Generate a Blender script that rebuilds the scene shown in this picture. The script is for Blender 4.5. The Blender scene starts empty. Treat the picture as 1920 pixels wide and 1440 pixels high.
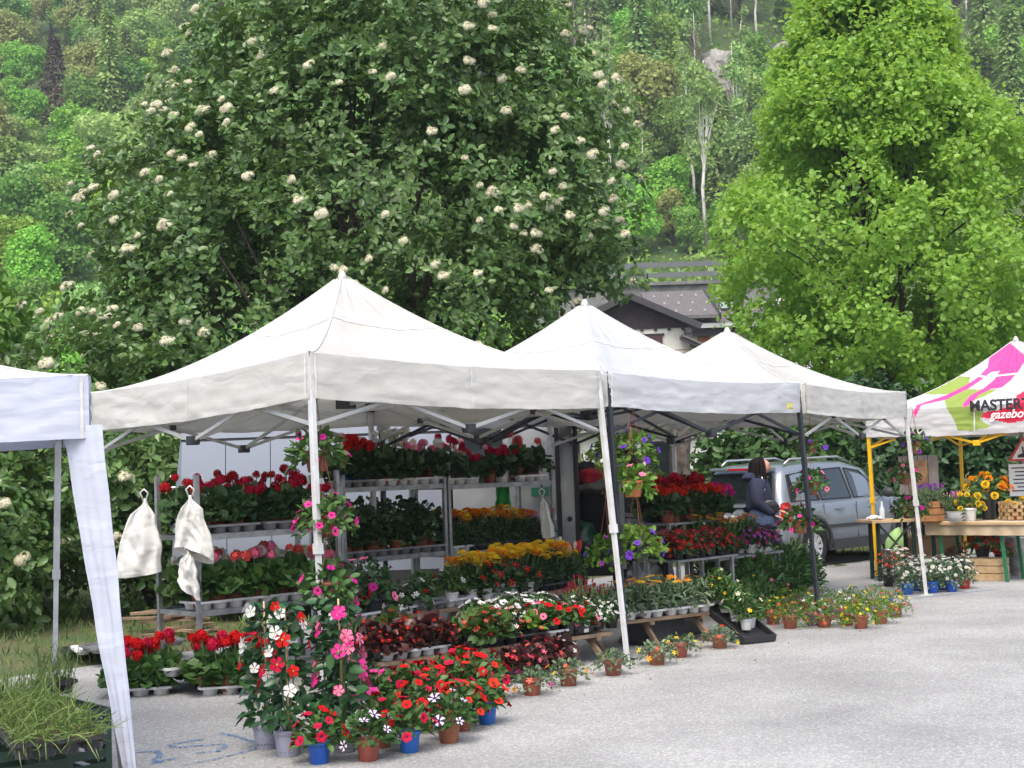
import bpy, math, random
import numpy as np
from mathutils import Vector, Matrix, noise

SC = bpy.context.scene
COL = SC.collection
R = math.radians

# ------------------------------------------------------------------ camera
CAM_H = 1.65
FPX = 2750.0            # focal length in photo pixels (1920 wide)
PITCH, ROLL = R(3.12), R(2.0)
_f = Vector((0, math.cos(PITCH), math.sin(PITCH)))
_u0 = Vector((0, -math.sin(PITCH), math.cos(PITCH)))
_r0 = Vector((1, 0, 0))
_r = _r0 * math.cos(ROLL) - _u0 * math.sin(ROLL)
_u = _u0 * math.cos(ROLL) + _r0 * math.sin(ROLL)
cam_d = bpy.data.cameras.new('camera')
cam = bpy.data.objects.new('camera', cam_d)
COL.objects.link(cam)
m3 = Matrix((_r, _u, -_f)).transposed()
cam.matrix_world = Matrix.Translation((0, 0, CAM_H)) @ m3.to_4x4()
cam_d.sensor_width = 36.0
cam_d.lens = FPX / 1920 * 36
cam_d.clip_start = 0.1
cam_d.clip_end = 2000
SC.camera = cam

# ------------------------------------------------------------------ sky, sun, exposure
SUN_EL, SUN_AZ = R(58), R(-170)      # azimuth measured from +Y towards +X: the sun stands behind the camera, to its left
world = bpy.data.worlds.new('World')
SC.world = world
world.use_nodes = True
wn = world.node_tree
sky = wn.nodes.new('ShaderNodeTexSky')
sky.sky_type = 'NISHITA'
sky.sun_disc = False
sky.sun_elevation = SUN_EL
sky.sun_rotation = SUN_AZ
sky.air_density = 1.0
sky.dust_density = 4.0
sky.ozone_density = 0.2
bg = wn.nodes['Background']
bg.inputs['Strength'].default_value = 0.15
wn.links.new(sky.outputs[0], bg.inputs['Color'])
sun_d = bpy.data.lights.new('sun', 'SUN')
sun_d.energy = 1.0
sun_d.angle = R(45)
sun_d.color = (1.0, 0.985, 0.93)
sun = bpy.data.objects.new('sun', sun_d)
COL.objects.link(sun)
_sd = Vector((math.sin(SUN_AZ) * math.cos(SUN_EL), math.cos(SUN_AZ) * math.cos(SUN_EL), math.sin(SUN_EL)))
sun.rotation_euler = (-_sd).to_track_quat('-Z', 'Y').to_euler()
SC.view_settings.view_transform = 'Standard'
SC.view_settings.look = 'None'
SC.view_settings.gamma = 1
SC.view_settings.use_curve_mapping = False
SC.view_settings.exposure = 1.13

# ------------------------------------------------------------------ photo pixel -> place
def ray(px, py):
    return (_f * FPX + _r * (px - 960) + _u * (720 - py)).normalized()
def G(px, py, h=0.0):
    d = ray(px, py); t = (h - CAM_H) / d.z
    return Vector((d.x * t, d.y * t, h))
def D(px, py, dep):
    d = ray(px, py); t = dep / d.y
    return Vector((d.x * t, dep, CAM_H + d.z * t))
def project(p):
    v = Vector(p) - Vector((0, 0, CAM_H)); w = v.dot(_f)
    return 960 + v.dot(_r) / w * FPX, 720 - v.dot(_u) / w * FPX

# ------------------------------------------------------------------ materials
MATS = {}
def mat(name, col, rough=.6, col2=None, scale=5., detail=3., bump=0., bscale=40., metal=0., spec=.5, coat=0., transl=0.,
        leaf=False, objrand=0., contrast=(.35, .65), alpha=None, vertex=None, tcol=None, sheen=0.):
    if name in MATS: return MATS[name]
    m = bpy.data.materials.new(name); m.use_nodes = True
    nt = m.node_tree; N = nt.nodes; L = nt.links
    p = N['Principled BSDF']; out = N['Material Output']
    p.inputs['Roughness'].default_value = rough
    p.inputs['Metallic'].default_value = metal
    p.inputs['Specular IOR Level'].default_value = spec
    p.inputs['Coat Weight'].default_value = coat
    if sheen: p.inputs['Sheen Weight'].default_value = sheen
    csock = None
    if col2 is not None or leaf or objrand:
        mix = N.new('ShaderNodeMix'); mix.data_type = 'RGBA'
        mix.inputs[6].default_value = (*col, 1); mix.inputs[7].default_value = (*(col2 or col), 1)
        if leaf:
            at = N.new('ShaderNodeAttribute'); at.attribute_name = 'rnd'
            L.new(at.outputs['Fac'], mix.inputs[0])
        elif col2 is not None:
            tc = N.new('ShaderNodeTexCoord'); nz = N.new('ShaderNodeTexNoise')
            nz.inputs['Scale'].default_value = scale; nz.inputs['Detail'].default_value = detail
            L.new(tc.outputs['Object'], nz.inputs['Vector'])
            mr = N.new('ShaderNodeMapRange'); mr.inputs[1].default_value = contrast[0]; mr.inputs[2].default_value = contrast[1]
            L.new(nz.outputs['Fac'], mr.inputs[0]); L.new(mr.outputs[0], mix.inputs[0])
        csock = mix.outputs[2]
        if objrand:
            oi = N.new('ShaderNodeObjectInfo'); hs = N.new('ShaderNodeHueSaturation')
            a = N.new('ShaderNodeMapRange'); a.inputs[3].default_value = 1 - objrand; a.inputs[4].default_value = 1 + objrand
            L.new(oi.outputs['Random'], a.inputs[0]); L.new(a.outputs[0], hs.inputs['Value'])
            b = N.new('ShaderNodeMath'); b.operation = 'MULTIPLY_ADD'; b.inputs[1].default_value = 7.31; b.inputs[2].default_value = 0
            c = N.new('ShaderNodeMath'); c.operation = 'FRACT'
            e = N.new('ShaderNodeMapRange'); e.inputs[3].default_value = .5 - objrand * .09; e.inputs[4].default_value = .5 + objrand * .09
            L.new(oi.outputs['Random'], b.inputs[0]); L.new(b.outputs[0], c.inputs[0]); L.new(c.outputs[0], e.inputs[0]); L.new(e.outputs[0], hs.inputs['Hue'])
            L.new(csock, hs.inputs['Color']); csock = hs.outputs[0]
        L.new(csock, p.inputs['Base Color'])
    else:
        p.inputs['Base Color'].default_value = (*col, 1)
    if bump:
        tc = N.new('ShaderNodeTexCoord'); nz = N.new('ShaderNodeTexNoise'); bp = N.new('ShaderNodeBump')
        nz.inputs['Scale'].default_value = bscale; nz.inputs['Detail'].default_value = 4
        L.new(tc.outputs['Object'], nz.inputs['Vector'])
        bp.inputs['Strength'].default_value = bump; bp.inputs['Distance'].default_value = .02
        L.new(nz.outputs['Fac'], bp.inputs['Height']); L.new(bp.outputs[0], p.inputs['Normal'])
    if transl:
        t = N.new('ShaderNodeBsdfTranslucent'); mx = N.new('ShaderNodeMixShader'); mx.inputs[0].default_value = transl
        if tcol: t.inputs['Color'].default_value = (*tcol, 1)
        elif csock is not None: L.new(csock, t.inputs['Color'])
        else: t.inputs['Color'].default_value = (*col, 1)
        L.new(p.outputs[0], mx.inputs[1]); L.new(t.outputs[0], mx.inputs[2]); L.new(mx.outputs[0], out.inputs['Surface'])
    MATS[name] = m
    return m

# ------------------------------------------------------------------ objects
def props(o, label=None, cat=None, group=None, kind=None):
    if label: o['label'] = label
    if cat: o['category'] = cat
    if group: o['group'] = group
    if kind: o['kind'] = kind
    return o
def thing(name, label, cat, loc=(0, 0, 0), rz=0., group=None, scale=1.):
    o = bpy.data.objects.new(name, None); COL.objects.link(o)
    o.empty_display_size = .1
    o.location = loc; o.rotation_euler = (0, 0, rz); o.scale = (scale,) * 3
    return props(o, label, cat, group)
def link(name, me, parent=None, world_space=True, loc=None, rot=None, scale=None, **kw):
    o = bpy.data.objects.new(name, me); COL.objects.link(o)
    if parent is not None:
        o.parent = parent
        if world_space and parent.parent is None:
            o.matrix_parent_inverse = parent.matrix_basis.inverted()
    if loc is not None: o.location = loc
    if rot is not None: o.rotation_euler = rot
    if scale is not None: o.scale = scale
    return props(o, **kw)

def frame_from(z, x=None):
    z = Vector(z).normalized()
    if x is None: x = Vector((1, 0, 0)) if abs(z.x) < .9 else Vector((0, 1, 0))
    x = Vector(x); x = (x - z * x.dot(z)).normalized(); y = z.cross(x)
    return x, y, z

class MB:
    """collects simple shapes into one mesh"""
    def __init__(s): s.v = []; s.f = []; s.m = []
    def add(s, vs, fs, mi=0):
        n = len(s.v); s.v += [tuple(v) for v in vs]; s.f += [tuple(i + n for i in f) for f in fs]; s.m += [mi] * len(fs); return s
    def box(s, c, size, rz=0., mi=0, rot=None):
        c = Vector(c); q = rot or Matrix.Rotation(rz, 3, 'Z'); h = Vector(size) / 2
        vs = [c + q @ Vector((sx * h.x, sy * h.y, sz * h.z)) for sz in (-1, 1) for sy in (-1, 1) for sx in (-1, 1)]
        return s.add(vs, [(0, 2, 3, 1), (4, 5, 7, 6), (0, 1, 5, 4), (2, 6, 7, 3), (0, 4, 6, 2), (1, 3, 7, 5)], mi)
    def bar(s, a, b, w, h=None, mi=0, up=(0, 0, 1)):
        a, b = Vector(a), Vector(b); h = h or w; d = (b - a).normalized(); up = Vector(up)
        if abs(d.dot(up)) > .98: up = Vector((.7071, .7071, 0))
        x = d.cross(up).normalized() * (w / 2); y = x.cross(d).normalized() * (h / 2)
        vs = [p + sx * x + sy * y for p in (a, b) for sx, sy in ((-1, -1), (1, -1), (1, 1), (-1, 1))]
        return s.add(vs, [(0, 1, 2, 3), (7, 6, 5, 4), (0, 4, 5, 1), (1, 5, 6, 2), (2, 6, 7, 3), (3, 7, 4, 0)], mi)
    def tube(s, pts, rad, n=8, mi=0, cap=True):
        pts = [Vector(p) for p in pts]
        if not hasattr(rad, '__len__'): rad = [rad] * len(pts)
        vs = []; px = None
        for i, p in enumerate(pts):
            d = (pts[min(i + 1, len(pts) - 1)] - pts[max(i - 1, 0)])
            x, y, z = frame_from(d, px); px = x
            vs += [p + (x * math.cos(2 * math.pi * k / n) + y * math.sin(2 * math.pi * k / n)) * rad[i] for k in range(n)]
        fs = [(i * n + k, i * n + (k + 1) % n, (i + 1) * n + (k + 1) % n, (i + 1) * n + k) for i in range(len(pts) - 1) for k in range(n)]
        if cap: fs += [tuple(range(n - 1, -1, -1)), tuple((len(pts) - 1) * n + k for k in range(n))]
        return s.add(vs, fs, mi)
    def lathe(s, prof, n=16, c=(0, 0, 0), mi=0, cap0=True, cap1=True, axis=None):
        c = Vector(c); x, y, z = (Vector((1, 0, 0)), Vector((0, 1, 0)), Vector((0, 0, 1))) if axis is None else frame_from(axis)
        vs = [c + (x * math.cos(2 * math.pi * k / n) + y * math.sin(2 * math.pi * k / n)) * r + z * h for r, h in prof for k in range(n)]
        fs = [(i * n + k, i * n + (k + 1) % n, (i + 1) * n + (k + 1) % n, (i + 1) * n + k) for i in range(len(prof) - 1) for k in range(n)]
        if cap0: fs.append(tuple(range(n - 1, -1, -1)))
        if cap1: fs.append(tuple((len(prof) - 1) * n + k for k in range(n)))
        return s.add(vs, fs, mi)
    def grid(s, fn, nu, nv, mi=0, mfn=None):
        vs = [fn(i / nu, j / nv) for j in range(nv + 1) for i in range(nu + 1)]; w = nu + 1
        n = len(s.v); s.v += [tuple(v) for v in vs]
        for j in range(nv):
            for i in range(nu):
                a = j * w + i; q = (a, a + 1, a + w + 1, a + w)
                s.f.append(tuple(k + n for k in q))
                s.m.append(mfn(sum((Vector(vs[k]) for k in q), Vector()) / 4) if mfn else mi)
        return s
    def prism(s, poly, d, mi=0):
        """poly: list of 3D points (planar), extruded by vector d"""
        d = Vector(d); n = len(poly); vs = [Vector(p) for p in poly] + [Vector(p) + d for p in poly]
        return s.add(vs, [tuple(range(n - 1, -1, -1)), tuple(range(n, 2 * n))] + [(i, (i + 1) % n, n + (i + 1) % n, n + i) for i in range(n)], mi)
    def mesh(s, name, mats, smooth=False):
        me = bpy.data.meshes.new(name); me.from_pydata(s.v, [], s.f)
        for m in (mats if isinstance(mats, (list, tuple)) else [mats]): me.materials.append(m)
        if any(s.m): me.polygons.foreach_set('material_index', s.m)
        if smooth: me.polygons.foreach_set('use_smooth', [True] * len(me.polygons))
        me.update(); return me
    def obj(s, name, mats, parent=None, smooth=False, bevel=0., **kw):
        o = link(name, s.mesh(name, mats, smooth), parent, **kw)
        if bevel:
            b = o.modifiers.new('bevel', 'BEVEL'); b.width = bevel; b.segments = 2; b.limit_method = 'ANGLE'
        return o

class NB:
    """numpy builder: many copies of triangle templates in one mesh"""
    def __init__(s): s.V = []; s.F = []; s.M = []; s.A = []; s.n = 0
    def add(s, tv, tf, pos, rot, scale, mi=0, rnd=None, tmi=None):
        pos = np.asarray(pos, float); m = len(pos)
        if m == 0: return s
        tv = np.asarray(tv, float); tf = np.asarray(tf, int); k = len(tv)
        scale = np.broadcast_to(np.asarray(scale, float).reshape(-1, 1) if np.ndim(scale) < 2 else np.asarray(scale, float), (m, 3)) if np.ndim(scale) else np.full((m, 3), float(scale))
        V = np.einsum('mij,mnj->mni', rot, tv[None] * scale[:, None, :]) + pos[:, None, :]
        F = tf[None] + (np.arange(m) * k)[:, None, None] + s.n
        s.V.append(V.reshape(-1, 3)); s.F.append(F.reshape(-1, 3)); s.n += m * k
        s.M.append(np.tile(np.asarray(tmi) if tmi is not None else np.full(len(tf), mi), m))
        rnd = np.random.rand(m) if rnd is None else np.asarray(rnd)
        s.A.append(np.repeat(rnd, len(tf))); return s
    def addmb(s, mb, mi=0):
        for f, m in zip(mb.f, mb.m):
            for i in range(1, len(f) - 1):
                s.F.append(np.array([[f[0] + s.n, f[i] + s.n, f[i + 1] + s.n]])); s.M.append(np.array([m + mi])); s.A.append(np.array([.5]))
        s.V.append(np.array(mb.v, float).reshape(-1, 3)); s.n += len(mb.v); return s
    def mesh(s, name, mats, smooth=False):
        V = np.concatenate(s.V).astype(np.float32); F = np.concatenate(s.F).astype(np.int32)
        M = np.concatenate(s.M).astype(np.int32); A = np.concatenate(s.A).astype(np.float32)
        me = bpy.data.meshes.new(name); nf = len(F)
        me.vertices.add(len(V)); me.vertices.foreach_set('co', V.ravel())
        me.loops.add(nf * 3); me.loops.foreach_set('vertex_index', F.ravel())
        me.polygons.add(nf); me.polygons.foreach_set('loop_start', np.arange(0, nf * 3, 3, dtype=np.int32))
        for m in (mats if isinstance(mats, (list, tuple)) else [mats]): me.materials.append(m)
        me.polygons.foreach_set('material_index', M)
        if smooth: me.polygons.foreach_set('use_smooth', np.ones(nf, bool))
        at = me.attributes.new('rnd', 'FLOAT', 'FACE'); at.data.foreach_set('value', A)
        me.update(calc_edges=True); return me
    def obj(s, name, mats, parent=None, smooth=False, **kw):
        return link(name, s.mesh(name, mats, smooth), parent, **kw)

def norm(a): return a / np.maximum(np.linalg.norm(a, axis=-1, keepdims=True), 1e-9)
def frames(xd, zd):
    """rotation matrices whose columns are x (leaf direction), y, z (leaf normal)"""
    x = norm(np.asarray(xd, float)); z = np.asarray(zd, float)
    z = norm(z - x * np.sum(x * z, -1, keepdims=True)); y = np.cross(z, x)
    return np.stack([x, y, z], -1)
def frames_z(zd, rng):
    z = norm(np.asarray(zd, float)); t = rng.normal(size=z.shape)
    x = norm(np.cross(z, t)); y = np.cross(z, x)
    return np.stack([x, y, z], -1)

# leaf shapes: along +X, facing +Z, length 1
def leaf_t(w, bend=.12, fold=.08):
    v = [(0, 0, 0), (.3, w * .45, fold), (.72, w * .38, fold * .6 - bend * .4), (1, 0, -bend), (.72, -w * .38, fold * .6 - bend * .4), (.3, -w * .45, fold)]
    return np.array(v), np.array([(0, 3, 2), (0, 2, 1), (0, 4, 3), (0, 5, 4)])
LEAF = leaf_t(.62)
LEAF_N = leaf_t(.32, .2)
BLADE = (np.array([(0, .03, 0), (0, -.03, 0), (.4, .03, .05), (.4, -.03, .05), (.75, .02, -.05), (.75, -.02, -.05), (1, 0, -.25)]),
         np.array([(0, 1, 3), (0, 3, 2), (2, 3, 5), (2, 5, 4), (4, 5, 6)]))
QUAD = (np.array([(0, 0, 0), (.5, .42, .06), (1, 0, -.1), (.5, -.42, .06)]), np.array([(0, 2, 1), (0, 3, 2)]))
def _round():
    v = [(.45, 0, -.06)] + [(.5 + .5 * math.cos(a) * (1 + .1 * (i % 2)), .52 * math.sin(a) * (1 + .1 * (i % 2)), .08 + .05 * (i % 2)) for i, a in enumerate(np.linspace(-2.6, 2.6, 8))]
    return np.array(v), np.array([(0, i, i + 1) for i in range(1, 8)])
ROUND = _round()
# ------------------------------------------------------------------ materials used in several places
def asphalt_mat():
    m = bpy.data.materials.new('asphalt'); m.use_nodes = True; nt = m.node_tree; N = nt.nodes; L = nt.links
    p = N['Principled BSDF']; p.inputs['Roughness'].default_value = .9; p.inputs['Specular IOR Level'].default_value = .25
    tc = N.new('ShaderNodeTexCoord')
    def nz(sc, det=2., rough=.5):
        n = N.new('ShaderNodeTexNoise'); n.inputs['Scale'].default_value = sc; n.inputs['Detail'].default_value = det; n.inputs['Roughness'].default_value = rough
        L.new(tc.outputs['Object'], n.inputs['Vector']); return n
    vo = N.new('ShaderNodeTexVoronoi'); vo.inputs['Scale'].default_value = 88; L.new(tc.outputs['Object'], vo.inputs['Vector'])
    bw = N.new('ShaderNodeSeparateColor'); L.new(vo.outputs['Color'], bw.inputs[0])
    cr = N.new('ShaderNodeValToRGB'); e = cr.color_ramp.elements
    e[0].position = 0; e[0].color = (.26, .26, .252, 1); e[1].position = 1; e[1].color = (.48, .48, .465, 1)
    k = cr.color_ramp.elements.new(.3); k.color = (.31, .31, .301, 1)
    k = cr.color_ramp.elements.new(.75); k.color = (.35, .35, .34, 1)
    L.new(bw.outputs[0], cr.inputs[0])
    n2 = nz(.7, 5, .6); mr = N.new('ShaderNodeMapRange'); mr.inputs[1].default_value = .3; mr.inputs[2].default_value = .7; mr.inputs[3].default_value = .74; mr.inputs[4].default_value = 1.12
    L.new(n2.outputs['Fac'], mr.inputs[0])
    mx = N.new('ShaderNodeMix'); mx.data_type = 'RGBA'; mx.blend_type = 'MULTIPLY'; mx.inputs[0].default_value = 1
    L.new(cr.outputs[0], mx.inputs[6]); L.new(mr.outputs[0], mx.inputs[7]); L.new(mx.outputs[2], p.inputs['Base Color'])
    bp = N.new('ShaderNodeBump'); bp.inputs['Strength'].default_value = .7; bp.inputs['Distance'].default_value = .006
    L.new(vo.outputs['Distance'], bp.inputs['Height']); L.new(bp.outputs[0], p.inputs['Normal'])
    return m
def canvas_mat(name, col, transl, tcol, fold=2.6, fstr=.35):
    """tent cloth: faint stains, creases as fine relief"""
    m = bpy.data.materials.new(name); m.use_nodes = True; nt = m.node_tree; N = nt.nodes; L = nt.links
    p = N['Principled BSDF']; p.inputs['Roughness'].default_value = .55; p.inputs['Specular IOR Level'].default_value = .3
    tc = N.new('ShaderNodeTexCoord')
    mp = N.new('ShaderNodeMapping'); mp.inputs['Scale'].default_value = (1, 1, 2.5); L.new(tc.outputs['Object'], mp.inputs[0])
    n1 = N.new('ShaderNodeTexNoise'); n1.inputs['Scale'].default_value = 1.6; n1.inputs['Detail'].default_value = 6; n1.inputs['Distortion'].default_value = 1.5; L.new(mp.outputs[0], n1.inputs['Vector'])
    n2 = N.new('ShaderNodeTexNoise'); n2.inputs['Scale'].default_value = fold; n2.inputs['Detail'].default_value = 2.5; n2.inputs['Distortion'].default_value = 1.4; L.new(mp.outputs[0], n2.inputs['Vector'])
    mr = N.new('ShaderNodeMapRange'); mr.inputs[1].default_value = .3; mr.inputs[2].default_value = .72; L.new(n1.outputs['Fac'], mr.inputs[0])
    mx = N.new('ShaderNodeMix'); mx.data_type = 'RGBA'; mx.inputs[6].default_value = (*col, 1); mx.inputs[7].default_value = (col[0] * .88, col[1] * .87, col[2] * .84, 1)
    L.new(mr.outputs[0], mx.inputs[0]); L.new(mx.outputs[2], p.inputs['Base Color'])
    bp = N.new('ShaderNodeBump'); bp.inputs['Strength'].default_value = fstr; bp.inputs['Distance'].default_value = .03
    L.new(n2.outputs['Fac'], bp.inputs['Height']); L.new(bp.outputs[0], p.inputs['Normal'])
    t = N.new('ShaderNodeBsdfTranslucent'); t.inputs['Color'].default_value = (*tcol, 1)
    ms = N.new('ShaderNodeMixShader'); ms.inputs[0].default_value = transl
    L.new(p.outputs[0], ms.inputs[1]); L.new(t.outputs[0], ms.inputs[2]); L.new(ms.outputs[0], N['Material Output'].inputs['Surface'])
    MATS[name] = m; return m
ASPHALT = asphalt_mat()
CANVAS = canvas_mat('canvas_white', (.645, .64, .61), .26, (.64, .615, .55))
CANVAS_B = canvas_mat('canvas_blue_white', (.61, .635, .67), .26, (.60, .60, .62))
CANVAS_L = canvas_mat('canvas_lavender', (.57, .61, .73), .22, (.55, .58, .72))
CANVAS_P = canvas_mat('canvas_print_white', (.64, .64, .65), .24, (.62, .61, .58))
PINK_P = canvas_mat('print_pink', (.85, .07, .30), .15, (.8, .1, .3))
GREEN_P = canvas_mat('print_green', (.28, .38, .08), .15, (.3, .38, .08))
RED_P = canvas_mat('print_red', (.75, .03, .08), .15, (.7, .05, .1))
WHITE_MET = mat('white_paint', (.62, .63, .63), .45, (.5, .5, .49), 9, bump=.05)
BLACK_MET = mat('black_paint', (.018, .022, .03), .4)
YELLOW_MET = mat('yellow_paint', (.80, .46, .01), .4, (.72, .40, .01), 8)
GREY_MET = mat('galvanised', (.34, .35, .36), .45, (.22, .23, .24), 14, metal=.55)
GREY_BAR = mat('grey_bar', (.42, .43, .42), .5, metal=.2)
BLACK_PL = mat('black_plastic', (.016, .017, .02), .42, (.03, .03, .035), 20)
SOIL = mat('soil', (.035, .022, .014), .95, (.07, .045, .03), 60, bump=.6, bscale=90)
TERRA = mat('terracotta_plastic', (.27, .085, .048), .5, (.21, .062, .036), 14, objrand=.18)
ORANGE_POT = mat('orange_plastic', (.55, .15, .06), .45, objrand=.1)
BLUE_POT = mat('blue_plastic', (.015, .10, .42), .4, (.012, .08, .34), 12, objrand=.1)
LILAC_POT = mat('lilac_grey_plastic', (.33, .34, .44), .45, (.28, .29, .38), 12)
WHITE_POT = mat('white_plastic', (.68, .68, .67), .4, (.58, .58, .56), 10)
RED_POT = mat('red_plastic', (.50, .02, .03), .4)
PURPLE_POT = mat('purple_plastic', (.33, .06, .36), .4)
TRAY_W = mat('white_tray', (.62, .63, .64), .4, (.5, .5, .5), 12, objrand=.1)
TRAY_G = mat('grey_tray', (.20, .205, .215), .45, (.15, .155, .165), 12, objrand=.12)
WOOD = mat('weathered_wood', (.27, .19, .12), .8, (.15, .10, .065), 7, 6, bump=.4, bscale=30)
WOOD_P = mat('pale_wood', (.52, .37, .21), .7, (.40, .27, .14), 9, 5, bump=.2, bscale=30)
BARK = mat('bark', (.16, .125, .10), .95, (.05, .04, .032), 9, 6, bump=1., bscale=18)
BARK_D = mat('dark_bark', (.06, .05, .04), .95, (.03, .026, .022), 14, 5, bump=.6, bscale=25)
BIRCH = mat('birch_bark', (.62, .60, .56), .8, (.30, .28, .25), 3, 4, contrast=(.5, .7))
CLOTH_W = canvas_mat('bag_cloth', (.74, .74, .72), .15, (.6, .58, .53), 3.2, .4)
GLASS_D = mat('dark_glass', (.012, .016, .018), .05, spec=.8, coat=.3)
CHROME = mat('chrome', (.6, .6, .6), .18, metal=1.)
RUBBER = mat('rubber', (.014, .014, .015), .8)
G1 = mat('leaf_bright', (.085, .20, .018), .55, (.15, .27, .035), leaf=True, transl=.35, objrand=.08)
G2 = mat('leaf_mid', (.035, .10, .018), .5, (.075, .155, .035), leaf=True, transl=.25, objrand=.12)
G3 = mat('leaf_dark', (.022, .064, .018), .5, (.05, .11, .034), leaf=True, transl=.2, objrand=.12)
G_GREY = mat('leaf_grey_green', (.09, .15, .07), .6, (.15, .22, .12), leaf=True, transl=.2, objrand=.1)
G_GLOSS = mat('leaf_glossy', (.016, .06, .022), .28, (.04, .11, .035), leaf=True, transl=.12)
G_YEL = mat('leaf_yellow_green', (.14, .24, .03), .55, (.24, .32, .07), leaf=True, transl=.3)
BRONZE = mat('leaf_bronze', (.035, .012, .012), .35, (.085, .030, .026), leaf=True, transl=.1)
STEM = mat('stem', (.10, .17, .05), .7)
def petal(name, c, c2=None, tr=.25):
    return mat('petal_' + name, c, .55, c2 or tuple(min(1, x * 1.25 + .01) for x in c), leaf=True, transl=tr, spec=.12)
PET = {k: petal(k, *v) for k, v in dict(
    red=((.46, .004, .006), (.62, .010, .012)), darkred=((.30, .005, .012), (.46, .012, .02)), crimson=((.42, .004, .03), (.55, .012, .06)),
    coral=((.66, .055, .05), (.74, .14, .11)), scarlet=((.56, .018, .008), (.68, .045, .015)), pink=((.80, .12, .26), (.85, .24, .38)),
    hotpink=((.64, .02, .22), (.74, .06, .30)), magenta=((.40, .005, .17), (.52, .015, .26)), palepink=((.80, .36, .42), (.84, .5, .54)),
    white=((.68, .68, .65), (.74, .74, .72)), cream=((.74, .70, .50), (.82, .80, .65)), yellow=((.80, .52, .012), (.85, .62, .04)),
    orange=((.80, .22, .008), (.85, .36, .012)), purple=((.10, .025, .36), (.16, .05, .46)), violet=((.33, .05, .38), (.45, .10, .48)),
    darkpurple=((.04, .006, .07), (.07, .012, .11)), burgundy=((.20, .01, .03), (.34, .03, .04))).items()}
THROAT = mat('throat_dark', (.06, .004, .02), .7)
THROAT_Y = mat('throat_yellow', (.55, .38, .04), .7)
# ------------------------------------------------------------------ flowers: unit diameter, facing +Z
def fl_trumpet(star=False, seg=10):
    v = [(0, 0, -.22)]; f = []; mi = []
    rings = ((.13, -.06), (.3, .03), (.5, .02))
    for ri, (r, z) in enumerate(rings):
        for k in range(seg):
            a = 2 * math.pi * k / seg; lob = (1 - .12 * (ri == 2) * (k % 2)); wv = .05 * math.sin(a * 5 + 1) * (ri == 2)
            v.append((r * lob * math.cos(a), r * lob * math.sin(a), z + wv))
    for k in range(seg):
        f.append((0, 1 + k, 1 + (k + 1) % seg)); mi.append(1)
        for ri in range(2):
            a, b = 1 + ri * seg + k, 1 + ri * seg + (k + 1) % seg; c, d = a + seg, b + seg
            s = (1 if k % 2 else 0) if star else 0
            f += [(a, c, d), (a, d, b)]; mi += [s, s]
    v.append((0, 0, -.6)); t = len(v) - 1
    for k in range(0, seg, 2): f.append((1 + (k + 2) % seg, 1 + k, t)); mi.append(0)
    return np.array(v), np.array(f), np.array(mi)
def fl_pinwheel():
    v = [(0, 0, -.12)]; f = []; mi = []
    for k in range(5):
        a = 2 * math.pi * k / 5; n = len(v)
        for (r, da, z) in ((.07, -.45, -.02), (.07, .45, -.02), (.42, -.52, .05), (.5, .05, .0), (.45, .5, -.06)):
            v.append((r * math.cos(a + da), r * math.sin(a + da), z))
        f += [(0, n, n + 1), (n, n + 2, n + 3), (n, n + 3, n + 1), (n + 1, n + 3, n + 4)]; mi += [1, 0, 0, 0]
    v.append((0, 0, -.6)); t = len(v) - 1
    for k in range(5): f.append((1 + 5 * k + 1, 1 + 5 * k, t)); mi.append(0)
    return np.array(v), np.array(f), np.array(mi)
def fl_small(n=5):
    v = [(0, 0, -.06)]; f = []; mi = []
    for k in range(n):
        a = 2 * math.pi * k / n; m = len(v)
        for da, r in ((-.42, .34), (-.25, .5), (.25, .5), (.42, .34)): v.append((r * math.cos(a + da), r * math.sin(a + da), .04))
        f += [(0, m, m + 1), (0, m + 1, m + 2), (0, m + 2, m + 3)]; mi += [0, 0, 0]
    m = len(v); v += [(.1, 0, .03), (-.05, .09, .03), (-.05, -.09, .03)]; f.append((m, m + 1, m + 2)); mi.append(1)
    return np.array(v), np.array(f), np.array(mi)
def fl_daisy(n=11):
    v = []; f = []; mi = []
    for k in range(n):
        a = 2 * math.pi * k / n; m = len(v)
        for da, r, z in ((-.1, .1, 0), (.1, .1, 0), (-.22, .42, .04), (.22, .42, .04), (0, .5, .02)): v.append((r * math.cos(a + da), r * math.sin(a + da), z))
        f += [(m, m + 2, m + 3), (m, m + 3, m + 1), (m + 2, m + 4, m + 3)]; mi += [0] * 3
    m = len(v); v += [(.13 * math.cos(k * 1.047), .13 * math.sin(k * 1.047), .03) for k in range(6)] + [(0, 0, .07)]
    f += [(m + k, m + (k + 1) % 6, m + 6) for k in range(6)]; mi += [1] * 6
    return np.array(v), np.array(f), np.array(mi)
def fl_pompon(seed=0):
    rng = np.random.default_rng(seed); v = []; f = []; mi = []
    for n, r, el in ((9, .5, -.15), (9, .5, .25), (8, .46, .65), (6, .4, 1.0), (4, .34, 1.4)):
        for k in range(n):
            a = 2 * math.pi * (k + rng.random() * .5) / n; e = el + rng.normal() * .08; m = len(v)
            d = np.array([math.cos(a) * math.cos(e), math.sin(a) * math.cos(e), math.sin(e)])
            t = np.array([-math.sin(a), math.cos(a), 0]); w = .22
            for s, q in ((-w * .5, .35), (w * .5, .35), (w, .5), (-w, .5)): v.append(tuple(d * q * (r / .5) ** .3 + t * s * .9 + np.array([0, 0, rng.normal() * .02])))
            f += [(m, m + 1, m + 2), (m, m + 2, m + 3)]; mi += [0, 0]
    return np.array(v), np.array(f), np.array(mi)
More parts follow.
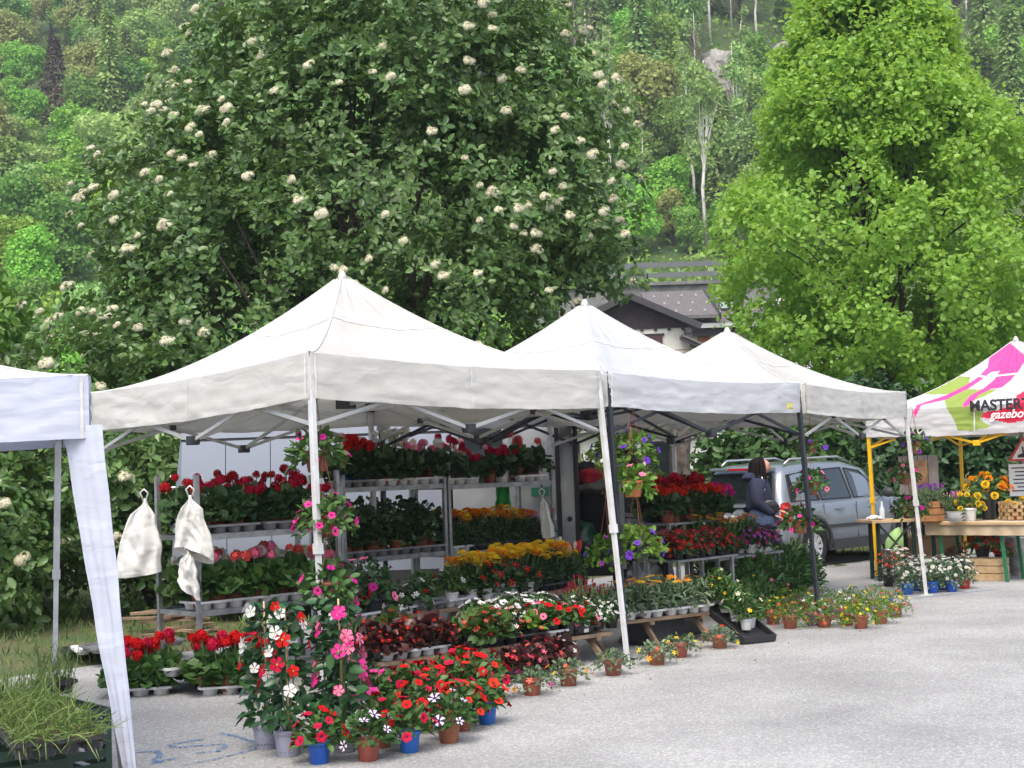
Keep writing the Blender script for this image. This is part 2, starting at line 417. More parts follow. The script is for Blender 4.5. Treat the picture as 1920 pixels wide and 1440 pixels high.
def fl_umbel(seed=0, n=30, tall=.75):
    rng = np.random.default_rng(seed); sv, sf, _ = fl_small(5); V = []; F = []; c = 0
    d = norm(rng.normal(size=(n * 4, 3))); d = d[d[:, 2] > -.55][:n]; d = d * (.55 + .5 * rng.random((len(d), 1)))
    fr = frames_z(d, rng)
    for i in range(len(d)):
        V.append((fr[i] @ (sv * .42).T).T + d[i] * np.array([.38, .38, .38 * tall / .75])); F.append(sf[:-1] + c); c += len(sv)
    F = np.concatenate(F); return np.concatenate(V), F, np.zeros(len(F), int)
def fl_spike(seed=0):
    v, f, m = fl_umbel(seed, 26, .75); v = v * np.array([.55, .55, 1.6]); return v, f, m
FL = dict(trumpet=fl_trumpet(), star=fl_trumpet(True), pinwheel=fl_pinwheel(), small=fl_small(), daisy=fl_daisy())
for _i in range(3):
    FL['pompon%d' % _i] = fl_pompon(_i); FL['umbel%d' % _i] = fl_umbel(_i); FL['spike%d' % _i] = fl_spike(_i)
_FM = {}
def flower_mesh(kind, col, col2):
    key = (kind, col, col2)
    if key not in _FM:
        v, f, mi = FL[kind]; nb = NB()
        nb.add(v, f, [(0, 0, 0)], np.eye(3)[None], 1., tmi=mi)
        nb.A = [np.random.rand(len(f))]
        _FM[key] = nb.mesh('flower', [PET[col], {'dark': THROAT, 'yel': THROAT_Y}.get(col2) or PET[col2]])
    return _FM[key]

# ------------------------------------------------------------------ pots
POTM = dict(terra=TERRA, orange=ORANGE_POT, blue=BLUE_POT, lilac=LILAC_POT, black=BLACK_PL, white=WHITE_POT, red=RED_POT, purple=PURPLE_POT, grey=TRAY_G)
_PM = {}
def pot_meshes(kind, r, h):
    key = (kind, r, h)
    if key not in _PM:
        b = MB().lathe([(r * .70, 0), (r * .74, h * .04), (r * .93, h * .80), (r * .935, h * .81), (r * 1.0, h * .82), (r * 1.02, h * .99), (r * 1.0, h), (r * .93, h), (r * .9, h * .86)], 18, cap1=False)
        s = MB().lathe([(r * .90, h * .865), (r * .5, h * .89), (.001, h * .9)], 14, cap0=False, cap1=False)
        _PM[key] = (b.mesh('pot', POTM[kind], True), s.mesh('soil', SOIL, True))
    return _PM[key]

# ------------------------------------------------------------------ plants (local, base at z = 0)
LEAVES = dict(leaf=LEAF, narrow=LEAF_N, blade=BLADE, round=ROUND, quad=QUAD)
def dome(rng, n, r, h, z0, lo=.45, low=-.25, drop=0.):
    d = norm(rng.normal(size=(n * 4, 3))); d = d[d[:, 2] > low][:n]
    q = lo + (1 - lo) * rng.random(len(d)) ** .6
    p = d * q[:, None] * np.array([r, r, h]); p[:, 2] += z0
    if drop: p[:, 2] -= drop * (np.hypot(p[:, 0], p[:, 1]) / r) ** 2 * rng.random(len(d))
    return p, d
class Proto: pass
def plant_proto(pot, potr, poth, leaf='leaf', lmat=None, n=110, r=.15, h=.16, size=.06, fl=None, cols=('red',), col2='dark', nf=8, fs=.07,
                stalk=0., top=0., separate=True, seed=0, low=-.25, drop=0., up=.6, hang=False, lean=0., joined_kind=True, zoff=0., cane=False, upright=0.):
    rng = np.random.default_rng(seed); P = Proto(); P.parts = []
    lmat = lmat or G2
    if pot:
        pm, sm = pot_meshes(pot, potr, poth)
        P.parts.append(('pot', pm, None, None, None)); P.parts.append(('soil', sm, None, 0, None))
    z0 = poth * .92 + zoff
    nb = NB()
    if cane:      # climber on a stake
        zz = rng.random(n) ** .9; a = rng.random(n) * 6.283
        rr = r * (.35 + .65 * rng.random(n)) * (1 - .55 * zz)
        p = np.stack([rr * np.cos(a), rr * np.sin(a), z0 + zz * h], -1); d = norm(np.stack([np.cos(a), np.sin(a), .1 + zz * .3], -1))
    else:
        p, d = dome(rng, n, r, h, z0, low=low, drop=drop)
    xd = d + rng.normal(size=d.shape) * .45; xd[:, 2] += upright - (.35 if cane else .1)
    zd = rng.normal(size=d.shape) * .35 + d * .5; zd[:, 2] += up
    lv, lf = LEAVES[leaf]
    nb.add(lv, lf, p - norm(xd) * size * .4, frames(xd, zd), size * (.65 + .6 * rng.random(len(p))))
    # a few stems
    st = MB()
    for k in range(5 if not cane else 7):
        i = rng.integers(len(p)); e = p[i]
        st.tube([(e[0] * .1, e[1] * .1, poth * .85), (e[0] * .5, e[1] * .5, (poth * .85 + e[2]) * .5 + .02), tuple(e)], .004 if not cane else .005, 4, 1, False)
    # flowers
    heads = []
    if fl and nf:
        if cane:
            zz = .3 + .7 * (np.arange(nf) + rng.random(nf)) / nf; a = -1.57 + rng.uniform(-1.9, 1.9, nf); rr = r * (1.05 - .45 * zz)
            fp = np.stack([rr * np.cos(a), rr * np.sin(a), z0 + zz * h], -1); fd = norm(np.stack([np.cos(a), np.sin(a), .25 + 0 * a], -1))
        elif stalk:
            a = rng.random(nf) * 6.283; rr = r * .9 * np.sqrt(rng.random(nf))
            fp = np.stack([rr * np.cos(a), rr * np.sin(a), z0 + h * (.85 + .1 * rng.random(nf)) + stalk * (.35 + .8 * rng.random(nf))], -1)
            fd = norm(np.stack([np.cos(a) * .25, np.sin(a) * .25, np.ones(nf)], -1))
            for i in range(nf):
                st.tube([(fp[i][0] * .3, fp[i][1] * .3, z0 + h * .2), (fp[i][0] * .8, fp[i][1] * .8, z0 + h * .7), tuple(fp[i])], .0035, 4, 1, False)
        else:
            k = np.arange(nf) + rng.random() ; g = 2.39996 * k
            zc = 1 - (1 - max(top, low)) * (k + .3) / (nf + .3)
            rad = np.sqrt(np.clip(1 - zc ** 2, 0, 1)); fd = np.stack([rad * np.cos(g), rad * np.sin(g), zc], -1) + rng.normal(size=(nf, 3)) * .12
            fd = norm(fd); fp = fd * np.array([r, r, h]) * (1.0 + .12 * rng.random((nf, 1))); fp[:, 2] += z0
            if drop: fp[:, 2] -= drop * (np.hypot(fp[:, 0], fp[:, 1]) / r) ** 2 * .4
            fd = norm(fd + np.array([0, 0, .25]) + rng.normal(size=fd.shape) * .25)
        for i in range(nf):
            heads.append((fp[i], fd[i], fs * (.75 + .45 * rng.random()), cols[rng.integers(len(cols))], rng.random() * 6.28))
    if cane:
        st.tube([(.01, 0, poth * .5), (.0, .01, z0 + h * 1.02)], .006, 6, 2)
    nb.addmb(st)
    P.parts.append(('foliage', nb.mesh('foliage', [lmat, STEM, WOOD_P]), None, None, 'stuff'))
    if heads:
        kk = [fl + str(i) for i in range(3)] if fl in ('pompon', 'umbel', 'spike') else [fl]
        if separate:
            for (fp_, fd_, s, c, sp) in heads:
                x, y, z = frame_from(fd_); q = Matrix((x, y, z)).transposed().to_4x4()
                mx = Matrix.Translation(fp_) @ q @ Matrix.Rotation(sp, 4, 'Z') @ Matrix.Scale(s, 4)
                P.parts.append(('flower', flower_mesh(kk[int(sp * 10) % len(kk)], c, col2), mx, None, None))
        else:
            cs = list(dict.fromkeys(h_[3] for h_ in heads)); nb = NB()
            c2m = {'dark': THROAT, 'yel': THROAT_Y}.get(col2) or PET[col2]
            for (fp_, fd_, s, c, sp) in heads:
                v, f, mi = FL[kk[int(sp * 10) % len(kk)]]
                x, y, z = frame_from(fd_); q = np.array(Matrix((x, y, z)).transposed())
                nb.add(v, f, [fp_], q[None], s, tmi=np.where(mi == 0, cs.index(c), len(cs)))
            P.parts.append(('flowers', nb.mesh('flowers', [PET[c] for c in cs] + [c2m]), None, None, 'stuff'))
    if hang:
        hk = hang; b = MB(); t = Vector((0, 0, poth + hk))
        for a in (0, 2.1, 4.2): b.tube([(potr * math.cos(a), potr * math.sin(a), poth * .97), (potr * .35 * math.cos(a), potr * .35 * math.sin(a), poth + hk * .6), t], .0022, 5, 0, False)
        b.tube([t, t + Vector((0, 0, .05)), t + Vector((.02, 0, .075)), t + Vector((.04, 0, .05))], .004, 5)
        P.parts.append(('hanger', b.mesh('hanger', TERRA), None, None, None))
    return P
def place(P, name, loc, label, cat='flower pot', group=None, rz=None, s=1., tilt=None):
    e = thing(name, label, cat, loc, random.random() * 6.283 if rz is None else rz, group, s)
    if tilt: e.rotation_euler = (tilt[0], tilt[1], e.rotation_euler.z)
    made = []
    for (nm, me, mx, par, kd) in P.parts:
        o = bpy.data.objects.new(nm, me); COL.objects.link(o); o.parent = made[par] if par is not None else e
        if mx is not None: o.matrix_basis = mx
        if kd: o['kind'] = kd
        made.append(o)
    return e
_PC = {}
def proto(kind, pot='terra', cols=('red',), var=0, **kw):
    key = (kind, pot, cols, var, tuple(sorted(kw.items())))
    if key in _PC: return _PC[key]
    sd = abs(hash((kind, var))) % 99991 if False else (sum(map(ord, kind + pot + ''.join(cols))) * 31 + var * 7919) % 99991
    b = dict(
        petunia=dict(potr=.068, poth=.125, leaf='leaf', lmat=G2, n=190, r=.155, h=.19, size=.055, fl='trumpet', nf=18, fs=.066, top=.0, low=.0, drop=.02),
        starpetunia=dict(potr=.072, poth=.13, leaf='leaf', lmat=G2, n=210, r=.165, h=.17, size=.052, fl='star', col2='darkpurple', nf=9, fs=.07, top=-.02, low=-.02, drop=.03),
        geranium=dict(potr=.068, poth=.11, leaf='round', lmat=G2, n=110, r=.15, h=.15, size=.072, fl='umbel', nf=5, fs=.085, stalk=.09),
        geranium_dark=dict(potr=.068, poth=.11, leaf='round', lmat=G3, n=120, r=.155, h=.17, size=.07, fl='umbel', nf=5, fs=.084, stalk=.1),
        ivy=dict(potr=.065, poth=.11, leaf='round', lmat=G3, n=150, r=.15, h=.30, size=.055, low=-.1),
        mandevilla=dict(potr=.085, poth=.155, leaf='leaf', lmat=G_GLOSS, n=190, r=.185, h=.72, size=.085, fl='pinwheel', col2='yel', nf=7, fs=.086, cane=True, up=.3),
        begonia=dict(potr=.05, poth=.08, leaf='round', lmat=BRONZE, n=70, r=.105, h=.14, size=.065, fl='small', col2='yel', nf=16, fs=.032, top=.15, separate=False),
        begonia_green=dict(potr=.05, poth=.08, leaf='round', lmat=G2, n=60, r=.105, h=.14, size=.065, fl='small', col2='yel', nf=16, fs=.032, top=.1, separate=False),
        marigold=dict(potr=.05, poth=.08, leaf='narrow', lmat=G3, n=130, r=.10, h=.17, size=.045, fl='pompon', nf=4, fs=.072, stalk=.035),
        impatiens=dict(potr=.055, poth=.09, leaf='leaf', lmat=G3, n=110, r=.13, h=.16, size=.055, fl='small', col2='yel', nf=26, fs=.045, top=.0, separate=False),
        mum=dict(potr=.065, poth=.11, leaf='leaf', lmat=G_GREY, n=220, r=.13, h=.24, size=.042, fl='daisy', col2='yel', nf=34, fs=.042, top=.4, separate=False),
        calib=dict(potr=.075, poth=.125, leaf='narrow', lmat=G1, n=260, r=.18, h=.16, size=.04, fl='small', col2='yel', nf=20, fs=.036, top=-.1, drop=.07, separate=False),
        portulaca=dict(potr=.075, poth=.115, leaf='leaf', lmat=G_GREY, n=200, r=.17, h=.10, size=.036, fl='small', col2='yel', nf=7, fs=.044, top=-.1, drop=.07, separate=False),
        daisy=dict(potr=.065, poth=.11, leaf='narrow', lmat=G2, n=190, r=.15, h=.22, size=.06, fl='daisy', col2='yel', nf=12, fs=.055, stalk=.05, upright=.3, separate=False),
        gazania=dict(potr=.055, poth=.085, leaf='narrow', lmat=G_GREY, n=130, r=.12, h=.13, size=.06, fl='daisy', col2='orange', nf=3, fs=.065, stalk=.05),
        snapdragon=dict(potr=.05, poth=.08, leaf='narrow', lmat=G2, n=140, r=.09, h=.2, size=.05, fl='spike', nf=3, fs=.085, stalk=.06),
        lavender=dict(potr=.06, poth=.10, leaf='narrow', lmat=G_GREY, n=170, r=.12, h=.16, size=.045, fl='spike', nf=14, fs=.03, stalk=.08, separate=False),
        grassy=dict(potr=.06, poth=.10, leaf='narrow', lmat=G2, n=260, r=.16, h=.26, size=.075, upright=.4, fl='small', col2='yel', nf=6, fs=.03, separate=False),
        chili=dict(potr=.05, poth=.085, leaf='narrow', lmat=G2, n=120, r=.11, h=.20, size=.065, low=.1, fl='small', col2='yel', nf=6, fs=.035, separate=False),
        dark_bush=dict(potr=.07, poth=.12, leaf='narrow', lmat=G3, n=420, r=.20, h=.16, size=.045),
        basket=dict(potr=.095, poth=.15, leaf='leaf', lmat=G2, n=230, r=.22, h=.17, size=.07, fl='trumpet', nf=11, fs=.07, top=-.25, low=-.45, drop=.13, hang=.40),
    )[kind]
    b.update(kw); P = plant_proto(pot, cols=cols, seed=sd, **b); _PC[key] = P; return P

# ------------------------------------------------------------------ carrier trays
_TM = {}
def tray(loc, rz, nx=5, ny=2, pitch=.115, m=None, label='', group='plant trays', h=.07, name='plant_tray', tilt=None):
    m = m or TRAY_W; key = (nx, ny, pitch, m.name, h)
    if key not in _TM:
        lx, ly = nx * pitch, ny * pitch; b = MB()
        w = .012; z = h
        def ring(ix, iz):   # rounded outline
            pts = []; q = .025
            for cx, cy, a0 in ((1, 1, 0), (-1, 1, 90), (-1, -1, 180), (1, -1, 270)):
                for k in range(3):
                    a = R(a0 + k * 45); pts.append((cx * (lx / 2 - q) + (q + ix) * math.cos(a), cy * (ly / 2 - q) + (q + ix) * math.sin(a), iz))
            return pts
        rs = [ring(.012, z - .018), ring(.012, z), ring(-.004, z), ring(-.006, z - .02)]
        for a, c in zip(rs, rs[1:]):
            n = len(a); b.add(a + c, [(i, (i + 1) % n, n + (i + 1) % n, n + i) for i in range(n)])
        b.add(rs[3], [tuple(range(12))])
        cup = MB().lathe([(pitch * .34, 0), (pitch * .37, .003), (pitch * .45, h - .021)], 14, cap1=False)
        _TM[key] = (b.mesh('rim', m), cup.mesh('cup', m, True), lx, ly)
    rim, cup, lx, ly = _TM[key]
    e = thing(name, label, 'tray', loc, rz, group)
    if tilt: e.rotation_euler = (tilt[0], tilt[1], rz)
    link('rim', rim, e, False)
    for i in range(nx):
        for j in range(ny):
            if ny > 2 and 0 < i < nx - 1 and 0 < j < ny - 1: continue
            link('cup', cup, e, False, loc=((i - (nx - 1) / 2) * pitch, (j - (ny - 1) / 2) * pitch, 0))
    return e
def tray_spots(loc, rz, nx, ny, pitch, h=.02):
    q = Matrix.Rotation(rz, 3, 'Z')
    return [Vector(loc) + q @ Vector(((i - (nx - 1) / 2) * pitch, (j - (ny - 1) / 2) * pitch, h)) for j in range(ny) for i in range(nx)]
random.seed(4); np.random.seed(4)
# ------------------------------------------------------------------ ground, verge, hillside
def sheet(name, pts, m, z=0.):
    return MB().add([(x, y, z) for x, y in pts], [tuple(range(len(pts)))]).obj(name, m, kind='structure')
sheet('parking_asphalt', [(-14, -6), (40, -6), (40, 27), (9, 24.6), (3, 23.2), (-1.5, 17.5), (-3.0, 14.0), (-4.6, 12.1), (-14, 10.6)], ASPHALT, 0.004)
def interp(x, tab):
    return float(np.interp(x, [a for a, _ in tab], [b for _, b in tab]))
HILL = [(-10, -.02), (30, -.02), (45, .3), (70, 2.0), (88, 3.5), (97, 9.0), (101, 13.0), (106, 14.2), (125, 21), (210, 74), (340, 150), (420, 190)]
def hill_z(x, y):
    z = interp(y - (max(0, -x) * .28 if y > 110 else 0) * min(1, (y - 110) / 40) - max(0, x - 20) * .12, HILL)
    if y > 100: z += (noise.noise(Vector((x * .03, y * .03, 0))) * 4 + noise.noise(Vector((x * .1, y * .1, 5))) * 1.2) * min(1, (y - 100) / 25)
    return z
EARTH = mat('verge_earth', (.05, .09, .02), .95, (.11, .10, .045), 1.6, 5, bump=.8, bscale=25)
HILLM = mat('hill_ground', (.03, .07, .014), .95, (.07, .10, .025), .18, 6, bump=.6, bscale=2)
mb = MB()
nx, ny = 110, 90
def hp(u, v):
    y = -8 + 430 * v ** 1.5; x = (u - .5) * (90 + y * 1.1)
    return (x, y, hill_z(x, y))
mb.grid(hp, nx, ny); mb.obj('terrain', [HILLM], smooth=True, kind='structure')
mb = MB()
def vp(u, v):
    x = -16 + 27 * u; y = 10.2 + 18 * v
    return (x, y, -.012 + .02 * v + .012 * noise.noise(Vector((x * 2, y * 2, 0))))
mb.grid(vp, 60, 40); mb.obj('grass_verge', EARTH, smooth=True, kind='structure')
# grass blades on the verge
rng = np.random.default_rng(3)
n = 15000; gp = np.stack([rng.uniform(-9, 6.5, n), rng.uniform(11.2, 26, n), np.full(n, -.005)], -1)
def on_asph(x, y): return y < np.interp(x, [-14, -4.6, -3.0, -1.5, 3, 9], [10.6, 12.1, 14.0, 17.5, 23.2, 24.6])
gp = gp[~on_asph(gp[:, 0], gp[:, 1])]
xd = rng.normal(size=gp.shape) * .6; xd[:, 2] = 1
NB().add(*BLADE, gp, frames(xd, rng.normal(size=gp.shape)), np.stack([rng.uniform(.06, .16, len(gp)), np.full(len(gp), .2), np.full(len(gp), .15)], -1)).obj('verge_grass', mat('grass', (.07, .15, .022), .7, (.16, .20, .06), leaf=True, transl=.2), label='short trampled grass on the verge behind the stalls', cat='grass', kind='stuff')

# blue spray marks on the asphalt
SPRAY = bpy.data.materials.new('blue_spray'); SPRAY.use_nodes = True
_nt = SPRAY.node_tree; _p = _nt.nodes['Principled BSDF']; _p.inputs['Base Color'].default_value = (.05, .17, .38, 1); _p.inputs['Roughness'].default_value = .8
_tc = _nt.nodes.new('ShaderNodeTexCoord'); _nz = _nt.nodes.new('ShaderNodeTexNoise'); _nz.inputs['Scale'].default_value = 70; _nz.inputs['Detail'].default_value = 5
_mr = _nt.nodes.new('ShaderNodeMapRange'); _mr.inputs[1].default_value = .44; _mr.inputs[2].default_value = .60
_nt.links.new(_tc.outputs['Object'], _nz.inputs['Vector']); _nt.links.new(_nz.outputs['Fac'], _mr.inputs[0]); _nt.links.new(_mr.outputs[0], _p.inputs['Alpha'])
def spray(pts, w):
    P = [G(x, y, .009) for x, y in pts]; mb = MB(); Q = []
    for a, b in zip(P, P[1:]):
        k = max(2, int((b - a).length / .05))
        Q += [a.lerp(b, i / k) for i in range(k)]
    Q.append(P[-1]); L_, R_ = [], []
    for i, p in enumerate(Q):
        d = (Q[min(i + 1, len(Q) - 1)] - Q[max(i - 1, 0)]).normalized(); s = Vector((-d.y, d.x, 0)) * (w * (.4 + .3 * noise.noise(p * 7)))
        L_.append(p + s); R_.append(p - s)
    n = len(Q); mb.add(L_ + R_, [(i, i + 1, n + i + 1, n + i) for i in range(n - 1)])
    mb.obj('painted_marking', SPRAY, kind='structure')
spray([(243, 1413), (270, 1409), (294, 1408), (300, 1416), (284, 1432), (330, 1420)], .05)
spray([(384, 1385), (345, 1391), (316, 1397), (330, 1401), (380, 1397), (420, 1395), (424, 1399), (408, 1408), (366, 1412)], .05)
spray([(412, 1374), (440, 1379), (478, 1392)], .04)
spray([(344, 1434), (400, 1424), (486, 1402)], .035)
spray([(1716, 1122), (1790, 1113), (1866, 1105)], .05)

# ------------------------------------------------------------------ crowns
def in_lumps(p, lumps):
    q = np.full(len(p), 9.)
    for c, r in lumps: q = np.minimum(q, np.linalg.norm((p - np.array(c)) / np.array(r), axis=1))
    return q
def crown(nb, rng, lumps, m, k, size, leaf=LEAF, depth=.55, mi=0, droop=.0, up=.7, keep=None, spread=.9, rndbias=None):
    vol = np.array([(r[0] * r[1] * r[2]) ** .67 for _, r in lumps]); idx = rng.choice(len(lumps), m, p=vol / vol.sum())
    C = np.array([l[0] for l in lumps])[idx]; RR = np.array([l[1] for l in lumps])[idx]
    d = norm(rng.normal(size=(m, 3))); q = depth + (1 - depth) * rng.random(m) ** .7
    q *= 1 + .10 * np.sin(d[:, 0] * 7 + idx) * np.sin(d[:, 2] * 9 + idx * 2) + .06 * rng.normal(size=m)
    p = C + d * q[:, None] * RR
    ok = in_lumps(p, lumps) > depth * .93
    if keep is not None: ok &= keep(p)
    p, d = p[ok], d[ok]; m = len(p)
    ax = norm(d + rng.normal(size=d.shape) * .35 + np.array([0, 0, up])); fr = frames_z(ax, rng)
    a = (np.arange(k) * 6.283 / k)[None] + rng.random((m, 1)) * 6 + rng.normal(size=(m, k)) * .3
    loc = np.stack([np.cos(a) * spread, np.sin(a) * spread, .45 + .35 * rng.normal(size=(m, k))], -1)
    xd = np.einsum('mij,mkj->mki', fr, loc).reshape(-1, 3); xd[:, 2] -= droop
    zd = np.repeat(ax, k, 0) + rng.normal(size=xd.shape) * .45
    pp = np.repeat(p, k, 0) + norm(xd) * size * .15 + rng.normal(size=xd.shape) * size * .15
    rn = np.clip(np.repeat(rng.random(m), k) * .6 + rng.random(m * k) * .4, 0, 1)
    nb.add(*leaf, pp, frames(xd, zd), size * (.55 + .8 * rng.random(m * k)), mi, rn)
    return p, ax
def clumpy(p, f, th):
    return np.array([noise.noise(Vector(q) * f) > th for q in p])
def limbs(rng, base, tips, r0, rt=.012, n=7, wob=.12, fork=.45):
    b = MB(); base = Vector(base)
    for t in tips:
        t = Vector(t); mid = base.lerp(t, fork); mid.z += .12 * (t - base).length * .5; mid.x = base.x + (t.x - base.x) * fork * .7; mid.y = base.y + (t.y - base.y) * fork * .7
        pts = []; L = (t - base).length
        for i in range(n + 1):
            s = i / n; p = base.lerp(mid, s).lerp(mid.lerp(t, s), s)
            if 0 < i < n: p = p + Vector(rng.normal(size=3)) * wob * L * .06
            pts.append(p)
        b.tube(pts, [r0 + (rt - r0) * (i / n) ** .7 for i in range(n + 1)], 7, 0, False)
    return b

# ------------------------------------------------------------------ flowering whitebeam behind the van
G_WB = mat('whitebeam_leaf', (.036, .10, .024), .34, (.18, .30, .09), leaf=True, transl=.28, tcol=(.13, .22, .04))
lum = [((-1.9, 21.6, 5.6), (3.1, 2.9, 3.2)), ((-3.9, 20.6, 3.7), (2.4, 2.4, 2.7)), ((.45, 21.6, 5.9), (1.65, 2.1, 1.9)), ((-1.2, 21.2, 8.2), (2.2, 2.2, 1.9)), ((1.15, 21.5, 4.65), (.95, 1.3, .75)),
       ((-5.3, 17.8, 1.7), (1.5, 1.9, 2.0)), ((-4.0, 18.3, 1.5), (1.5, 1.6, 2.0)), ((-5.9, 16.2, 1.0), (1.0, 1.5, 1.25)), ((-3.6, 22.2, 6.6), (1.9, 2, 2.0)),
       ((.0, 21.8, 7.2), (1.5, 1.8, 1.7)), ((-.6, 20.6, 3.7), (1.6, 1.5, 1.4)), ((-5.0, 20.5, 3.2), (1.2, 1.6, 1.6)), ((-4.7, 21.2, 5.5), (1.5, 1.6, 1.7)), ((-3.2, 21.6, 8.0), (1.5, 1.6, 1.3))]
rng = np.random.default_rng(11)
wb = thing('whitebeam_tree', 'large dark green tree covered with cream flower clusters behind the white van', 'tree', (-1.9, 21.4, 0))
nb = NB(); sp, sax = crown(nb, rng, lum, 29000, 6, .112, depth=.34, up=.75, keep=lambda p: (p[:, 2] > .05) & clumpy(p, 1.25, -.10) & ~((p[:, 1] < 18.9) & (p[:, 0] > -3.75)), droop=.1)
nb.obj('crown', G_WB, wb, kind='stuff')
tips = [tuple(sp[i] * .92 + np.array([-1.9, 21.4, 2]) * .08) for i in rng.choice(len(sp), 70, replace=False)]
b = limbs(rng, (-1.9, 21.4, -.05), tips[:26], .10); b2 = limbs(rng, (-2.5, 21.2, -.05), tips[26:46], .08); b.add(b2.v, b2.f); b3 = limbs(rng, (-4.6, 18.6, -.05), [t for t in tips if t[2] < 3.4][:16], .05); b.add(b3.v, b3.f)
b.obj('trunk', BARK_D, wb, True)
# flower clusters, on the camera-facing and upper side, each a domed head of small florets
sv, sf, _ = fl_small(5)
def head_mesh(seed):
    r_ = np.random.default_rng(seed); nb = NB()
    for c in range(3 + seed % 3):
        cc = np.array([r_.uniform(-.26, .26), r_.uniform(-.2, .2), r_.normal() * .06]); d = norm(r_.normal(size=(70, 3))); d = d[d[:, 2] > -.2][:34]; rr = r_.uniform(.2, .34)
        nb.add(sv, sf, cc + d * np.array([rr, rr, rr * .6]) * (.8 + .25 * r_.random((len(d), 1))), frames_z(d, r_), .19)
    return nb.mesh('flower_cluster', [PET['cream'], G_WB])
HM = [head_mesh(i) for i in range(6)]
vis = np.where((sp[:, 1] < 21.3) | (sp[:, 2] > 7))[0]
q = in_lumps(sp, lum); vis = [i for i in vis if q[i] > .9]
rng.shuffle(vis); got = []
for i in vis:
    p = sp[i]; px, py = project(p)
    if not (-40 < px < 1300 and -30 < py < 1150) or (py > 640 and px < 560 and rng.random() < .75): continue
    if min([abs(px - a) + abs(py - c) for a, c in got] or [999]) < (18 if rng.random() < .5 else 40): continue
    got.append((px, py)); ax = Vector(sax[i] + np.array([0, -.9, .15])).normalized(); x, y, z = frame_from(ax)
    o = link('flower_cluster', HM[i % 6], wb, True); s = .125 + .085 * rng.random()
    o.matrix_basis = Matrix.Translation(Vector(p) + ax * .07) @ Matrix((x, y, z)).transposed().to_4x4() @ Matrix.Scale(s, 4)
    if len(got) >= 280: break

# ------------------------------------------------------------------ lime tree on the right
G_LIME = mat('lime_leaf', (.15, .32, .035), .45, (.31, .50, .09), leaf=True, transl=.45, tcol=(.43, .64, .08))
rng = np.random.default_rng(5)
LX, LY = 8.1, 31.5
lt = thing('lime_tree', 'tall bright yellow-green broadleaf tree rising behind the rightmost tents', 'tree', (LX, LY, 0))
n = 60000; z = 1.9 + 11.7 * rng.random(n) ** .95; a = rng.random(n) * 6.283
prof = np.interp(z, [1.9, 3.3, 4.9, 6.3, 8.3, 10.2, 11.6, 12.8, 13.6], [2.2, 2.7, 3.2, 4.1, 3.2, 2.1, 1.55, 1.0, .3])
env = prof * np.array([1 + .34 * noise.noise(Vector((math.cos(t) * 1.4, math.sin(t) * 1.4, zz * .55))) + .16 * noise.noise(Vector((math.cos(t) * 4, math.sin(t) * 4, zz * 2))) for t, zz in zip(a, z)])
qr = .25 + .75 * rng.random(n) ** .55; rr = env * qr
p = np.stack([LX + rr * np.cos(a), LY + .95 * rr * np.sin(a), z - .12 * rr], -1)
dens = np.array([noise.noise(Vector(q) * 1.0) + .5 * noise.noise(Vector(q) * 2.4) for q in p])
ok = dens > np.where(z > 8.5, -.3, .03); p, a, qr = p[ok], a[ok], qr[ok]; m = len(p); k = 4
ax = norm(np.stack([np.cos(a), np.sin(a), .55 + 0 * a], -1) + rng.normal(size=(m, 3)) * .5)
xd = (np.repeat(ax, k, 0) * .5 + rng.normal(size=(m * k, 3)) * .8); xd[:, 2] -= .35
zd = np.repeat(ax, k, 0) * .6 + rng.normal(size=(m * k, 3)) * .5 + np.array([0, 0, .6])
nb = NB(); nb.add(*leaf_t(.8), np.repeat(p, k, 0) + rng.normal(size=(m * k, 3)) * .085, frames(xd, zd), .125 * (.6 + .7 * rng.random(m * k)), 0, np.clip(np.repeat(rng.random(m), k) * .55 + rng.random(m * k) * .45, 0, 1))
nb.obj('crown', G_LIME, lt, kind='stuff'); sp = p
b = MB()
for dx, dy, hz, r0 in ((0, 0, 11.3, .17), (.5, .2, 10, .12), (-.55, -.1, 9, .12), (1.0, -.3, 8.2, .09)):
    n = 10; pts = [(LX + dx * (.25 + 1.1 * (i / n) ** .8) + .06 * rng.normal(), LY + dy * i / n + .05 * rng.normal(), -.05 + hz * i / n) for i in range(n + 1)]
    b.tube(pts, [r0 * (1 - .85 * i / n) for i in range(n + 1)], 9, 0)
for i in rng.choice(len(sp), 130, replace=False):
    t = sp[i]; h0 = max(1.2, t[2] - 1.6 - rng.random()); s = limbs(rng, (LX + rng.normal() * .35, LY, h0), [tuple(t)], .045, .008, 5); b.add(s.v, s.f)
b.obj('trunk', BARK_D, lt, True)

